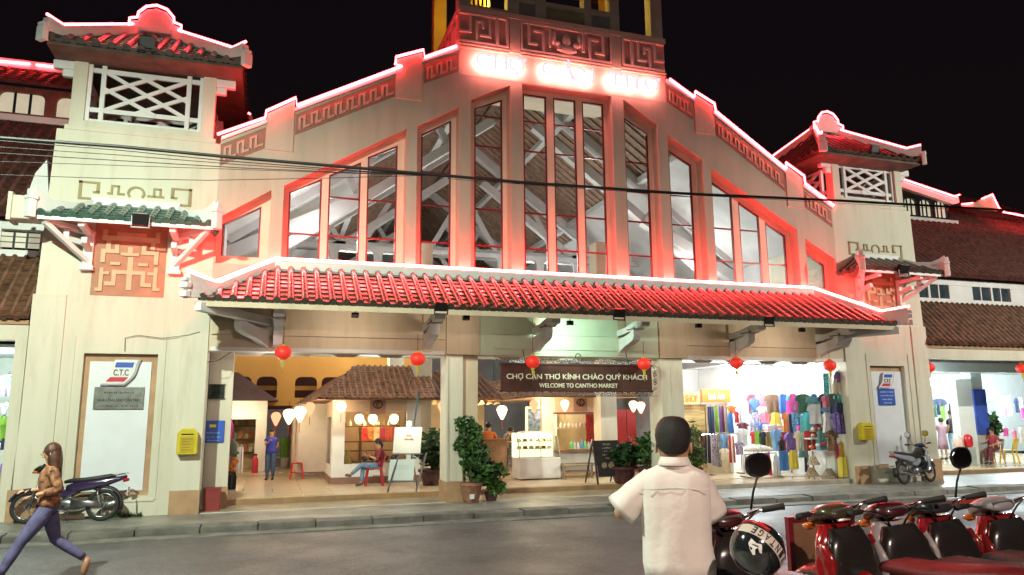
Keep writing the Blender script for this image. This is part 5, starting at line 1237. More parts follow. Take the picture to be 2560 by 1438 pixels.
def stool(label, loc, c, nm, h=.45, grp=None):
    t = thing('plastic_stool', label, 'stool', (0,0,0), 0, grp); m_ = mat('plastic_'+nm, c, .35, var=.05)
    MB().box(-.15, .15, -.15, .15, h-.03, h).build('seat', m_, t, bevel=.012)
    for sx_ in (-1, 1):
        for sy_ in (-1, 1): g = MB(); g.bar((sx_*.13, sy_*.13, h-.03), (sx_*.18, sy_*.18, 0), .03, .03); g.build('leg', m_, t)
    g = MB(); g.box(-.16, .16, -.165, -.145, .18, .20); g.build('rung', m_, t); g = MB(); g.box(-.16, .16, .145, .165, .18, .20); g.build('rung', m_, t)
    t.location = loc; return t
stool('red plastic stool left of the kiosk side window', Gp(741, 1198), (.65,.05,.06), 'red', .46)
plastic_chair('red plastic chair the reading woman sits on', Gp(935, 1214), R(-95), (.40,.03,.04), 'darkred')
plastic_chair('red plastic chair beside the left pillar of the first opening', Gp(522, 1258, .15), R(20), (.6,.04,.05), 'red2')
bxo = thing('crate', 'dark red crate behind the red chair by the left pillar', 'crate', (-.98, .42, .15)); MB().box(-1.12, -.82, .3, .56, .15, .58).build('body', mat('crate_red', (.25,.03,.03), .5), bxo, bevel=.01); MB().box(-1.13, -.81, .29, .57, .56, .60).build('rim', mat('crate_red', (.25,.03,.03), .5), bxo)
# easel with two boards
ez = thing('easel', 'grey easel holding two white menu boards at the step', 'easel', Gp(1000, 1226, .27)); e = Gp(1000, 1226, .27)
def eb(px0, py0, px1, py1, skew, y, m_, nm):
    a = Yp(px0, py0, y); b = Yp(px1, py1, y); w_ = b.x-a.x
    g = MB(); g.add([(a.x, y, b.z), (b.x-skew, y, b.z), (b.x, y+.06, a.z), (a.x+skew, y+.06, a.z), (a.x, y+.02, b.z), (b.x-skew, y+.02, b.z), (b.x, y+.08, a.z), (a.x+skew, y+.08, a.z)], [(0,1,2,3),(7,6,5,4),(0,4,5,1),(1,5,6,2),(2,6,7,3),(3,7,4,0)])
    return g.build(nm, m_, ez), a, b
M_BOARD = mat('board_white', (.72,.76,.74), .4, var=.03); M_BOARDB = mat('board_pale_blue', (.55,.66,.68), .4, var=.03)
eb(983, 1069, 1056, 1133, .05, 1.45, M_BOARD, 'upper_board'); o, a, b = eb(971, 1150, 1038, 1202, .05, 1.40, M_BOARDB, 'lower_board')
for k in range(5): MB().box(a.x+.12, b.x-.14, 1.43, 1.432, b.z+.10+.06*k, b.z+.105+.06*k).build('print_line', mat('faint_print', (.35,.4,.45), .6), o)
text('MENU', tuple(Yp(1022, 1088, 1.47)), .05, mat('faint_red', (.6,.25,.2), .6), ez, wfit=.14); text('GOOD COFFEE', tuple(Yp(1022, 1098, 1.47)), .04, MATS['faint_red'], ez, wfit=.22)
for (q0, q1) in (((985, 1066), (968, 1232)), ((1052, 1066), (1040, 1232))):
    a = Yp(q0[0]+14, q0[1]+66, 1.5); b = Yp(q1[0], q1[1], 1.32); g = MB(); g.bar(a, (b.x, b.y, .27), .03, .03); g.build('leg', M_GREYM, ez)
a = Yp(1030, 1135, 1.5); g = MB(); g.bar(a, (a.x+.25, 2.1, .27), .03, .03); g.build('rear_leg', M_GREYM, ez)
a = Yp(968, 1203, 1.40); b = Yp(1040, 1203, 1.40); g = MB(); g.bar(a, b, .04, .03); g.build('ledge', M_GREYM, ez)
a = Yp(979, 1135, 1.45); b = Yp(1056, 1135, 1.45); g = MB(); g.bar(a, b, .04, .03); g.build('ledge', M_GREYM, ez)
cl = thing('clip_lamp', 'lit clip lamp glowing above the upper menu board', 'lamp', Yp(1022, 1062, 1.42)); p = Yp(1022, 1062, 1.42)
MB().ell(p, .055, .055, .045, 12, 8).build('bulb', M_LAMPWARM, cl, smooth=True); MB().lathe([(.02,0),(.07,.05)], (p.x, p.y, p.z+.03), 12).build('reflector', M_WHITE, cl); lamp('bulb_light', 'POINT', (p.x, p.y-.12, p.z+.02), 5, (1,.85,.6), .05)
# parasol pole leaning
t = thing('folded_parasol', 'dark green folded parasol pole leaning by the palm', 'parasol', Yp(1040, 1200, 1.9)); a = Yp(1047, 980, 1.9); b = Yp(1036, 1055, 1.8)
MB().tube([a, b, (b.x-.05, 1.9, .8)], [.03, .02, .02], 8).build('pole', mat('dark_teal', (.03,.07,.07), .5), t, smooth=True)
# chalk A-board
ab = thing('chalk_board', 'dark folding chalk board with round food pictures right of the benches', 'sign board', Gp(1510, 1212, .27)); q = Gp(1510, 1212, .27)
def yq(px, py): return Yp(px, py, 1.35)
a = yq(1486, 1102); b = yq(1546, 1102); c = yq(1498, 1203); d = yq(1552, 1203); M_CHALK = mat('chalk_black', (.035,.03,.035), .5, var=.2, scale=8)
bz = c.z+.10
g = MB(); g.add([(a.x,1.42,a.z),(b.x,1.42,a.z),(d.x,1.30,bz),(c.x-.02,1.30,bz),(a.x,1.45,a.z),(b.x,1.45,a.z),(d.x,1.33,bz),(c.x-.02,1.33,bz)], [(3,2,1,0),(4,5,6,7),(0,1,5,4),(1,2,6,5),(2,3,7,6),(3,0,4,7)]); g.build('front_board', M_CHALK, ab)
g = MB(); g.bar((a.x,1.46,a.z), (a.x-.06,1.85,.27), .03, .03); g.build('leg', M_CHALK, ab); g = MB(); g.bar((b.x,1.46,a.z), (b.x-.02,1.85,.27), .03, .03); g.build('leg', M_CHALK, ab)
g = MB(); g.bar((a.x-.02,1.4,a.z), (c.x-.08,1.25,.27), .03, .04); g.build('leg', M_CHALK, ab); g = MB(); g.bar((b.x,1.4,a.z), (d.x+.01,1.25,.27), .03, .04); g.build('leg', M_CHALK, ab)
mc = mat('chalk_print', (.45,.42,.38), .6); cxm = (a.x+b.x)/2+.01
for k, (s, w_) in enumerate((('SPECIAL', .22), ('coffee', .25), ('juice', .16), ('ice cream', .26), ('tea', .12))): text(s, (cxm, 1.405-.015*k-.012, a.z-.10-.085*k), .045, mc, ab, wfit=w_)
for (ox, r_) in ((-.10, .075), (.10, .085)):
    z = a.z-.62; y = 1.42-.12*(.62/(a.z-bz))-.006
    g = MB(); g.prism([(cxm+ox+r_*math.cos(R(k)), z+r_*math.sin(R(k))) for k in range(0, 360, 24)], y-.004, y); g.build('food_picture', mat('food_print', (.42,.32,.22), .5, var=.5, scale=30), ab)
# benches
def bench(label, x, y, L_):
    t = thing('wooden_bench', label, 'bench', (x, y, .27)); m_ = mat('grey_wood', (.32,.25,.18), .6, var=.3)
    for k in range(3): MB().box(x, x+L_, y+.11*k, y+.11*k+.09, .62, .65).build('seat_slat', m_, t)
    for xx in (x+.04, x+L_-.1):
        for yy in (y+.02, y+.26): MB().box(xx, xx+.05, yy, yy+.05, .27, .62).build('leg', m_, t)
    MB().box(x+.06, x+L_-.06, y+.03, y+.06, .42, .46).build('rail', m_, t)
bench('low grey wooden bench between the cake display and the chalk board', 7.72, 2.9, .95); bench('second low wooden bench, under the serving counter', 7.95, 3.5, 1.0)
# cake display
cd = thing('cake_display', 'lit curved glass cake display with white base in the cafe', 'display case', (7.2, 3.6, .27))
MB().box(6.55, 7.75, 3.1, 3.75, .30, .86).build('base', M_WHITE, cd, bevel=.02); MB().box(6.6, 7.7, 3.14, 3.7, .27, .30).build('plinth', M_DARKM, cd)
MB().box(6.55, 7.75, 3.70, 3.75, .86, 1.52).build('rear_panel', mat('display_lit', (.8,.78,.4), .5, emit=(1,.92,.45), estr=.9), cd)
MB().box(6.75, 7.75, 3.40, 3.78, 1.52, 1.56).build('top', M_WHITE, cd)
g = MB(); prof = [(3.12,.86),(3.14,1.05),(3.22,1.28),(3.34,1.46),(3.42,1.52)]
for (u, v) in zip(prof, prof[1:]): g.add([(6.57,u[0],u[1]),(7.73,u[0],u[1]),(7.73,v[0],v[1]),(6.57,v[0],v[1])], [(0,1,2,3)])
g.build('curved_glass', M_GLASS, cd, smooth=True)
for x in (6.56, 7.18, 7.73): MB().tube([(x, y-.01, z) for y, z in prof], .014, 5).build('glass_frame', M_GREYM, cd)
for z in (1.08, 1.28): MB().box(6.58, 7.72, 3.32, 3.7, z, z+.012).build('glass_shelf', M_WHITE, cd)
for i in range(12):
    x = 6.66+(i % 6)*.18; z = 1.092 if i < 6 else 1.292; o = MB().lathe([(.065,0),(.068,.05),(.05,.075)], (x, 3.45, z), 12).build('cake', mat('cake_%d' % (i % 3), [(.75,.6,.35),(.35,.16,.06),(.75,.7,.62)][i % 3], .6), None, loc=(x, 3.45, z), smooth=40)
    tag(o, 'small round cake %s from the left on the %s shelf of the cake display' % (ORD[i % 6], 'lower' if i < 6 else 'upper'), 'cake', 'cakes in the display')
lamp('display_light', 'POINT', (7.15, 3.45, 1.45), 6, (1,.92,.6), .05)
# drinks cabinet, counter, dispenser, cups
t = thing('brown_cabinet', 'brown wooden counter cabinet left of the cake display', 'cabinet', (6.3, 4.4, .27)); MB().box(5.75, 6.75, 4.8, 5.3, .27, 1.3).build('body', M_BROWN, t, bevel=.01); MB().box(5.7, 6.8, 4.75, 5.35, 1.3, 1.34).build('top', M_WOOD, t)
t = thing('drink_cabinet', 'glass fronted cabinet with yellow lit frame behind the cake display', 'cabinet', (7.6, 5.2, 1.0)); MB().box(7.55, 8.45, 5.3, 5.5, 1.45, 2.2).build('body', mat('cab_blue', (.2,.3,.45), .3, var=.5, scale=9), t)
for q in ((7.5,8.5,2.2,2.26),(7.5,8.5,1.39,1.45),(7.5,7.56,1.45,2.2),(8.44,8.5,1.45,2.2)): MB().box(q[0], q[1], 5.26, 5.3, q[2], q[3]).build('lit_frame', glow('cab_yellow', (1,.9,.3), 1.5), t)
for i in range(9):
    bottle(8.55+.11*i, 4.25, 1.02, .26-.03*(i % 3), .045, mat('btl_%d' % (i % 4), [(.1,.6,.15),(.45,.5,.5),(.5,.55,.58),(.1,.25,.6)][i % 4], .2), 'bottle %s from the left on the serving counter' % ORD[i], 'bottle', 'bottles on the serving counter')
for i in range(7):
    bottle(8.62+.13*i, 5.2, 1.62, .16, .045, mat('cup_white', (.7,.7,.68), .3), 'white cup %s from the left on the shelf above the counter' % ORD[i], 'cup', 'cups on the high shelf', 'cup')
t = thing('cup_shelf', 'narrow white shelf carrying cups inside the cafe kiosk', 'shelf', (9, 5.25, 1.6)); MB().box(8.5, 9.6, 5.1, 5.4, 1.59, 1.62).build('board', M_WHITE, t)
ct_ = thing('cafe_table', 'small dark table before the cafe counter', 'table', (6.0, 6.3, .27)); MB().box(5.5, 6.4, 6.1, 6.7, 1.0, 1.04).build('top', M_BROWN, ct_)
for x in (5.55, 6.33):
    for y in (6.13, 6.64): MB().box(x, x+.04, y, y+.04, .27, 1.0).build('leg', M_BROWN, ct_)

# ================================================================ CLOTHES
def garment(px, py, wp, hp, y, kind, c, label, grp, pat=None, cat=None, thick=.032, name=None):
    if 1700 < px < 2150 and y < 4:
        while Yp(px+wp*.6, py, y).x > 14.74 and y > .25: y -= .04
    if kind in ('shirt', 'dress', 'vest'): wp *= 1.3
    elif kind == 'pants': wp *= 1.12
    a = Yp(px-wp/2, py-hp/2*1.08, y); b = Yp(px+wp/2, py+hp/2*1.08, y); W = b.x-a.x; H = a.z-b.z; cx_ = (a.x+b.x)/2; rn = random.Random(int(px*7+py))
    mn = 'fabric_%02d%02d%02d' % tuple(int(v*60) for v in c)
    m_ = mat(mn+(pat or ''), c, .8, var=.12 if not pat else .9, scale=4 if not pat else 28, cloth=True)
    prof = {'shirt': [(0,.34),(.04,.62),(.10,.86),(.30,1.0),(.36,.96),(.37,.70),(.7,.68),(1,.72)],
            'dress': [(0,.30),(.06,.55),(.15,.60),(.32,.50),(.6,.72),(1,1.0)],
            'cloth': [(0,.80),(.05,.95),(.5,1.0),(1,.96)],
            'pants': [(0,.72),(.1,.8),(.3,.95),(.6,.92),(1,.9)],
            'vest': [(0,.45),(.12,.62),(.30,.72),(.34,.9),(.7,.92),(1,1)]}[kind]
    g = MB(); nu = 9; rings = []; ph = rn.uniform(0, 6)
    for (t, f_) in prof:
        fr, bk = [], []
        for k in range(nu):
            u = -1+2*k/(nu-1); fold = .022*math.sin(u*7+ph+t*1.5)*(0.3+t)+.010*math.sin(u*15+ph*2)
            edge = (1-abs(u)**3)
            fr.append((cx_+u*W/2*f_, y-thick*.5*edge-fold, a.z-H*t)); bk.append((cx_+u*W/2*f_, y+thick*.5*edge-fold+.004, a.z-H*t))
        rings.append(fr+bk[::-1])
    g.loft(rings)
    nm = name or {'shirt':'shirt','dress':'dress','cloth':'hanging_cloth','pants':'trousers','vest':'vest'}[kind]
    t = thing(nm, label, cat or nm.replace('_', ' '), (cx_, y, a.z), 0, grp)
    if name == 'mannequin': pass
    g.build('fabric', m_, t, smooth=60)
    g = MB(); g.tube([(cx_-W*.18, y, a.z-.015), (cx_, y, a.z+.03), (cx_+W*.18, y, a.z-.015)], .006, 4); g.tube([(cx_, y, a.z+.03), (cx_+.015, y, a.z+.06), (cx_, y, a.z+.075)], .004, 4); g.build('hanger', M_DARKM, t)
    return t
def crop(cx_, cy_, w_, h, ox, oy, s): return (ox+cx_/s, oy+cy_/s, w_/s, h/s)
CN = {'white':(.75,.75,.75),'blue':(.06,.14,.50),'sky':(.20,.42,.70),'red':(.60,.03,.04),'pink':(.75,.22,.32),'crimson':(.42,.02,.08),'navy':(.02,.03,.10),'purple':(.22,.12,.45),'magenta':(.75,.08,.40),'cyan':(.12,.60,.62),'teal':(.12,.30,.32),'yellow':(.75,.62,.08),'grey':(.35,.36,.38),'black':(.02,.02,.025),'green':(.22,.45,.05),'dark green':(.04,.12,.06),'maroon':(.22,.03,.06),'brown':(.22,.12,.06),'orange':(.75,.22,.04),'cream':(.70,.62,.48),'lilac':(.5,.42,.6),'mustard':(.60,.38,.05),'royal blue':(.05,.20,.60)}
def put(items, ox, oy, s, where, grp):
    cnt = {}
    for (cx_, cy_, w_, h, y, kind, cn, extra) in items:
        px, py, wp, hp = crop(cx_, cy_, w_, h, ox, oy, s)
        pat = 'p' if 'patterned' in extra or 'striped' in extra else None
        garment(px, py, wp, hp, y, kind, CN[cn], (extra+' '+cn+' '+{'shirt':'shirt','dress':'dress','cloth':'hanging cloth','pants':'trousers','vest':'vest'}[kind]+' '+where).strip(), grp, pat)
A_ = [ (110,590,100,190,2.9,'shirt','blue','upper'),(185,520,120,110,2.95,'shirt','pink','topmost'),(200,630,110,100,2.85,'shirt','white','round'),(110,670,80,90,2.8,'shirt','dark green','small'),(205,715,90,100,2.75,'shirt','crimson','middle'),
 (125,800,90,120,2.7,'shirt','sky','lower'),(205,815,90,120,2.6,'shirt','blue','lower bright'),(122,905,100,120,2.65,'shirt','red','lowest'),(275,575,62,235,3.4,'cloth','yellow','striped'),(335,585,90,255,3.3,'dress','purple','patterned'),(415,550,60,160,3.25,'shirt','magenta','narrow'),
 (440,690,70,110,3.2,'shirt','white','small'),(525,535,130,150,3.1,'shirt','cyan','bright'),(520,740,110,240,3.15,'pants','navy','long'),(745,560,150,160,3.5,'shirt','teal','pale'),(765,655,165,190,3.2,'shirt','white','big')]
put(A_, 1860, 880, 4.229, 'on the left wall of the bright clothes shop', 'clothes in the bright shop')
A_ = [(870,350,80,230,2.2,'cloth','cyan','narrow striped'),(1005,265,110,110,2.0,'vest','purple','topmost'),(985,370,90,160,2.05,'vest','cream','pale'),(880,540,110,140,1.9,'shirt','pink','upper'),(885,645,110,120,1.85,'shirt','sky','lower'),(1000,515,115,120,1.8,'shirt','cyan','bright'),
 (1012,700,140,310,1.7,'shirt','navy','long printed'),(1112,620,120,280,1.6,'shirt','navy','outermost dark'),(985,1050,52,150,1.5,'cloth','crimson','short'),(1035,1060,80,200,1.45,'dress','mustard','hanging'),(1052,1215,125,190,1.30,'cloth','yellow','floor length')]
put(A_, 1860, 880, 4.229, 'at the right pillar of the clothes shop', 'clothes at the right pillar')
A_ = [(30,1200,46,170,1.55,'vest','grey','first'),(66,1200,46,190,1.5,'vest','mustard','second'),(104,1195,44,200,1.5,'vest','crimson','third'),(144,1195,44,200,1.5,'vest','brown','fourth'),(196,1195,50,190,1.5,'vest','sky','fifth'),(262,1190,72,210,1.45,'vest','red','sixth'),(345,1200,80,190,1.5,'vest','white','seventh')]
put(A_, 1860, 880, 4.229, 'from the left on the low rack', 'tops on the low rack')
A_ = [(430,1150,105,190,1.3,'pants','royal blue','bright'),(527,1140,105,185,1.25,'pants','yellow','bright'),(500,960,125,190,1.6,'shirt','purple','patterned'),(395,1010,60,150,1.5,'shirt','black','narrow'),(345,930,110,200,1.9,'shirt','sky','slanting pale'),(590,780,90,120,2.4,'dress','blue','upper'),(600,900,110,230,2.3,'dress','magenta','long'),(625,1000,95,210,2.2,'dress','teal','long'),(690,820,60,220,2.5,'dress','yellow','pale'),(205,920,70,140,2.3,'shirt','black','small'),(660,1160,50,200,1.9,'pants','navy','thin')]
put(A_, 1860, 880, 4.229, 'in the middle of the clothes display', 'clothes in the middle of the display')
A_ = [(372,725,80,265,2.6,'pants','navy','first'),(432,715,50,250,2.6,'pants','green','second'),(470,720,40,250,2.58,'pants','purple','third'),(500,715,44,250,2.56,'pants','maroon','fourth'),(532,720,36,250,2.54,'pants','grey','fifth'),(582,745,66,210,2.5,'pants','royal blue','sixth'),(590,610,90,80,2.5,'shirt','orange','small'),(645,690,50,110,2.45,'shirt','red','small')]
put(A_, 1690, 880, 4.23, 'on the rail under the orange sign', 'trousers under the orange sign')
A_ = [(225,1020,60,270,2.7,'cloth','brown','first patterned'),(280,1020,50,270,2.65,'cloth','maroon','second patterned'),(318,1020,36,270,2.6,'pants','black','third'),(352,1025,46,280,2.55,'pants','navy','fourth'),(405,1040,70,310,2.5,'cloth','lilac','fifth patterned'),(455,1050,56,310,2.45,'cloth','grey','sixth patterned'),(510,950,90,150,2.5,'shirt','sky','pale'),(512,1080,90,110,2.35,'shirt','cream','printed'),(575,1030,40,260,2.4,'cloth','red','seventh'),(612,1030,34,260,2.4,'cloth','orange','eighth'),
 (705,720,120,120,2.8,'shirt','white','upper'),(712,800,115,90,2.7,'shirt','maroon','small'),(700,900,130,160,2.6,'shirt','white','lower'),(670,1020,100,120,2.5,'shirt','lilac','striped')]
put(A_, 1690, 880, 4.23, 'on the low rack before the shutter', 'clothes before the shutter')
# more pieces that fill the deep wall of the shop
rn = random.Random(21); names = ['white','sky','pink','cream','cyan','lilac','grey']
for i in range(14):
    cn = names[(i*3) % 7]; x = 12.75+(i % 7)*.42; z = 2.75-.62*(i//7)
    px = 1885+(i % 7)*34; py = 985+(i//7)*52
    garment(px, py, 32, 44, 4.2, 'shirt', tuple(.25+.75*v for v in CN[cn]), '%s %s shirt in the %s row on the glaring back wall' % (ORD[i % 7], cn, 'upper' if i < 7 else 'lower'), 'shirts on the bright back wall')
rn = random.Random(33); allc = list(CN)
for i in range(26):
    cn = allc[(i*7+3) % len(allc)]; kd = ['shirt','dress','shirt','cloth','vest'][i % 5]; row = i//9; px = 1880+(i % 9)*26+(row*9); py = 1010+row*46
    garment(px, py, 24+6*(i % 3), 46, 3.0-.3*row, kd, CN[cn], '%s %s %s in the %s crowded row of the clothes shop' % (ORD[i % 9], cn, {'cloth':'cloth'}.get(kd, kd), ['upper','middle','lower'][row]), 'crowded rows in the clothes shop', 'p' if i % 4 == 1 else None)
# shop fabric: walls, signs, shutter, rails
shp = thing('clothes_shop', 'open fronted clothes shop with glaring white walls in the right opening', 'shop', (13, 3.5, .27))
M_SHW = mat('shop_white', (.80,.82,.82), .5, var=.03)
MB().box(13.2, 14.84, 4.9, 5.0, .27, 3.45).build('back_wall', M_SHW, shp); MB().box(13.1, 13.2, 3.0, 5.0, .27, 3.45).build('side_wall', M_SHW, shp); MB().box(12.0, 16.5, 4.5, 4.6, .27, 3.4).build('back_wall', M_SHW, shp)
MB().box(14.80, 14.845, .62, 4.5, .27, 3.4).build('pillar_side', M_SHW, shp)
MB().box(12.9, 16.4, 2.95, 4.9, 3.40, 3.45).build('ceiling', M_SHW, shp)
for k, (x, y) in enumerate(((13.4, 2.6), (14.3, 2.4), (13.6, 3.7), (15, 3.7))):
    t = thing('tube_light', 'fluorescent tube %s on the ceiling of the clothes shop' % ORD[k], 'light', (x, y, 3.3), 0, 'tube lights in the clothes shop')
    MB().tube([(x-.45, y, 3.33), (x+.45, y, 3.33)], .02, 8).build('tube', glow('shop_tube', (.85,.98,1), 28), t); MB().box(x-.5, x+.5, y-.03, y+.03, 3.35, 3.39).build('batten', M_WHITE, t)
for (x, y, z, e) in ((13.6, 2.4, 3.0, 75), (14.3, 3.4, 2.9, 80), (12.2, 2.2, 3.0, 34), (13.2, 1.6, 3.0, 30), (11, 2.4, 3.0, 28)): lamp('shop_light', 'POINT', (x, y, z), e, (.86, .97, 1.0), .2)
sg = Yp(1752, 975, 2.8); sb = Yp(1826, 1006, 2.8)
t = thing('shop_sign', 'orange shop sign with white script above the trousers rail', 'sign', (sg.x, 2.8, sb.z)); MB().box(sg.x, sb.x, 2.76, 2.82, sb.z, sg.z+.02).build('board', mat('sign_orange', (.85,.17,.03), .4, var=.04, emit=(1,.25,.05), estr=.25), t)
text('Linh Anh', ((sg.x+sb.x)/2, 2.755, (sg.z+sb.z)/2), .2, M_WHITE, t, wfit=(sb.x-sg.x)*.55)
s2 = Yp(1706, 982, 2.8); s3 = Yp(1748, 1010, 2.8); t = thing('shop_sign', 'faded orange and tan sign left of the orange script sign', 'sign', (s2.x, 2.8, s3.z)); MB().box(s2.x, s3.x, 2.77, 2.82, s3.z, s2.z).build('board', mat('sign_tan', (.78,.48,.18), .4, var=.2, scale=6, emit=(1,.5,.2), estr=.15), t); text('SHOP', ((s2.x+s3.x)/2, 2.76, (s2.z+s3.z)/2), .2, mat('sign_orange2', (.75,.25,.05), .5), t, wfit=(s3.x-s2.x)*.75)
s2 = Yp(1828, 972, 2.8); s3 = Yp(1850, 1000, 2.8); t = thing('shop_sign', 'small white lit panel right of the orange script sign', 'sign', (s2.x, 2.8, s3.z)); MB().box(s2.x, s3.x, 2.77, 2.82, s3.z, s2.z).build('board', mat('panel_lit', (.8,.85,.85), .4, emit=(.9,1,1), estr=.5), t)
s2 = Yp(1974, 912, 2.9); s3 = Yp(2044, 950, 2.9); t = thing('shop_sign', 'red and yellow hanging sign in the bright clothes shop', 'sign', (s2.x, 2.9, s3.z))
MB().box(s2.x, s3.x, 2.88, 2.92, (s2.z+s3.z)/2-.02, s2.z+.05).build('board', mat('sign_red_lit', (.8,.12,.10), .4, emit=(1,.2,.15), estr=.4), t); MB().box(s2.x, s3.x, 2.88, 2.92, s3.z-.02, (s2.z+s3.z)/2-.02).build('lower_board', mat('sign_yellow_lit', (.85,.62,.3), .4, emit=(1,.75,.4), estr=.4), t)
text('ANH THU SHOP', ((s2.x+s3.x)/2-.05, 2.87, s2.z-.10), .11, mat('sign_yellow_text', (.9,.7,.1), .5), t, wfit=(s3.x-s2.x)*.68); text('31', ((s2.x+s3.x)/2+.05, 2.87, s3.z+.10), .12, mat('sign_yellow_text2', (.8,.4,.1), .5), t, wfit=.18)
t = thing('roller_shutter', 'yellow slatted roller shutter left of the trousers rail', 'shutter', (11.6, 4.0, .27)); a = Yp(1708, 1012, 3.0); b = Yp(1772, 1160, 3.0); z = a.z
k = 0
while z > .3:
    MB().box(a.x, b.x, 2.98+.015*(k % 2), 3.02, z-.075, z).build('slat', mat('shutter_yellow', (.70,.48,.18), .5, var=.05), t); z -= .085; k += 1
MB().box(b.x, 13.1, 3.02, 3.1, .27, 2.2).build('back_panel', mat('shop_tan', (.7,.55,.35), .6), shp)
for (pa, pb, y, lb) in (((1762,1018),(1850,1014),2.62,'steel clothes rail with trousers under the orange sign'),((1740,1088),(1850,1083),2.6,'steel rack in front of the shutter'),((1862,1137),(1940,1132),1.5,'low steel rack with small tops')):
    a = Yp(*pa, y); b = Yp(*pb, y); t = thing('clothes_rack', lb, 'clothes rack', (a.x, y, .27)); MB().tube([a, b], .015, 6).build('rail', M_CHROME, t)
    for q in (a, b): MB().tube([(q.x, y, .27), (q.x, y, q.z)], .014, 6).build('upright', M_CHROME, t); 
    for q in (a, b): MB().box(q.x-.02, q.x+.02, y-.25, y+.25, .27, .31).build('foot', M_GREYM, t)
# flag-shirt star
fs = [o for o in bpy.data.objects if o.get('label', '').startswith('sixth red vest')][0]; p = fs.location+Vector((.0, 0, -.3)); g = MB(); pts = []
for k in range(10): r_ = .08 if k % 2 == 0 else .032; pts.append((p.x+r_*math.sin(R(36*k)), p.z+r_*math.cos(R(36*k))))
fs = [o for o in bpy.data.objects if o.get('label', '').startswith('sixth red vest')][0]
g.prism(pts, fs.location.y-.055, fs.location.y-.045); g.build('yellow_star', mat('star_yellow', (.85,.65,.05), .5), fs)
# folded piles on tables, parasol cloth over the rack
def table(label, px0, px1, py, y, depth_, nm='display_table', m_=None):
    a = Yp(px0, py, y); b = Yp(px1, py, y); t = thing(nm, label, 'table', (a.x, y, .27)); MB().box(a.x, b.x, y, y+depth_, a.z-.03, a.z).build('top', m_ or M_WHITE, t)
    for x in (a.x+.03, b.x-.06):
        for yy in (y+.03, y+depth_-.06): MB().box(x, x+.03, yy, yy+.03, .27, a.z-.03).build('leg', M_GREYM, t)
    return a, b
a, b = table('white table with folded cloths in the bright clothes shop', 1918, 1978, 1078, 2.3, .6)
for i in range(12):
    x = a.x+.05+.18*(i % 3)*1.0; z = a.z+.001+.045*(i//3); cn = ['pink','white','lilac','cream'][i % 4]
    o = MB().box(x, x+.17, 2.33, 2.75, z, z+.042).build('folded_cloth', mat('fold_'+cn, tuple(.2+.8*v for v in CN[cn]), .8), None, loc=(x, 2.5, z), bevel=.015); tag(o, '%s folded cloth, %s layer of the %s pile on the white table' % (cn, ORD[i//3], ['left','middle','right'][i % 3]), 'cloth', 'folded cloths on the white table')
g = MB(); c = Yp(1897, 1124, 1.5); t = thing('rack_cover', 'cream floral cloth draped over the low rack', 'cloth', c)
rings = []
for k, (rx_, dz) in enumerate(((.48,-.04),(.47,0),(.34,.07),(.12,.12))): rings.append([(c.x+rx_*math.cos(q*.524), c.y+.22*rx_/.48*math.sin(q*.524), c.z+dz+.012*math.sin(q*2.3)) for q in range(12)])
g.loft(rings); g.build('cloth', mat('floral_cream', (.62,.55,.48), .8, var=.5, scale=22), t, smooth=True)
# hats
def hat(p, r_, c, label, grp):
    t = thing('hat', label, 'hat', p, 0, grp); m_ = mat('hat_%02d%02d' % (int(c[0]*90), int(c[2]*90)), c, .7, var=.3, scale=25)
    MB().lathe([(r_, -.005), (r_, .0), (r_*.6, .01), (r_*.56, .05), (r_*.5, .09), (r_*.25, .11), (.01, .112)], tuple(p), 16, sy=.9).build('crown_and_brim', m_, t, smooth=50); MB().lathe([(r_*.61, .012), (r_*.585, .032)], tuple(p), 16, False, sy=.9).build('band', mat('hat_band', (.12,.08,.06), .7), t)
a, b = table('upper hat shelf of the round display stand', 2028, 2092, 1096, .75, .3)
hc = [(.55,.42,.26),(.12,.10,.09),(.6,.5,.36),(.5,.48,.46),(.35,.25,.16),(.62,.55,.45)]
for i in range(9):
    p = Yp(2033+(i % 5)*14, 1094-(i//5)*16, .85); hat(p, .11, hc[i % 6], 'sun hat %s on the %s tier of the hat stand' % (ORD[i % 5], 'lower' if i < 5 else 'upper'), 'hats on the stand')
for i in range(4): hat(Yp(2050+15*i, 1062-6*(i % 2), .9), .11, hc[(i+2) % 6], 'sun hat %s from the left at the top of the hat pile' % ORD[i], 'hats on the stand')
st = thing('display_stand', 'white round tiered display stand on wheels with woven bags', 'display stand', Yp(2060, 1190, .72)); c = Yp(2064, 1127, .72)
MB().lathe([(.42,0),(.42,.02)], tuple(c), 24, sy=.7).build('table_top', M_WHITE, st); MB().tube([(c.x,c.y,.3),(c.x,c.y,c.z-.001)], .02, 8).build('column', M_WHITE, st)
for k in range(3): g = MB(); aa = 2.1*k+.4; g.bar((c.x,c.y,.34), (c.x+.42*math.cos(aa), c.y+.3*math.sin(aa), .30), .04, .03); g.build('foot', M_WHITE, st)
for i, (px, py, r_, c_, nm) in enumerate(((2030,1178,.20,(.48,.36,.24),'left woven basket under the round stand'),(2074,1180,.22,(.50,.42,.32),'right striped basket under the round stand'),(2034,1148,.17,(.6,.48,.34),'upper woven basket stacked under the round stand'))):
    p = Yp(px, py+14, .62); p.z = max(p.z, .275); t = thing('basket', nm, 'basket', p, 0, 'woven baskets under the stand'); rr = [(r_, 0)]
    g = MB()
    for k in range(6): z = .04*k; f_ = 1-.12*k; g.lathe([(r_*f_, z), (r_*f_*1.03, z+.02), (r_*f_*.98, z+.037)], tuple(p), 16, False, sy=.9)
    g.build('weave', mat('wicker_%d' % i, c_, .7, var=.5, scale=30), t, smooth=True)
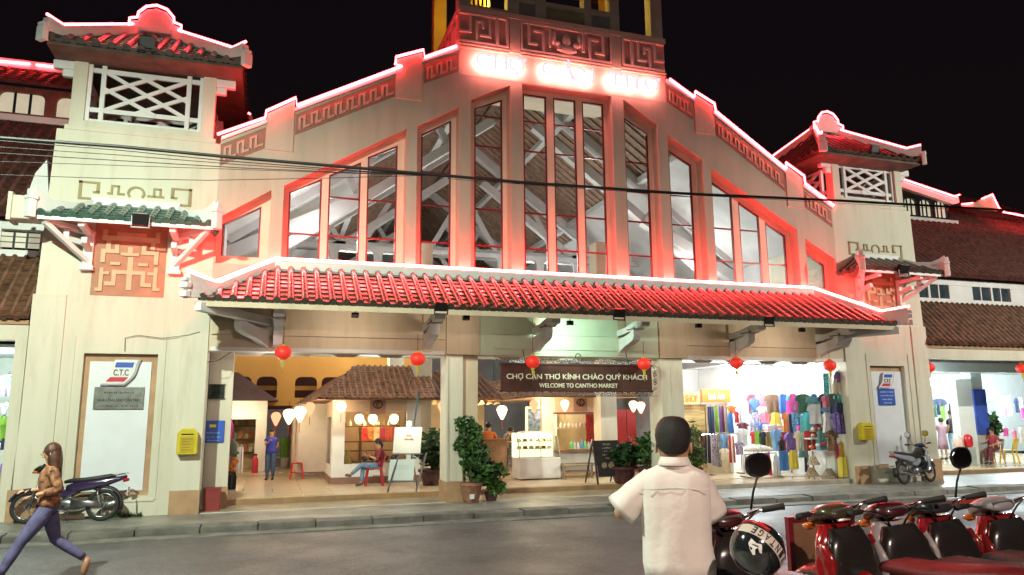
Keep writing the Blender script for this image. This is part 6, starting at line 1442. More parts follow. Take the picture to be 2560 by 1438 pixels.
for i, (px, py, cn) in enumerate(((2028,1118,'orange'),(2045,1113,'white'),(2060,1110,'red'),(2048,1122,'sky'))):
    p = Yp(px, py, .68); o = MB().ell(p, .07, .06, .05, 10, 7).build('cap', mat('cap_'+cn, CN[cn], .6), None, smooth=True, loc=p); tag(o, '%s cap lying on the round white stand' % cn, 'cap', 'caps on the round stand')
# left opening: mannequin and clothes by the pillar
mq = thing('mannequin', 'dress form in black trousers and orange top by the left pillar', 'mannequin', Gp(574, 1226)); 
garment(574, 1165, 34, 40, 3.4, 'shirt', CN['orange'], 'orange patterned top on the dress form by the left pillar', 'clothes by the left pillar', 'p'); garment(574, 1203, 30, 44, 3.38, 'pants', CN['black'], 'black trousers with gold print on the dress form by the left pillar', 'clothes by the left pillar')
b_ = Gp(574, 1226); MB().tube([(b_.x, b_.y, .27), (b_.x, b_.y, 1.35)], .02, 8).build('pole', M_CHROME, mq); MB().ell((b_.x, b_.y+.02, 1.28), .13, .08, .2, 12, 8).build('torso', mat('form_dark', (.1,.12,.09), .6), mq, smooth=True); MB().lathe([(.14,0),(.14,.02)], (b_.x,b_.y,.27), 16).build('base', M_GREYM, mq)
garment(570, 1072, 20, 56, 3.6, 'vest', CN['magenta'], 'pink sleeveless top hanging high by the left pillar', 'clothes by the left pillar'); garment(598, 1150, 16, 60, 4.2, 'cloth', CN['white'], 'white cloth hanging behind the dress form', 'clothes by the left pillar'); garment(576, 1140, 34, 26, 3.7, 'shirt', CN['dark green'], 'dark green striped top above the dress form', 'clothes by the left pillar')
garment(712, 1120, 22, 46, 12, 'shirt', CN['green'], 'green shirt hanging far back between the kiosks', 'clothes far inside'); garment(662, 1137, 18, 24, 13, 'shirt', CN['orange'], 'orange shirt far back left of the blue woman', 'clothes far inside'); garment(657, 1105, 14, 30, 13, 'shirt', CN['navy'], 'navy shirt far back left of the blue woman', 'clothes far inside'); garment(712, 1160, 20, 30, 12, 'cloth', CN['cream'], 'pale cloth under the green shirt far inside', 'clothes far inside')
fe = thing('fire_extinguisher', 'red fire extinguisher at the foot of the far white kiosk', 'fire extinguisher', Gp(637, 1183)); p = Gp(637, 1183); MB().lathe([(.09,0),(.09,.42),(.05,.5),(.02,.54)], tuple(p), 12).build('cylinder', M_SRED, fe, smooth=40); MB().box(p.x-.05, p.x+.05, p.y-.02, p.y+.02, p.z+.54, p.z+.60).build('handle', M_DARKM, fe)
# left wing shop ------------------------------------------------------------
lw = thing('wing_shop', 'bright stall inside the left wing behind the tower', 'shop', (-6, 3, .27)); MB().box(-12, -4.5, 4.0, 4.1, .27, 3.6).build('back_wall', mat('shop_greenwhite', (.7,.76,.7), .6), lw); MB().box(-12, -4.5, 1.0, 4.0, 3.44, 3.5).build('ceiling', mat('bluish_beam', (.62,.72,.74), .7), lw); MB().box(-12, -4.5, 2.2, 2.9, .95, 1.0).build('counter', mat('counter_dark', (.12,.07,.06), .5), lw); MB().box(-12,-4.5,1.9,1.95,2.75,2.9).build('rail_beam', mat('pale_blue_plaster', (.5,.62,.66), .8), lw)
A_ = [(20,755,110,165,2.0,'shirt','green','bright'),(85,700,60,210,2.1,'cloth','sky','narrow'),(75,770,40,160,2.05,'cloth','orange','thin'),(120,640,70,130,2.3,'shirt','crimson','small'),(70,600,130,80,2.3,'shirt','white','pale'),(140,420,110,140,2.6,'shirt','sky','pale patterned'),(60,430,100,150,2.7,'shirt','lilac','pale'),(45,1080,60,190,1.8,'dress','mustard','yellow'),(80,1070,50,200,1.85,'cloth','grey','thin'),(20,1120,40,190,1.9,'cloth','purple','thin'),(60,870,110,80,2.0,'shirt','navy','folded')]
put(A_, 0, 820, 3.0, 'in the left wing stall', 'clothes in the left wing stall')
for i in range(8):
    garment(-120+14*i, 960, 14, 80, 2.4, 'shirt', CN[names[i % 7]], '%s %s shirt on the left wing rail outside the frame' % (ORD[i], names[i % 7]), 'clothes in the left wing stall') if i > 8 else None
lamp('stall_light', 'POINT', (-5.8, 1.8, 3.1), 70, (.85,1,.95), .2)
# right wing shops ----------------------------------------------------------
rw = thing('wing_shop', 'bright clothes stalls inside the right wing', 'shop', (24, 6, .27))
M_DOORW = mat('door_white', (.78,.82,.8), .4, var=.03)
a = Yp(2382, 925, 3.2); b = Yp(2402, 925, 3.2)
g = MB(); a = Yp(2386, 930, 3.0); b = Yp(2425, 930, 3.0); g.box(a.x, b.x, 3.0, 3.3, .27, 3.1); g.build('white_column', M_DOORW, rw)
a2 = Yp(2432, 930, 2.9); b2 = Yp(2458, 930, 2.9); MB().box(a2.x, b2.x, 3.0, 3.4, .27, 3.6).build('grey_column', mat('column_grey', (.42,.44,.42), .7), rw)
MB().box(a2.x-.02, b2.x+.05, 2.94, 3.0, 1.25, 2.75).build('blue_banner', mat('banner_blue', (.05,.10,.45), .4, var=.5, scale=1.5), rw)
MB().box(18, 42, 8.5, 8.6, .27, 4.2).build('back_wall', M_SHW, rw); MB().box(17.8, 42, 2.7, 8.6, 3.62, 3.7).build('ceiling', mat('bluish_beam', (.62,.72,.74), .7), rw); MB().box(17.8, 42, 2.6, 2.8, 3.3, 3.62).build('beam', mat('bluish_beam', (.62,.72,.74), .7), rw)
MB().box(19, 26.3, 5.6, 5.7, 2.5, 3.3).build('shutter_box', mat('shutter_grey', (.45,.52,.5), .5), rw)
for k in range(5): MB().box(19, 26.3, 5.57, 5.60, 2.55+.15*k, 2.62+.15*k).build('shutter_slat', mat('shutter_grey', (.45,.52,.5), .5), rw)
for (x, y, z, e) in ((20.0, 2.4, 2.6, 110), (22.6, 4.4, 3.1, 150), (26, 4.5, 3.2, 260), (30, 5, 3.2, 200)): lamp('wing_light', 'POINT', (x, y, z), e, (.82,.97,1), .2)
t = thing('tube_light', 'glaring white lamp at the edge of the right wing opening', 'light', Yp(2327, 955, 1.5)); p = Yp(2327, 955, 1.5); MB().ell(p, .07, .07, .12, 12, 8).build('bulb', glow('glare', (.85,1,1), 40), t, smooth=True); MB().box(p.x-.03, p.x+.03, p.y+.08, p.y+.14, p.z-.1, p.z+.3).build('bracket', M_WHITE, t)
A_ = [(190,660,160,180,5.4,'shirt','navy','dark'),(360,740,110,260,4.6,'shirt','black','printed'),(130,700,70,150,5.0,'shirt','dark green','patterned'),(230,730,60,150,5.2,'shirt','green','thin')]
put(A_, 2310, 880, 4.79, 'inside the first bay of the right wing', 'clothes in the right wing')
A_ = [(920,640,70,230,5.5,'dress','cream','first'),(975,640,60,230,5.4,'dress','pink','second'),(1030,640,70,230,5.3,'dress','white','third'),(1110,640,60,160,5.0,'shirt','navy','fourth'),(1165,620,60,150,5.0,'cloth','white','fifth'),(800,620,90,180,5.6,'shirt','sky','pale'),(1180,730,40,120,4.9,'shirt','magenta','sixth'),(1090,1000,60,120,4.2,'shirt','pink','low'),(1170,1000,60,180,4.2,'shirt','white','low'),(980,960,70,90,4.3,'shirt','magenta','low')]
put(A_, 2310, 880, 4.79, 'in the second bay of the right wing', 'clothes in the right wing')
p = Yp(2467, 1112, 3.4); t = bush('potted_tree', 'bushy green potted tree under the blue banner in the right wing', (p.x, 3.4, .27), (.22, .55), [(0,0,1.35,.42,.42),(.25,0,1.2,.34,.3)], GL, 1300, .11, mat('orange_pot', (.65,.2,.04), .4), seed=12)
plastic_chair('yellow plastic chair right of the seated person in the right wing', Gp(2525, 1158), R(-160), (.75,.52,.03), 'yellow'); plastic_chair('brown armchair of the seated person in the right wing', Gp(2487, 1160), R(-100), (.45,.28,.14), 'tan', True)
plastic_chair('tan plastic chair behind the white dog statue in the right wing' if False else 'tan plastic stool chair left of the seated person', Gp(2456, 1158), R(60), (.5,.33,.2), 'tan2')
for i, (px, py, c_, lb) in enumerate(((2420,1100,(.6,.02,.03),'red water jug on a stand by the white column'),(2398,1106,(.75,.5,.42),'pale orange jug left of the red one'))):
    p = Yp(px, py+18, 3.0); t = thing('water_jug', lb, 'jug', p, 0, 'jugs by the white column'); MB().lathe([(.13,0),(.16,.08),(.16,.32),(.12,.38),(.06,.42)], tuple(p), 14).build('body', mat('jug_%d' % i, c_, .3), t, smooth=40); MB().box(p.x-.15, p.x+.15, p.y-.15, p.y+.15, .27, p.z-.005).build('stand', mat('basin_grey', (.4,.45,.42), .5), t)
# small wires on the facade
def wire(pts, r_, label, m_=None, nm='wire', cat='wire', grp=None):
    o = MB().tube(pts, r_, 5).build(nm, m_ or M_DARKM, None, smooth=True, loc=pts[0]); tag(o, label, cat, grp); return o
wire([Yp(312, 878, -.03), Yp(313, 845, -.03), Yp(345, 838, -.05), Yp(405, 846, -.05), Yp(470, 838, -.05), Yp(500, 830, -.05)], .006, 'thin cable drooping across the left tower above the notice panel')
wire([Yp(500, 908, .1), Yp(545, 902, .1), Yp(570, 885, .3), Yp(585, 878, .35), Yp(700, 882, .37)], .008, 'grey cable curving into the left opening under the lintel')
wire([Yp(1900, 900, .5), Yp(1925, 915, .5), Yp(1980, 916, .5), Yp(2060, 905, .4)], .007, 'black cable sagging across the top of the clothes shop opening')

# ================================================================ PEOPLE
SKIN = mat('skin', (.50, .27, .17), .5, var=.08, scale=6); HAIRB = mat('black_hair', (.012, .010, .010), .6, var=.1, scale=30, bump=.5, bscale=140); HAIRR = mat('brown_hair', (.085, .035, .02), .45, var=.4, scale=20, bump=.4, bscale=60)
def skinmesh(name, nodes, edges, m_, parent, root=0, sub=2, M=None):
    """nodes: {key:(x,y,z,r)}; edges: list of key pairs; grown with a Skin modifier"""
    ks = list(nodes); off = wloc(parent)
    me = bpy.data.meshes.new(name); me.from_pydata([nodes[k][:3] for k in ks], [(ks.index(a), ks.index(b)) for a, b in edges], [])
    me.materials.append(m_); o = bpy.data.objects.new(name, me); link(o, parent)
    s = o.modifiers.new('skin', 'SKIN'); s.use_smooth_shade = True; s.branch_smoothing = .4
    for i, k in enumerate(ks):
        r_ = nodes[k][3]; v = me.skin_vertices[0].data[i]; v.radius = (r_, r_) if not isinstance(r_, tuple) else r_; v.use_root = (i == root)
    b = o.modifiers.new('sub', 'SUBSURF'); b.levels = sub; b.render_levels = sub
    return o
def hand(parent, w_, d, up, s=1.0, curl=.6, nm='hand'):
    """wrist w_, pointing along d, palm normal up"""
    w_ = Vector(w_); d = Vector(d).normalized(); up = Vector(up); sd_ = d.cross(up).normalized(); up = sd_.cross(d).normalized()
    nodes = {'w': (*w_, .022*s), 'p': (*(w_+d*.05*s), .030*s), 'k': (*(w_+d*.085*s), .030*s)}; ed = [('w','p'),('p','k')]
    o = skinmesh(nm, nodes, ed, SKIN, parent, 0, 1)
    for i, (off_, L_) in enumerate(((-.028, .065), (-.010, .075), (.009, .070), (.027, .055))):
        b_ = w_+d*.075*s+sd_*off_*s; m1 = b_+(d*math.cos(curl*.5)-up*math.sin(curl*.5))*L_*.5*s; m2 = m1+(d*math.cos(curl*1.4)-up*math.sin(curl*1.4))*L_*.5*s
        MB().tube([b_, b_.lerp(m1, .5), m1, m2], [.0095*s, .009*s, .0085*s, .006*s], 7).build('finger', SKIN, o, smooth=True)
    b_ = w_+d*.03*s-sd_*.024*s; MB().tube([b_, b_+(d*.5-sd_*.7).normalized()*.035*s, b_+(d*.9-sd_*.75-up*.3).normalized()*.068*s], [.012*s, .010*s, .007*s], 7).build('thumb', SKIN, o, smooth=True)
    return o
def person(label, loc, rz, h, top, topc, botc, hairc, pose, hair='short', sleeves=.5, shoe=(.03,.02,.02), dress=False, group=None, hands=True):
    """built facing local -Y, 1.6 m tall, then scaled into world coordinates; pose: joint overrides"""
    J = dict(pelvis=(0,0,.86), waist=(0,0,.98), chest=(0,-.01,1.16), upper=(0,.0,1.28), neck=(0,.005,1.37), head=(0,-.005,1.48), crown=(0,0,1.555),
             sL=(.155,0,1.27), eL=(.21,.03,1.02), wL=(.22,-.06,.80), sR=(-.155,0,1.27), eR=(-.21,.03,1.02), wR=(-.22,-.06,.80),
             hL=(.085,0,.82), kL=(.09,-.01,.45), aL=(.09,.02,.07), tL=(.10,-.12,.03), hR=(-.085,0,.82), kR=(-.09,-.01,.45), aR=(-.09,.02,.07), tR=(-.10,-.12,.03))
    J.update(pose)
    s = h/1.6; t = thing('person', label, 'person', loc, 0, group)
    Mx = Matrix.Translation(loc) @ Matrix.Rotation(rz, 4, 'Z') @ Matrix.Scale(s, 4)
    def N_(k, r_): p = Vector(J[k]); return (*p, (r_[0]*s, r_[1]*s) if isinstance(r_, tuple) else r_*s)
    def world(nodes): return {k: (*( (Mx @ Vector(v[:3])) - Vector(loc) ), v[3]) for k, v in nodes.items()}
    def lerp(a, b, q): return tuple(Vector(J[a]).lerp(Vector(J[b]), q))
    rad = dict(pelvis=.085, waist=.075, chest=.085, upper=.06, neck=.048, head=.095, crown=.072, sL=.042, eL=.036, wL=.024, sR=.042, eR=.036, wR=.024, hL=.065, kL=.048, aL=.034, tL=.028, hR=.065, kR=.048, aR=.036, tR=.030)
    nodes = {k: (*J[k], rad[k]*s) for k in rad}
    ed = [('pelvis','waist'),('waist','chest'),('chest','upper'),('upper','neck'),('neck','head'),('head','crown'),('upper','sL'),('sL','eL'),('eL','wL'),('upper','sR'),('sR','eR'),('eR','wR'),('pelvis','hL'),('hL','kL'),('kL','aL'),('aL','tL'),('pelvis','hR'),('hR','kR'),('kR','aR'),('aR','tR')]
    body = skinmesh('body', world(nodes), ed, SKIN, t)
    # clothes: lofted shells round the torso and limbs, with folds
    J_ = {k: Vector(v) for k, v in J.items()}; lat = (J_['sL']-J_['sR']).normalized(); sd0 = sum(map(ord, label)) % 97
    def shell(g, spine, n=22, amp=.010, close=True):
        rings = []
        for (c, wx, wy, d) in spine:
            dp = d.cross(lat).normalized(); ring = []
            for k in range(n):
                a = 2*math.pi*k/n; f_ = 1+amp/.12*noise.noise(Vector((math.cos(a)*2.2+sd0, math.sin(a)*2.2, c.z*7)))
                ring.append(Mx @ (c+lat*math.cos(a)*wx*f_+dp*math.sin(a)*wy*f_))
            rings.append(ring)
        g.loft(rings, close)
    def limb(g, pts, rs, n=14):
        P_ = [Vector(p) for p in pts]; Q, W_ = [], []
        for a in range(len(P_)-1):
            for k in range(4): q = k/4; Q.append(P_[a].lerp(P_[a+1], q)); W_.append((rs[a]+(rs[a+1]-rs[a])*q)*(1+.07*noise.noise(Vector((sd0, a*2.0, k*1.3)))))
        Q.append(P_[-1]); W_.append(rs[-1]); g.tube([Mx @ q for q in Q], [w__*s for w__ in W_], n)
    pel, wa, che, upp, nk = (J_[k] for k in ('pelvis','waist','chest','upper','neck')); up1 = (wa-pel).normalized(); up2 = (upp-che).normalized()
    g = MB(); sp_ = []
    if dress: sp_ += [(Vector((0,0,.40)), .20, .15, Vector((0,0,1))), (Vector((0,0,.62)), .185, .145, Vector((0,0,1)))]
    sp_ += [(pel-up1*.02, .168, .125, up1), (pel.lerp(wa, .5), .160, .118, up1), (wa, .142, .106, up1), (wa.lerp(che, .5), .148, .112, up1), (che, .158, .118, up2), (che.lerp(upp, .6), .165, .105, up2), (upp-up2*.005, .158, .085, up2), (upp+up2*.022, .120, .070, up2), (upp.lerp(nk, .5), .070, .058, up2), (upp.lerp(nk, .62), .058, .052, up2)]
    shell(g, sp_)
    for sd_ in 'LR':
        S_ = J_['s'+sd_]; E_ = J_['e'+sd_]; W0 = J_['w'+sd_]; a0 = upp.lerp(S_, .75)-up2*.012
        if sleeves > 1: limb(g, [a0, S_.lerp(E_, .2), E_, E_.lerp(W0, sleeves-1)], [.056, .060, .050, .042])
        else: limb(g, [a0, S_.lerp(E_, .2), S_.lerp(E_, sleeves)], [.056, .062, .060])
    g.build(top, topc, t, smooth=True)
    if not dress:
        g = MB(); shell(g, [(pel+up1*.10, .138, .105, up1), (pel+up1*.03, .158, .118, up1), (pel-up1*.03, .158, .118, up1), (pel-up1*.09, .12, .095, up1)], amp=.005)
        for sd_ in 'LR': limb(g, [J_['h'+sd_]+Vector((0,0,.03)), J_['h'+sd_].lerp(J_['k'+sd_], .3), J_['k'+sd_], J_['k'+sd_].lerp(J_['a'+sd_], .35), J_['k'+sd_].lerp(J_['a'+sd_], .9)], [.080, .092, .062, .060, .046])
        g.build('trousers', botc, t, smooth=True)
    sm = mat('shoe_%d' % int(sum(shoe)*100), shoe, .5)
    for sd_ in 'LR':
        a = Mx @ Vector(J['a'+sd_]); b = Mx @ Vector(J['t'+sd_]); d = (b-a); g = MB(); g.tube([a-d*.25+Vector((0,0,-.02*s)), a+d*.3+Vector((0,0,-.01*s)), b, b+d*.18], [.036*s,.044*s,.038*s,.018*s], 10); g.build('shoe', sm, t, smooth=True)
    # hair and face
    R3 = (Matrix.Rotation(rz, 4, 'Z')).to_3x3(); hc = Mx @ Vector(J['head']); up = (Mx @ Vector(J['crown'])-hc).normalized()
    g = MB(); g.ell(hc+R3 @ Vector((0,.022,.030))*s, .092*s, .100*s, .098*s, 18, 12)
    if hair == 'long':
        rings = []
        for (dy, dz, rx_, ry_) in ((.01,.09,.06,.05),(.035,.02,.10,.085),(.05,-.08,.104,.085),(.06,-.17,.110,.075),(.085,-.27,.10,.055),(.09,-.38,.08,.035),(.09,-.46,.04,.02)):
            rings.append([hc+R3 @ Vector((rx_*math.cos(k*.5236), dy+ry_*math.sin(k*.5236), dz))*s for k in range(12)])
        g.loft(rings)
    if hair == 'bun': g.ell(hc+R3 @ Vector((0,.10,.03))*s, .045*s, .04*s, .045*s, 10, 7); 
    if hair == 'tail': g.tube([hc+R3 @ Vector((0,.09,.03))*s, hc+R3 @ Vector((0,.13,-.06))*s, hc+R3 @ Vector((0,.11,-.2))*s], [.035*s,.04*s,.015*s], 8)
    hm = g.build('hair', hairc, t, smooth=True)
    f = MB(); f.tube([hc+R3 @ Vector((0,-.070,.02))*s, hc+R3 @ Vector((0,-.092,-.015))*s, hc+R3 @ Vector((0,-.075,-.022))*s], [.008*s,.013*s,.010*s], 6); f.build('nose', SKIN, t, smooth=True)
    for sx_ in (-1, 1):
        MB().ell(hc+R3 @ Vector((sx_*.030,-.072,.018))*s, .014*s, .008*s, .007*s, 8, 6).build('eye', mat('eye_dark', (.03,.02,.02), .3), t, smooth=True)
        MB().ell(hc+R3 @ Vector((sx_*.078,.005,-.005))*s, .012*s, .020*s, .028*s, 8, 6).build('ear', SKIN, t, smooth=True)
    MB().ell(hc+R3 @ Vector((0,-.068,-.042))*s, .022*s, .008*s, .007*s, 8, 6).build('mouth', mat('lips', (.35,.08,.07), .5), t, smooth=True)
    if hands:
        for sd_ in 'LR':
            a = Mx @ Vector(J['e'+sd_]); b = Mx @ Vector(J['w'+sd_]); hand(t, b, (b-a), R3 @ Vector((-1 if sd_ == 'L' else 1, 0, 0)) if abs((b-a).normalized().z) > .7 else Vector((0,0,1)), s, .5)
    return t, Mx
JEAN = mat('jeans_blue', (.06,.12,.26), .8, var=.25, scale=10, bump=.2); JEAND = mat('jeans_violet', (.10,.09,.20), .8, var=.25, scale=9, bump=.2)
# woman crossing the road at the left
pc = Dp(118, 1300, 9.3); gx, gy = pc.x, pc.y
walk = dict(head=(0,-.03,1.455), crown=(0,-.02,1.53), neck=(0,.0,1.355), pelvis=(0,0,.87), hL=(.08,0,.83), kL=(.085,-.24,.47), aL=(.08,-.42,.11), tL=(.08,-.56,.05), hR=(-.08,0,.83), kR=(-.08,.10,.46), aR=(-.08,.44,.20), tR=(-.08,.42,.05),
            eL=(.22,.10,1.05), wL=(.14,-.14,.99), eR=(-.21,.02,1.03), wR=(-.12,-.20,1.03))
person('woman with long brown hair walking left across the road in violet jeans', (gx, gy, .012), R(-78), 1.72, 'blouse', mat('batik_top', (.26,.11,.05), .8, var=1.1, scale=16), JEAND, HAIRR, walk, 'long', 1.6, (.35,.18,.10))
# woman in blue
b_ = Gp(674, 1200, .2755)
person('woman in royal blue top and jeans standing inside the left opening', b_, R(-12), 1.42, 'top', mat('royal_top', (.03,.05,.45), .7, var=.2), JEAN, HAIRB, dict(eR=(-.16,-.10,1.10), wR=(-.03,-.22,1.20), eL=(.20,.10,1.06), wL=(.10,.12,.95)), 'bun', .35)
# seated reading woman (faces -x)
b_ = Gp(935, 1214, .2755)
sit = dict(pelvis=(0,.04,.52), waist=(0,.08,.64), chest=(0,.09,.82), upper=(0,.08,.94), neck=(0,.05,1.03), head=(0,.0,1.13), crown=(0,.01,1.205), sL=(.15,.07,.93), eL=(.20,-.02,.70), wL=(.06,-.22,.78), sR=(-.15,.07,.93), eR=(-.20,-.02,.70), wR=(-.05,-.24,.80),
           hL=(.08,.0,.50), kL=(.07,-.42,.56), aL=(-.02,-.70,.30), tL=(-.04,-.82,.30), hR=(-.08,0,.50), kR=(-.07,-.36,.47), aR=(-.05,-.40,.08), tR=(-.06,-.53,.03))
t, Mx = person('woman in dark red top and jeans sitting cross legged with a phone beside the easel', (b_[0]+.06, b_[1], b_[2]), R(-88), 1.50, 'top', mat('dark_red_top', (.22,.02,.03), .7, var=.3), mat('jeans_pale', (.16,.26,.42), .8, var=.25, scale=10), HAIRB, sit, 'tail', 1.0, (.12,.06,.04))
ph = Mx @ Vector((0,-.30,.86)); o = MB().box(ph.x-.005, ph.x+.005, ph.y-.035, ph.y+.035, ph.z-.06, ph.z+.06).build('phone', M_DARKM, None, loc=ph); tag(o, 'black phone in the seated woman hands', 'phone')
# two people in the cafe
person('man in orange shirt with black shoulder bag standing in the cafe', Gp(1222, 1190, .27), R(150), 1.55, 'shirt', mat('orange_shirt', (.55,.15,.03), .7, var=.2), mat('dark_trousers', (.03,.03,.035), .8), HAIRB, dict(eR=(-.24,-.12,1.05), wR=(-.12,-.30,1.08), eL=(.22,-.1,1.05), wL=(.18,-.32,1.10)), 'short', .6)
person('dark haired person bent over the counter at the cafe table', Gp(1262, 1188, .27), R(100), 1.48, 'top', mat('floral_top', (.25,.25,.22), .8, var=.8, scale=15), mat('dark_trousers', (.03,.03,.035), .8), HAIRB, dict(chest=(0,-.08,1.15), upper=(0,-.12,1.26), neck=(0,-.17,1.33), head=(0,-.24,1.40), crown=(0,-.26,1.47), sL=(.15,-.12,1.24), sR=(-.15,-.12,1.24), eL=(.2,-.22,1.02), wL=(.12,-.42,1.02), eR=(-.2,-.22,1.02), wR=(-.12,-.42,1.02)), 'short', .7)
# right wing people
person('woman in mauve dress seen from behind at the right wing stall', Gp(2362, 1150, .27), R(165), 1.52, 'dress', mat('mauve_dress', (.34,.20,.25), .8, var=.25), SKIN, HAIRB, dict(eL=(.26,-.08,1.08), wL=(.10,-.28,1.12), eR=(-.24,-.08,1.08), wR=(-.1,-.28,1.12)), 'bun', .25, dress=True)
person('person in black printed shirt and pale jeans seen from behind in the right wing', Gp(2388, 1146, .27), R(185), 1.80, 'shirt', mat('black_print', (.06,.05,.06), .8, var=.9, scale=9), mat('jeans_light', (.30,.45,.60), .8, var=.2), HAIRR, {}, 'short', .6)
b_ = Gp(2487, 1160, .27); sit2 = dict(sit); sit2.update(kL=(.09,-.40,.50), aL=(.10,-.44,.08), tL=(.10,-.56,.03), eL=(.2,-.08,.70), wL=(.14,-.32,.66))
person('person in red shirt sitting on the brown armchair in the right wing', b_, R(-75), 1.55, 'shirt', mat('red_shirt', (.40,.04,.06), .7, var=.2), mat('maroon_trousers', (.16,.03,.04), .8), HAIRB, sit2, 'short', .6)

# ---------------------------------------------------------------- man in the white shirt, seen from behind
mp = Dp(1692, 1300, 4.2); ML = Vector((mp.x, mp.y, .40)); mt_ = thing('person', 'man with short black hair and white short sleeved shirt seen from behind', 'person', ML)
yaw = R(0)+math.atan2(-(ML.x-CAM.x), (ML.y-CAM.y))      # he faces away from the camera: local +Y is forward
MR = Matrix.Translation(ML) @ Matrix.Rotation(yaw, 4, 'Z')
def mw(p): return MR @ Vector(p)
bodyn = {'pelvis':(0,0,.84,.09),'waist':(0,0,.97,.10),'chest':(0,0,1.10,.10),'upper':(0,.0,1.20,.07),'neck':(.0,.01,1.33,.054),'skull':(0,.025,1.42,.074),'crown':(0,.02,1.50,.066),
 'sL':(-.155,0,1.19,.045),'eL':(-.335,.02,1.02,.046),'wL':(-.16,.26,1.13,.028),'sR':(.150,0,1.19,.045),'eR':(.205,.12,.99,.042),'wR':(.12,.32,1.13,.028),
 'hL':(-.08,0,.76,.07),'kL':(-.10,.02,.44,.06),'aL':(-.10,-.02,.07,.04),'tL':(-.12,.13,.03,.034),'hR':(.08,0,.76,.07),'kR':(.10,.02,.44,.06),'aR':(.10,-.02,.07,.04),'tR':(.12,.13,.03,.034)}
bodyn = {k: (*(mw(v[:3])-ML), v[3]) for k, v in bodyn.items()}
skinmesh('body', bodyn, [('pelvis','waist'),('waist','chest'),('chest','upper'),('upper','neck'),('neck','skull'),('skull','crown'),('upper','sL'),('sL','eL'),('eL','wL'),('upper','sR'),('sR','eR'),('eR','wR'),('pelvis','hL'),('hL','kL'),('kL','aL'),('aL','tL'),('pelvis','hR'),('hR','kR'),('kR','aR'),('aR','tR')], SKIN, mt_)
# head: skull with jaw, ears, hair cap
def blob(rows, n=28, c=(0,0,0), wob=0, seed=0):
    g = MB(); rings = []
    for (z, rx_, ryf, ryb, oy) in rows:
        ring = []
        for k in range(n):
            a = 2*math.pi*k/n; cx_ = math.cos(a); sy_ = math.sin(a); ry_ = ryf if sy_ > 0 else ryb
            x = cx_*rx_*1.04; y = sy_*ry_+oy
            if wob: q = noise.noise(Vector((x*14+seed, y*14, z*14)))*wob; x += cx_*q; y += sy_*q
            ring.append(mw((c[0]+x, c[1]+y, c[2]+z)))
        rings.append(ring)
    g.loft(rings); return g
hb = MB()
blob([(1.30,.066,.06,.062,.01),(1.345,.064,.07,.060,.012),(1.37,.070,.085,.064,.015),(1.40,.080,.095,.074,.015),(1.44,.090,.098,.090,.015),(1.49,.092,.096,.094,.012),(1.53,.072,.085,.088,.012),(1.565,.056,.066,.07,.01),(1.59,.02,.03,.03,.01)], c=(0,0,-.018)).build('head', SKIN, mt_, smooth=True)
blob([(1.395,.060,-.030,.074,.004),(1.410,.074,-.010,.090,.004),(1.435,.088,.0,.104,.006),(1.465,.098,.035,.112,.008),(1.50,.102,.070,.112,.008),(1.535,.098,.088,.106,.008),(1.565,.087,.082,.094,.008),(1.590,.066,.066,.072,.01),(1.603,.040,.045,.045,.01),(1.608,.01,.01,.01,.01)], c=(0,0,-.018), wob=.010, n=56).build('hair', HAIRB, mt_, smooth=True)
for s in (-1, 1):
    e = MB(); rr = []
    for k in range(14): a = 2*math.pi*k/14; rr.append((s*.090, .010+.016*math.cos(a), 1.407+.028*math.sin(a)))
    o = MB().loft([[mw((x, y, z)) for x, y, z in rr], [mw((x+s*.014, .004+(y-.01)*1.15, 1.407+(z-1.407)*1.12)) for x, y, z in rr], [mw((x+s*.010, .006+(y-.01)*.6, 1.407+(z-1.407)*.6)) for x, y, z in rr]]); o.build('ear', SKIN, mt_, smooth=True)
# shirt torso with folds
M_SHIRT = mat('white_shirt', (.80,.75,.72), .75, var=.04, scale=3, bump=.25, bscale=18, cloth=True)
rows = [(.70,.205,.15,.135),(.78,.208,.155,.135),(.88,.204,.150,.130),(.98,.200,.145,.128),(1.06,.203,.145,.126),(1.15,.208,.14,.122),(1.21,.207,.13,.115),(1.252,.200,.118,.110),(1.280,.172,.10,.098),(1.303,.118,.085,.084),(1.322,.082,.078,.074)]
g = MB(); rings = []; n = 56
for (z, rx_, ryf, ryb) in rows:
    ring = []
    for k in range(n):
        a = 2*math.pi*k/n; ca, sa = math.cos(a), math.sin(a); pw = .8
        x = math.copysign(abs(ca)**pw, ca)*rx_*.95; y = math.copysign(abs(sa)**pw, sa)*(ryf if sa > 0 else ryb)
        f_ = .008*noise.noise(Vector((x*7, y*6, z*2.2)))+.006*noise.noise(Vector((x*5+z*10, 7, z*7-x*8)))+.005*math.sin(z*30+x*22+3*noise.noise(Vector((x*4, 0, z*4))))*max(0, noise.noise(Vector((x*3+2, 1, z*3))))*2+.008*math.sin(x*38+z*9)*max(0, 1.1-z)*(1.4)+.006*noise.noise(Vector((x*22, 3, z*12)))
        ring.append(mw((x+ca*f_, y+sa*f_*1.6, z)))
    rings.append(ring)
g.loft(rings); g.build('shirt', M_SHIRT, mt_, smooth=True)
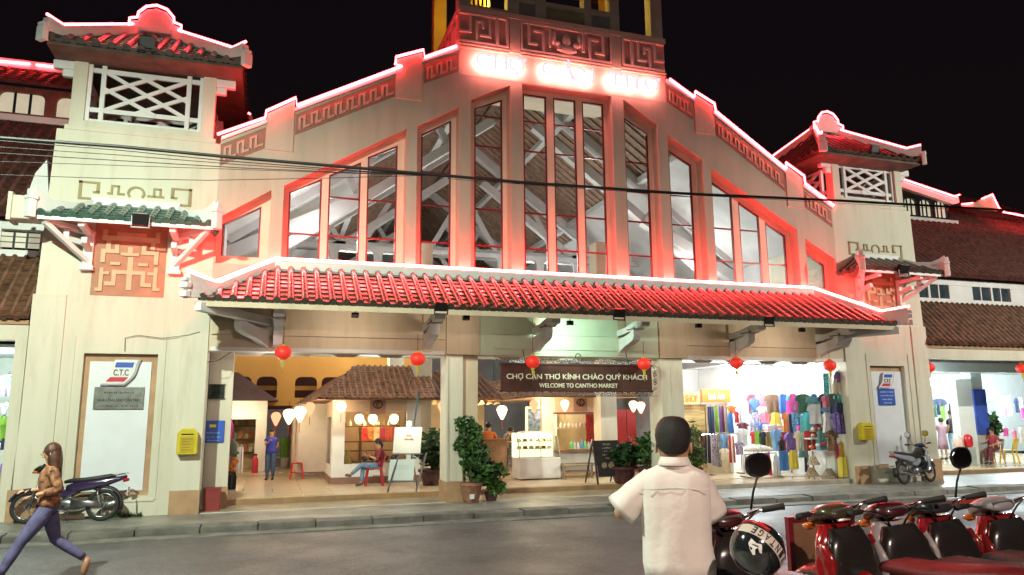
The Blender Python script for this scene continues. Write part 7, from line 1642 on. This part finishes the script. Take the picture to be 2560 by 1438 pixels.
# back yoke seam, collar
g = MB(); pts = [mw((x, -.118-.004+.06*abs(x)**1.5*2, 1.19+.004*math.cos(x*20))) for x in [i*.02-.18 for i in range(19)]]; g.tube(pts, .0022, 4); g.build('yoke_seam', mat('seam', (.6,.58,.56), .8), mt_)
g = MB(); rings = []
for (z, r1, r2, dz) in ((1.300,.096,.090,0),(1.325,.084,.082,0),(1.358,.075,.076,.0),(1.361,.070,.071,0),(1.33,.074,.074,0)):
    rings.append([mw((r1*math.cos(R(a)), r2*math.sin(R(a))*1.0-.002, z+(.0 if a > 180 else -.012*math.sin(R(a))))) for a in range(0, 360, 12)])
g.loft(rings, False); g.build('collar', M_SHIRT, mt_, smooth=True)
g = MB(); rings = []
for (z, r1, r2) in ((1.359,.077,.079),(1.335,.088,.093),(1.316,.096,.101),(1.313,.094,.098)):
    rings.append([mw((r1*math.cos(R(a)), -r2*abs(math.sin(R(a)))-.004, z)) for a in range(180, 361, 10)])
vs = [p for r_ in rings for p in r_]; m__ = len(rings[0]); g.add(vs, [(a*m__+q, a*m__+q+1, (a+1)*m__+q+1, (a+1)*m__+q) for a in range(len(rings)-1) for q in range(m__-1)]); g.build('collar_fold', M_SHIRT, mt_, smooth=True)
# sleeves
def sleeve(p0, p1, r0, r1, seed):
    a, b = Vector(p0), Vector(p1); d = (b-a).normalized(); u = d.cross(Vector((0,0,1))).normalized(); v = d.cross(u); g = MB(); rings = []
    for k in range(9):
        t = k/8; c = a.lerp(b, t); rr = r0+(r1-r0)*t; ring = []
        for q in range(26):
            an = 2*math.pi*q/26; w_ = rr*(1+.05*noise.noise(Vector((math.cos(an)*2+seed, math.sin(an)*2, t*4)))+.03*math.sin(t*11+an*2)); ring.append(mw(c+(u*math.cos(an)+v*math.sin(an)*1.02)*w_))
        rings.append(ring)
    c = b-d*.01; rings.append([mw(c+(u*math.cos(2*math.pi*q/26)+v*math.sin(2*math.pi*q/26))*(r1-.012)) for q in range(26)])
    g.loft(rings); g.build('sleeve', M_SHIRT, mt_, smooth=True)
sleeve((-.120,0,1.232), (-.315,.015,1.055), .075, .096, 1); sleeve((.120,.0,1.232), (.200,.09,1.03), .075, .092, 5)
skinmesh('trousers', {k: (*(mw(v[:3])-ML), v[3]) for k, v in {'p':(0,0,.66,.09),'hL':(-.08,0,.60,.08),'kL':(-.10,.02,.44,.075),'cL':(-.10,-.02,.1,.06),'hR':(.08,0,.60,.08),'kR':(.10,.02,.44,.075),'cR':(.10,-.02,.1,.06)}.items()}, [('p','hL'),('hL','kL'),('kL','cL'),('p','hR'),('hR','kR'),('kR','cR')], mat('dark_trousers', (.03,.03,.035), .8), mt_)
for s in (-1, 1):
    a = mw((s*.10,-.06,.04)); b = mw((s*.12,.18,.035)); MB().tube([a, a.lerp(b, .5), b], [.04,.05,.035], 10).build('shoe', M_DARKM, mt_, smooth=True)
hand(mt_, mw((-.16,.26,1.13)), mw((0,.34,1.2))-mw((-.16,.26,1.13)), (0,0,1), 1, .8); hand(mt_, mw((.12,.32,1.13)), mw((.02,.38,1.2))-mw((.12,.32,1.13)), (0,0,1), 1, .8)
p = mw((-.03,.40,1.22)); o = MB().box(p.x-.075, p.x+.075, p.y-.005, p.y+.005, p.z-.037, p.z+.037).build('phone', M_DARKM, None, loc=p, bevel=.004); tag(o, 'dark phone held up by the man in white, hidden by his back', 'phone')

# ================================================================ MOTORBIKES
def ringx(x, zc, hw, hh, n=16, p=.75, yc=0):
    return [(x, yc+math.copysign(abs(math.cos(2*math.pi*k/n))**p, math.cos(2*math.pi*k/n))*hw, zc+math.copysign(abs(math.sin(2*math.pi*k/n))**p, math.sin(2*math.pi*k/n))*hh) for k in range(n)]
def loftx(rows, **k): return MB().loft([ringx(*r_, **k) for r_ in rows])
def ringz(z, xc, hx, hy, n=18, p=.75, yc=0):
    return [(xc+math.copysign(abs(math.cos(2*math.pi*k/n))**p, math.cos(2*math.pi*k/n))*hx, yc+math.copysign(abs(math.sin(2*math.pi*k/n))**p, math.sin(2*math.pi*k/n))*hy, z) for k in range(n)]
def torus(cx_, cz_, R_, r_, n=30, k=8, y=0, sy=1.0):
    g = MB(); rings = []
    for i in range(n):
        a = 2*math.pi*i/n
        rings.append([(cx_+(R_+r_*math.cos(2*math.pi*j/k))*math.cos(a), y+r_*sy*math.sin(2*math.pi*j/k), cz_+(R_+r_*math.cos(2*math.pi*j/k))*math.sin(a)) for j in range(k)])
    rings.append(rings[0]); return g.loft(rings, False)
def wheel(t, cx_, r_, nm, disc=False):
    w_ = torus(cx_, r_, r_-.035, .036, sy=.95).build(nm, M_RUB, t, smooth=True)
    torus(cx_, r_, r_-.075, .014, k=6).build('rim', M_CHROME, w_, smooth=True)
    g = MB()
    for i in range(16):
        a = math.pi*i/8; g.tube([(cx_+.04*math.cos(a+.3), (-1)**i*.02, r_+.04*math.sin(a+.3)), (cx_+(r_-.08)*math.cos(a), 0, r_+(r_-.08)*math.sin(a))], .003, 4)
    tag(g.build('spokes', M_CHROME, w_), kind='stuff')
    g = MB(); k = len(g.v); g.lathe([(.05,-.045),(.055,-.03),(.055,.03),(.05,.045)], (0,0,0), 14); g.xf(Matrix.Translation((cx_, 0, r_)) @ Matrix.Rotation(R(90), 4, 'X'), k); g.build('hub', M_GREYM, w_, smooth=40)
def moto(label, c1, nm, grp, c2=None, seatc=None, mirrors=True, crate=False):
    t = thing('motorbike', label, 'motorbike', (0,0,0), 0, grp); P1 = mat('bike_'+nm, c1, .18, var=.03, coat=1.0, spec=.6); PIN = mat('bike_inner', (.02,.018,.018), .22, var=.05, coat=.6); P2 = mat('bike2_'+nm, c2 or (.02,.02,.022), .3, var=.05, coat=.4); SE = mat('seat_'+nm, seatc or (.02,.02,.022), .5, var=.15, scale=20, bump=.15)
    PB = mat('bike_plastic', (.018,.018,.02), .4, var=.1)
    rw = .285; wheel(t, -.61, rw, 'rear_wheel'); wheel(t, .63, rw, 'front_wheel')
    for s in (-1, 1):
        MB().tube([(.63, s*.075, rw), (.50, s*.075, .60), (.455, s*.05, .74)], [.018,.022,.022], 8).build('fork_leg', M_GREYM, t, smooth=True)
        MB().tube([(-.60, s*.11, .30), (-.52, s*.115, .50)], .014, 6).build('shock_rod', M_CHROME, t, smooth=True); MB().tube([(-.565, s*.112, .38), (-.515, s*.118, .58)], .027, 8).build('shock_absorber', M_CHROME, t, smooth=True)
        MB().bar((-.61, s*.085, .285), (-.12, s*.085, .30), .03, .05).build('swing_arm', M_GREYM, t)
    # fenders
    def fender(cx_, a0, a1, w_, m_, nm_, rr=.33):
        g = MB(); rings = []
        for i in range(11):
            a = R(a0+(a1-a0)*i/10); rings.append([(cx_+(rr+dr)*math.cos(a), y, rw+(rr+dr)*math.sin(a)) for (y, dr) in ((-w_,-.045),(-w_*.85,-.005),(0,.012),(w_*.85,-.005),(w_,-.045),(w_*.8,-.03),(0,.0),(-w_*.8,-.03))])
        g.loft(rings); return g.build(nm_, m_, t, smooth=True)
    fender(.63, 20, 150, .062, P1, 'front_fender'); fender(-.61, 60, 195, .07, PB, 'rear_fender', .345)
    o = MB().box(-1.03, -1.02, -.09, .09, .44, .60).build('number_plate', M_WHITE, t); MB().box(-1.035, -1.0305, -.07, .07, .47, .49).build('plate_line', M_DARKM, o)
    # main body: leg shield, centre tunnel, seat cowl
    g = MB(); rings = []
    for (z, xc, hx, hy) in ((.30,.30,.04,.14),(.40,.335,.055,.21),(.52,.36,.06,.235),(.68,.385,.06,.23),(.82,.41,.06,.18),(.92,.425,.055,.12)): rings.append(ringz(z, xc, hx, hy))
    g.loft(rings); g.build('leg_shield', P1, t, smooth=True)
    g = MB(); rings = []
    for (z, xc, hx, hy) in ((.34,.262,.03,.16),(.5,.285,.04,.212),(.68,.30,.05,.205),(.80,.33,.05,.165),(.90,.355,.05,.11)): rings.append(ringz(z, xc, hx, hy))
    g.loft(rings); g.build('inner_shield', PIN, t, smooth=True)
    loftx([(.42,.74,.055,.05),(.25,.58,.06,.07),(.05,.50,.065,.08),(-.10,.54,.08,.09),(-.2,.6,.09,.09)]).build('centre_tunnel', P1, t, smooth=True)
    loftx([(.02,.60,.07,.06),(-.15,.62,.115,.10),(-.40,.66,.13,.10),(-.65,.70,.11,.075),(-.85,.75,.07,.05),(-.98,.79,.03,.03)]).build('seat_cowl', P1, t, smooth=True)
    loftx([(.06,.715,.06,.03),(-.05,.735,.10,.042),(-.30,.745,.125,.045),(-.52,.77,.125,.05),(-.70,.80,.10,.045),(-.78,.80,.06,.03)]).build('seat', SE, t, smooth=True)
    MB().tube([(-.60,-.10,.79),(-.92,-.085,.84),(-1.0,0,.85),(-.92,.085,.84),(-.60,.10,.79)], .011, 6).build('grab_rail', M_CHROME, t, smooth=True)
    o = loftx([(-.93,.72,.075,.035),(-1.0,.73,.06,.03),(-1.02,.73,.03,.02)]).build('tail_light', mat('tail_red', (.5,.01,.01), .2, coat=.5), t, smooth=True)
    # engine and exhaust
    loftx([(.22,.34,.06,.06),(.10,.34,.10,.08),(-.05,.33,.13,.10),(-.18,.32,.10,.08)]).build('engine', M_GREYM, t, smooth=True)
    MB().tube([(.20,0,.36),(.34,0,.40)], [.05,.045], 12).build('cylinder_head', M_GREYM, t, smooth=True)
    MB().tube([(.22,-.05,.30),(.15,-.13,.20),(-.15,-.15,.20),(-.35,-.155,.24)], .016, 8).build('exhaust_pipe', M_CHROME, t, smooth=True); MB().tube([(-.33,-.155,.24),(-.42,-.158,.25),(-.86,-.165,.33),(-.90,-.165,.335)], [.02,.042,.045,.03], 12).build('muffler', M_CHROME, t, smooth=True)
    MB().tube([(.02,-.20,.28),(.02,.20,.28)], .012, 6).build('footrest_bar', M_DARKM, t)
    for s in (-1, 1): MB().tube([(.02, s*.13, .28), (.02, s*.22, .285)], .02, 8).build('footpeg', M_RUB, t)
    MB().tube([(-.08,.08,.25),(-.05,.2,.02)], .012, 6).build('side_stand', M_GREYM, t)
    g = MB(); g.loft([ringx(-.62,.31,.02,.06,yc=.1), ringx(-.35,.33,.025,.05,yc=.1), ringx(-.1,.33,.03,.06,yc=.1)]); g.build('chain_case', M_GREYM, t, smooth=True)
    # steering head: nacelle, headlight, handlebar
    g = MB(); rings = []
    for (x, zc, hw, hh) in ((.325,.975,.05,.02),(.355,.985,.105,.035),(.42,.99,.12,.048),(.50,.965,.11,.055),(.565,.935,.085,.045),(.59,.925,.04,.025)): rings.append(ringx(x, zc, hw, hh))
    g.loft(rings); g.build('handlebar_cowl', P2, t, smooth=True)
    loftx([(.54,.95,.085,.05),(.585,.942,.075,.042),(.60,.94,.04,.025)]).build('headlight', mat('headlight_lens', (.5,.5,.5), .08, var=0, coat=1), t, smooth=True)
    g = MB(); g.box(.338, .345, -.075, .075, .975, 1.015); g.build('instrument_panel', mat('dial_grey', (.12,.12,.13), .2, coat=.8), t)
    for s in (-1, 1):
        loftx([(.27,.62,.02,.12),(.33,.66,.03,.17),(.40,.68,.02,.13)], yc=s*.185).build('shield_wing', P1, t, smooth=True)
        MB().tube([(.36,s*.05,.90),(.34,s*.10,.97),(.38,s*.19,1.0)], .006, 5).build('control_cable', PB, t, smooth=True)
        MB().tube([(.40,s*.10,.98),(.38,s*.22,1.01),(.33,s*.34,1.02)], .011, 8).build('handlebar', M_CHROME, t, smooth=True)
        MB().tube([(.37,s*.235,1.012),(.335,s*.33,1.02),(.325,s*.355,1.02)], [.017,.019,.021], 10).build('grip', M_RUB, t, smooth=True)
        MB().tube([(.42,s*.16,1.0),(.415,s*.24,1.0),(.38,s*.34,1.0)], .006, 6).build('brake_lever', M_GREYM, t, smooth=True)
        loftx([(.50,.90,.02,.015),(.53,.90,.035,.025),(.58,.895,.02,.015)], yc=s*.11).build('turn_signal', mat('amber_lens', (.6,.12,.01), .15, coat=.8), t, smooth=True)
        if mirrors is True or mirrors == s:
            MB().tube([(.39,s*.17,1.02),(.385,s*.20,1.12),(.36,s*.235,1.22)], .007, 6).build('mirror_stem', M_DARKM, t, smooth=True)
            g = MB(); k = 0; rings = []
            for (x, f_) in ((.012,.6),(.012,.85),(.004,1.0),(-.006,1.0)): rings.append([(x+.36, s*.245+f_*.088*(math.copysign(abs(math.cos(q*.3927))**.8, math.cos(q*.3927))), 1.275+f_*.072*(math.copysign(abs(math.sin(q*.3927))**.8, math.sin(q*.3927)))) for q in range(16)])
            g.loft(rings); mo = g.build('mirror', PB, t, smooth=40)
            MB().loft([[(.352, s*.245+.081*math.cos(q*.3927), 1.275+.065*math.sin(q*.3927)) for q in range(16)], [(.3505, s*.245+.079*math.cos(q*.3927), 1.275+.063*math.sin(q*.3927)) for q in range(16)]]).build('mirror_glass', M_CHROME, mo)
    if crate:
        MB().loft([ringz(.55,.70,.01,.01), ringz(.55,.60,.09,.15), ringz(.80,.60,.11,.17), ringz(.80,.60,.09,.15)]).build('front_basket', M_DARKM, t)
    return t
def place(t, loc, rz, lean=0): t.location = loc; t.rotation_euler = (lean, 0, rz); return t
def relabel(t, label): t['label'] = label; return t
G2 = 'motorbikes parked on the near pavement'
p = Gp(160, 1292, .147); m1 = moto('black and purple underbone motorbike parked against the left tower, facing left', (.035,.02,.07), 'purple', 'motorbikes parked by the towers', mirrors=False)
place(m1, (-3.42, -.46, .146), R(176), R(5))
p = Gp(2262, 1203, .147); m2 = moto('silver and blue underbone motorbike leaning by the right notice panel', (.30,.32,.36), 'silver', 'motorbikes parked by the towers', (.03,.05,.14)); place(m2, (16.45, -.50, .146), R(14), R(-6))
def near(label, px, py, depth, th, c1, nm, **k):
    gp = Dp(px, py, depth); t = moto(label, c1, nm, G2, **k); th = R(th); d = Vector((math.cos(th), math.sin(th), 0)); rt = Vector((math.sin(th), -math.cos(th), 0))
    loc = Vector((gp.x, gp.y, .40))-d*.33-rt*.345; place(t, loc, th, R(-6)); return t
n1 = near('black and red motorbike with helmet hung on its handlebar beside the man in white', 1996, 1274, 4.45, 86, (.025,.012,.014), 'blackred', c2=(.05,.008,.01), mirrors=-1)
n2 = near('red motorbike with black and gold cockpit between the framed board and the white red bike', 2245, 1260, 4.8, 92, (.24,.008,.010), 'red', c2=(.05,.04,.02), seatc=(.13,.008,.010), mirrors=False)
n3 = near('white and red motorbike with black handlebar, third from the man in white', 2395, 1268, 4.8, 84, (.40,.37,.38), 'whitered', c2=(.05,.01,.015), mirrors=False)
n4 = near('red and silver motorbike with one oval mirror raised, fourth from the man', 2492, 1250, 5.0, 88, (.20,.010,.014), 'redsilver', c2=(.03,.03,.035), mirrors=-1)
n5 = near('red and white motorbike cut by the right edge of the photo', 2660, 1262, 5.0, 80, (.22,.014,.016), 'redwhite', c2=(.3,.3,.32), mirrors=False)
# helmet ----------------------------------------------------------------------
hp = Dp(1893, 1372, 3.78); he = thing('helmet', 'black open face helmet with cream lettered band hanging from the nearest handlebar', 'helmet', hp)
def hs(u, v, r_=1.0):      # point on the helmet shell: u around the band, v across it
    n_ = Vector((math.cos(v)*math.sin(u), -math.sin(v), math.cos(v)*math.cos(u)))
    return n_
fwd = Vector((AX[2], AY[2], AZ[2])).normalized(); rgt = Vector((AX[0], AY[0], AZ[0])).normalized(); upv = rgt.cross(fwd).normalized()
rad = .137
HM = Matrix.Rotation(R(-8), 3, 'Z')
ax = (rgt*.66-upv*.58-fwd*.28).normalized()          # direction along the band (down right)
nn = (-fwd*.80+upv*.45+rgt*.32).normalized(); nn = (nn-ax*nn.dot(ax)).normalized(); bb = ax.cross(nn).normalized()
def sp(a, b, r_): return hp+(nn*math.cos(a)*math.cos(b)+ax*math.sin(a)*math.cos(b)+bb*math.sin(b))*r_
g = MB(); rings = []
for i in range(15):
    b = math.pi*(-.5+i/14)*.985; rings.append([sp(2*math.pi*k/32, b, rad*(1.0 if abs(b) < 1.2 else .98)) for k in range(32)])
g.loft(rings); g.build('shell', mat('helmet_black', (.015,.017,.02), .12, var=0, coat=1), he, smooth=True)
g = MB(); pts = []
for i in range(21):
    a = R(-72+i*7); rings = [sp(a, b, rad*1.012) for b in (-.20, -.1, 0, .1, .20)]; pts.append(rings)
vs = [p for r_ in pts for p in r_]; g.add(vs, [(i*5+k, i*5+k+1, (i+1)*5+k+1, (i+1)*5+k) for i in range(20) for k in range(4)])
band = g.build('cream_band', mat('band_cream', (.62,.56,.50), .35, var=.08), he, smooth=True)
for s in (-1, 1):
    g = MB(); g.tube([sp(R(-72+i*7), s*.205, rad*1.014) for i in range(21)], .0022, 5); g.build('band_piping', M_DARKM, he)
for k, ch in enumerate('VINTAGE'):
    a = R(52-k*14.5); c = sp(a, 0, rad*1.018); no_ = (c-hp).normalized(); t1 = -bb.cross(no_).normalized()
    tx = (sp(a+.05, 0, rad)-sp(a-.05, 0, rad)).normalized()*-1; ty = no_.cross(tx).normalized()
    M_ = Matrix((tx, ty, no_)).transposed().to_4x4()
    text(ch, c, .042, M_BLK, he, wfit=.022, depth=.0006, bold=.02, M=M_ @ Matrix.Rotation(R(-90), 4, 'X'))
g = MB(); em = [(-.55,.36),(-.30,.42),(-.12,.34),(-.02,.46),(.10,.60),(.0,.62),(-.16,.52),(-.22,.62),(-.08,.78),(-.16,.84),(-.40,.74),(-.58,.56)]
g.add([sp(a, b*1.0, rad*1.014) for a, b in em], [tuple(range(len(em)))]); g.build('white_emblem', M_WHITE, he)
g = MB(); g.tube([sp(R(80), .5, rad), hp-Vector((0,0,.20))+rgt*.02, sp(R(200), .4, rad*.9)], .006, 5); g.build('chin_strap', M_DARKM, he)
g = MB(); g.tube([sp(R(-100+i*10), -.5+.02*i, rad*1.01) for i in range(10)], .010, 6); g.build('red_trim', mat('trim_red', (.45,.02,.02), .3), he, smooth=True)
# framed board and barrier tape -------------------------------------------------
a = Dp(1972, 1300, 5.3); b = Dp(2126, 1288, 5.6); fb = thing('framed_board', 'brown sheet board in dark red frame standing behind the nearest motorbike', 'board', (a.x, a.y, .40))
zt = a.z; g = MB(); g.bar((a.x,a.y,(zt+.45)/2), (b.x,b.y,(zt+.45)/2), .02, zt-.47); g.build('sheet', mat('brown_sheet', (.30,.17,.10), .45, var=.3, scale=2.5), fb)
for (p0, p1) in (((a.x,a.y,zt),(b.x,b.y,zt)),((a.x,a.y,.46),(b.x,b.y,.46))): g = MB(); g.bar(p0, p1, .035, .04); g.build('rail', M_FRAME, fb)
for q in (a, b): g = MB(); g.bar((q.x,q.y,.40), (q.x,q.y,zt+.02), .04, .04); g.build('post', M_FRAME, fb)
a = Dp(2238, 1270, 5.7); b = Dp(2466, 1250, 6.1); tp_ = thing('barrier_rail', 'thin red and white rail running behind the motorbikes', 'rail', (a.x, a.y, .40))
g = MB(); g.bar(a, b, .02, .045); g.build('rail', mat('rail_red', (.50,.05,.04), .5, var=.1), tp_)
for q in (a, b): g = MB(); g.bar((q.x,q.y,.40), (q.x,q.y,q.z-.023), .03, .03); g.build('post', M_GREYM, tp_)

# ================================================================ OVERHEAD CABLES
def cable(pts, r_, label, y=-7.0, grp='overhead cables'):
    P_ = [Yp(px, py, y) for px, py in pts]; Q = []
    for i in range(len(P_)-1):
        for k in range(4): Q.append(P_[i].lerp(P_[i+1], k/4))
    Q.append(P_[-1]); wire(Q, r_, label, mat('cable_black', (.008,.008,.008), .6, var=0), 'overhead_cable', 'cable', grp)
cable([(-700,290),(0,345),(300,367),(560,392),(900,421),(1300,456),(1700,484),(2100,502),(2560,528),(3300,560)], .022, 'thick black overhead cable crossing the whole facade')
cable([(-700,305),(0,352),(300,376),(560,402),(900,428),(1130,440),(1300,459)], .006, 'cable just under the thick one on the left half')
cable([(-700,325),(0,368),(300,388),(600,412),(900,430),(1100,440)], .005, 'second thin cable of the left bundle')
cable([(-700,350),(0,383),(300,402),(600,420),(900,433),(1110,440)], .0055, 'third thin cable of the left bundle')
cable([(-700,380),(0,404),(300,414),(600,424),(900,434),(1120,440)], .004, 'fourth thin cable of the left bundle')
cable([(-700,420),(0,437),(260,446),(520,451),(800,446),(1080,438)], .0045, 'lowest thin cable sagging across the left tower')
cable([(1120,447),(1500,475),(1800,492),(2100,508),(2560,533),(3300,566)], .004, 'thin cable under the thick one on the right half')
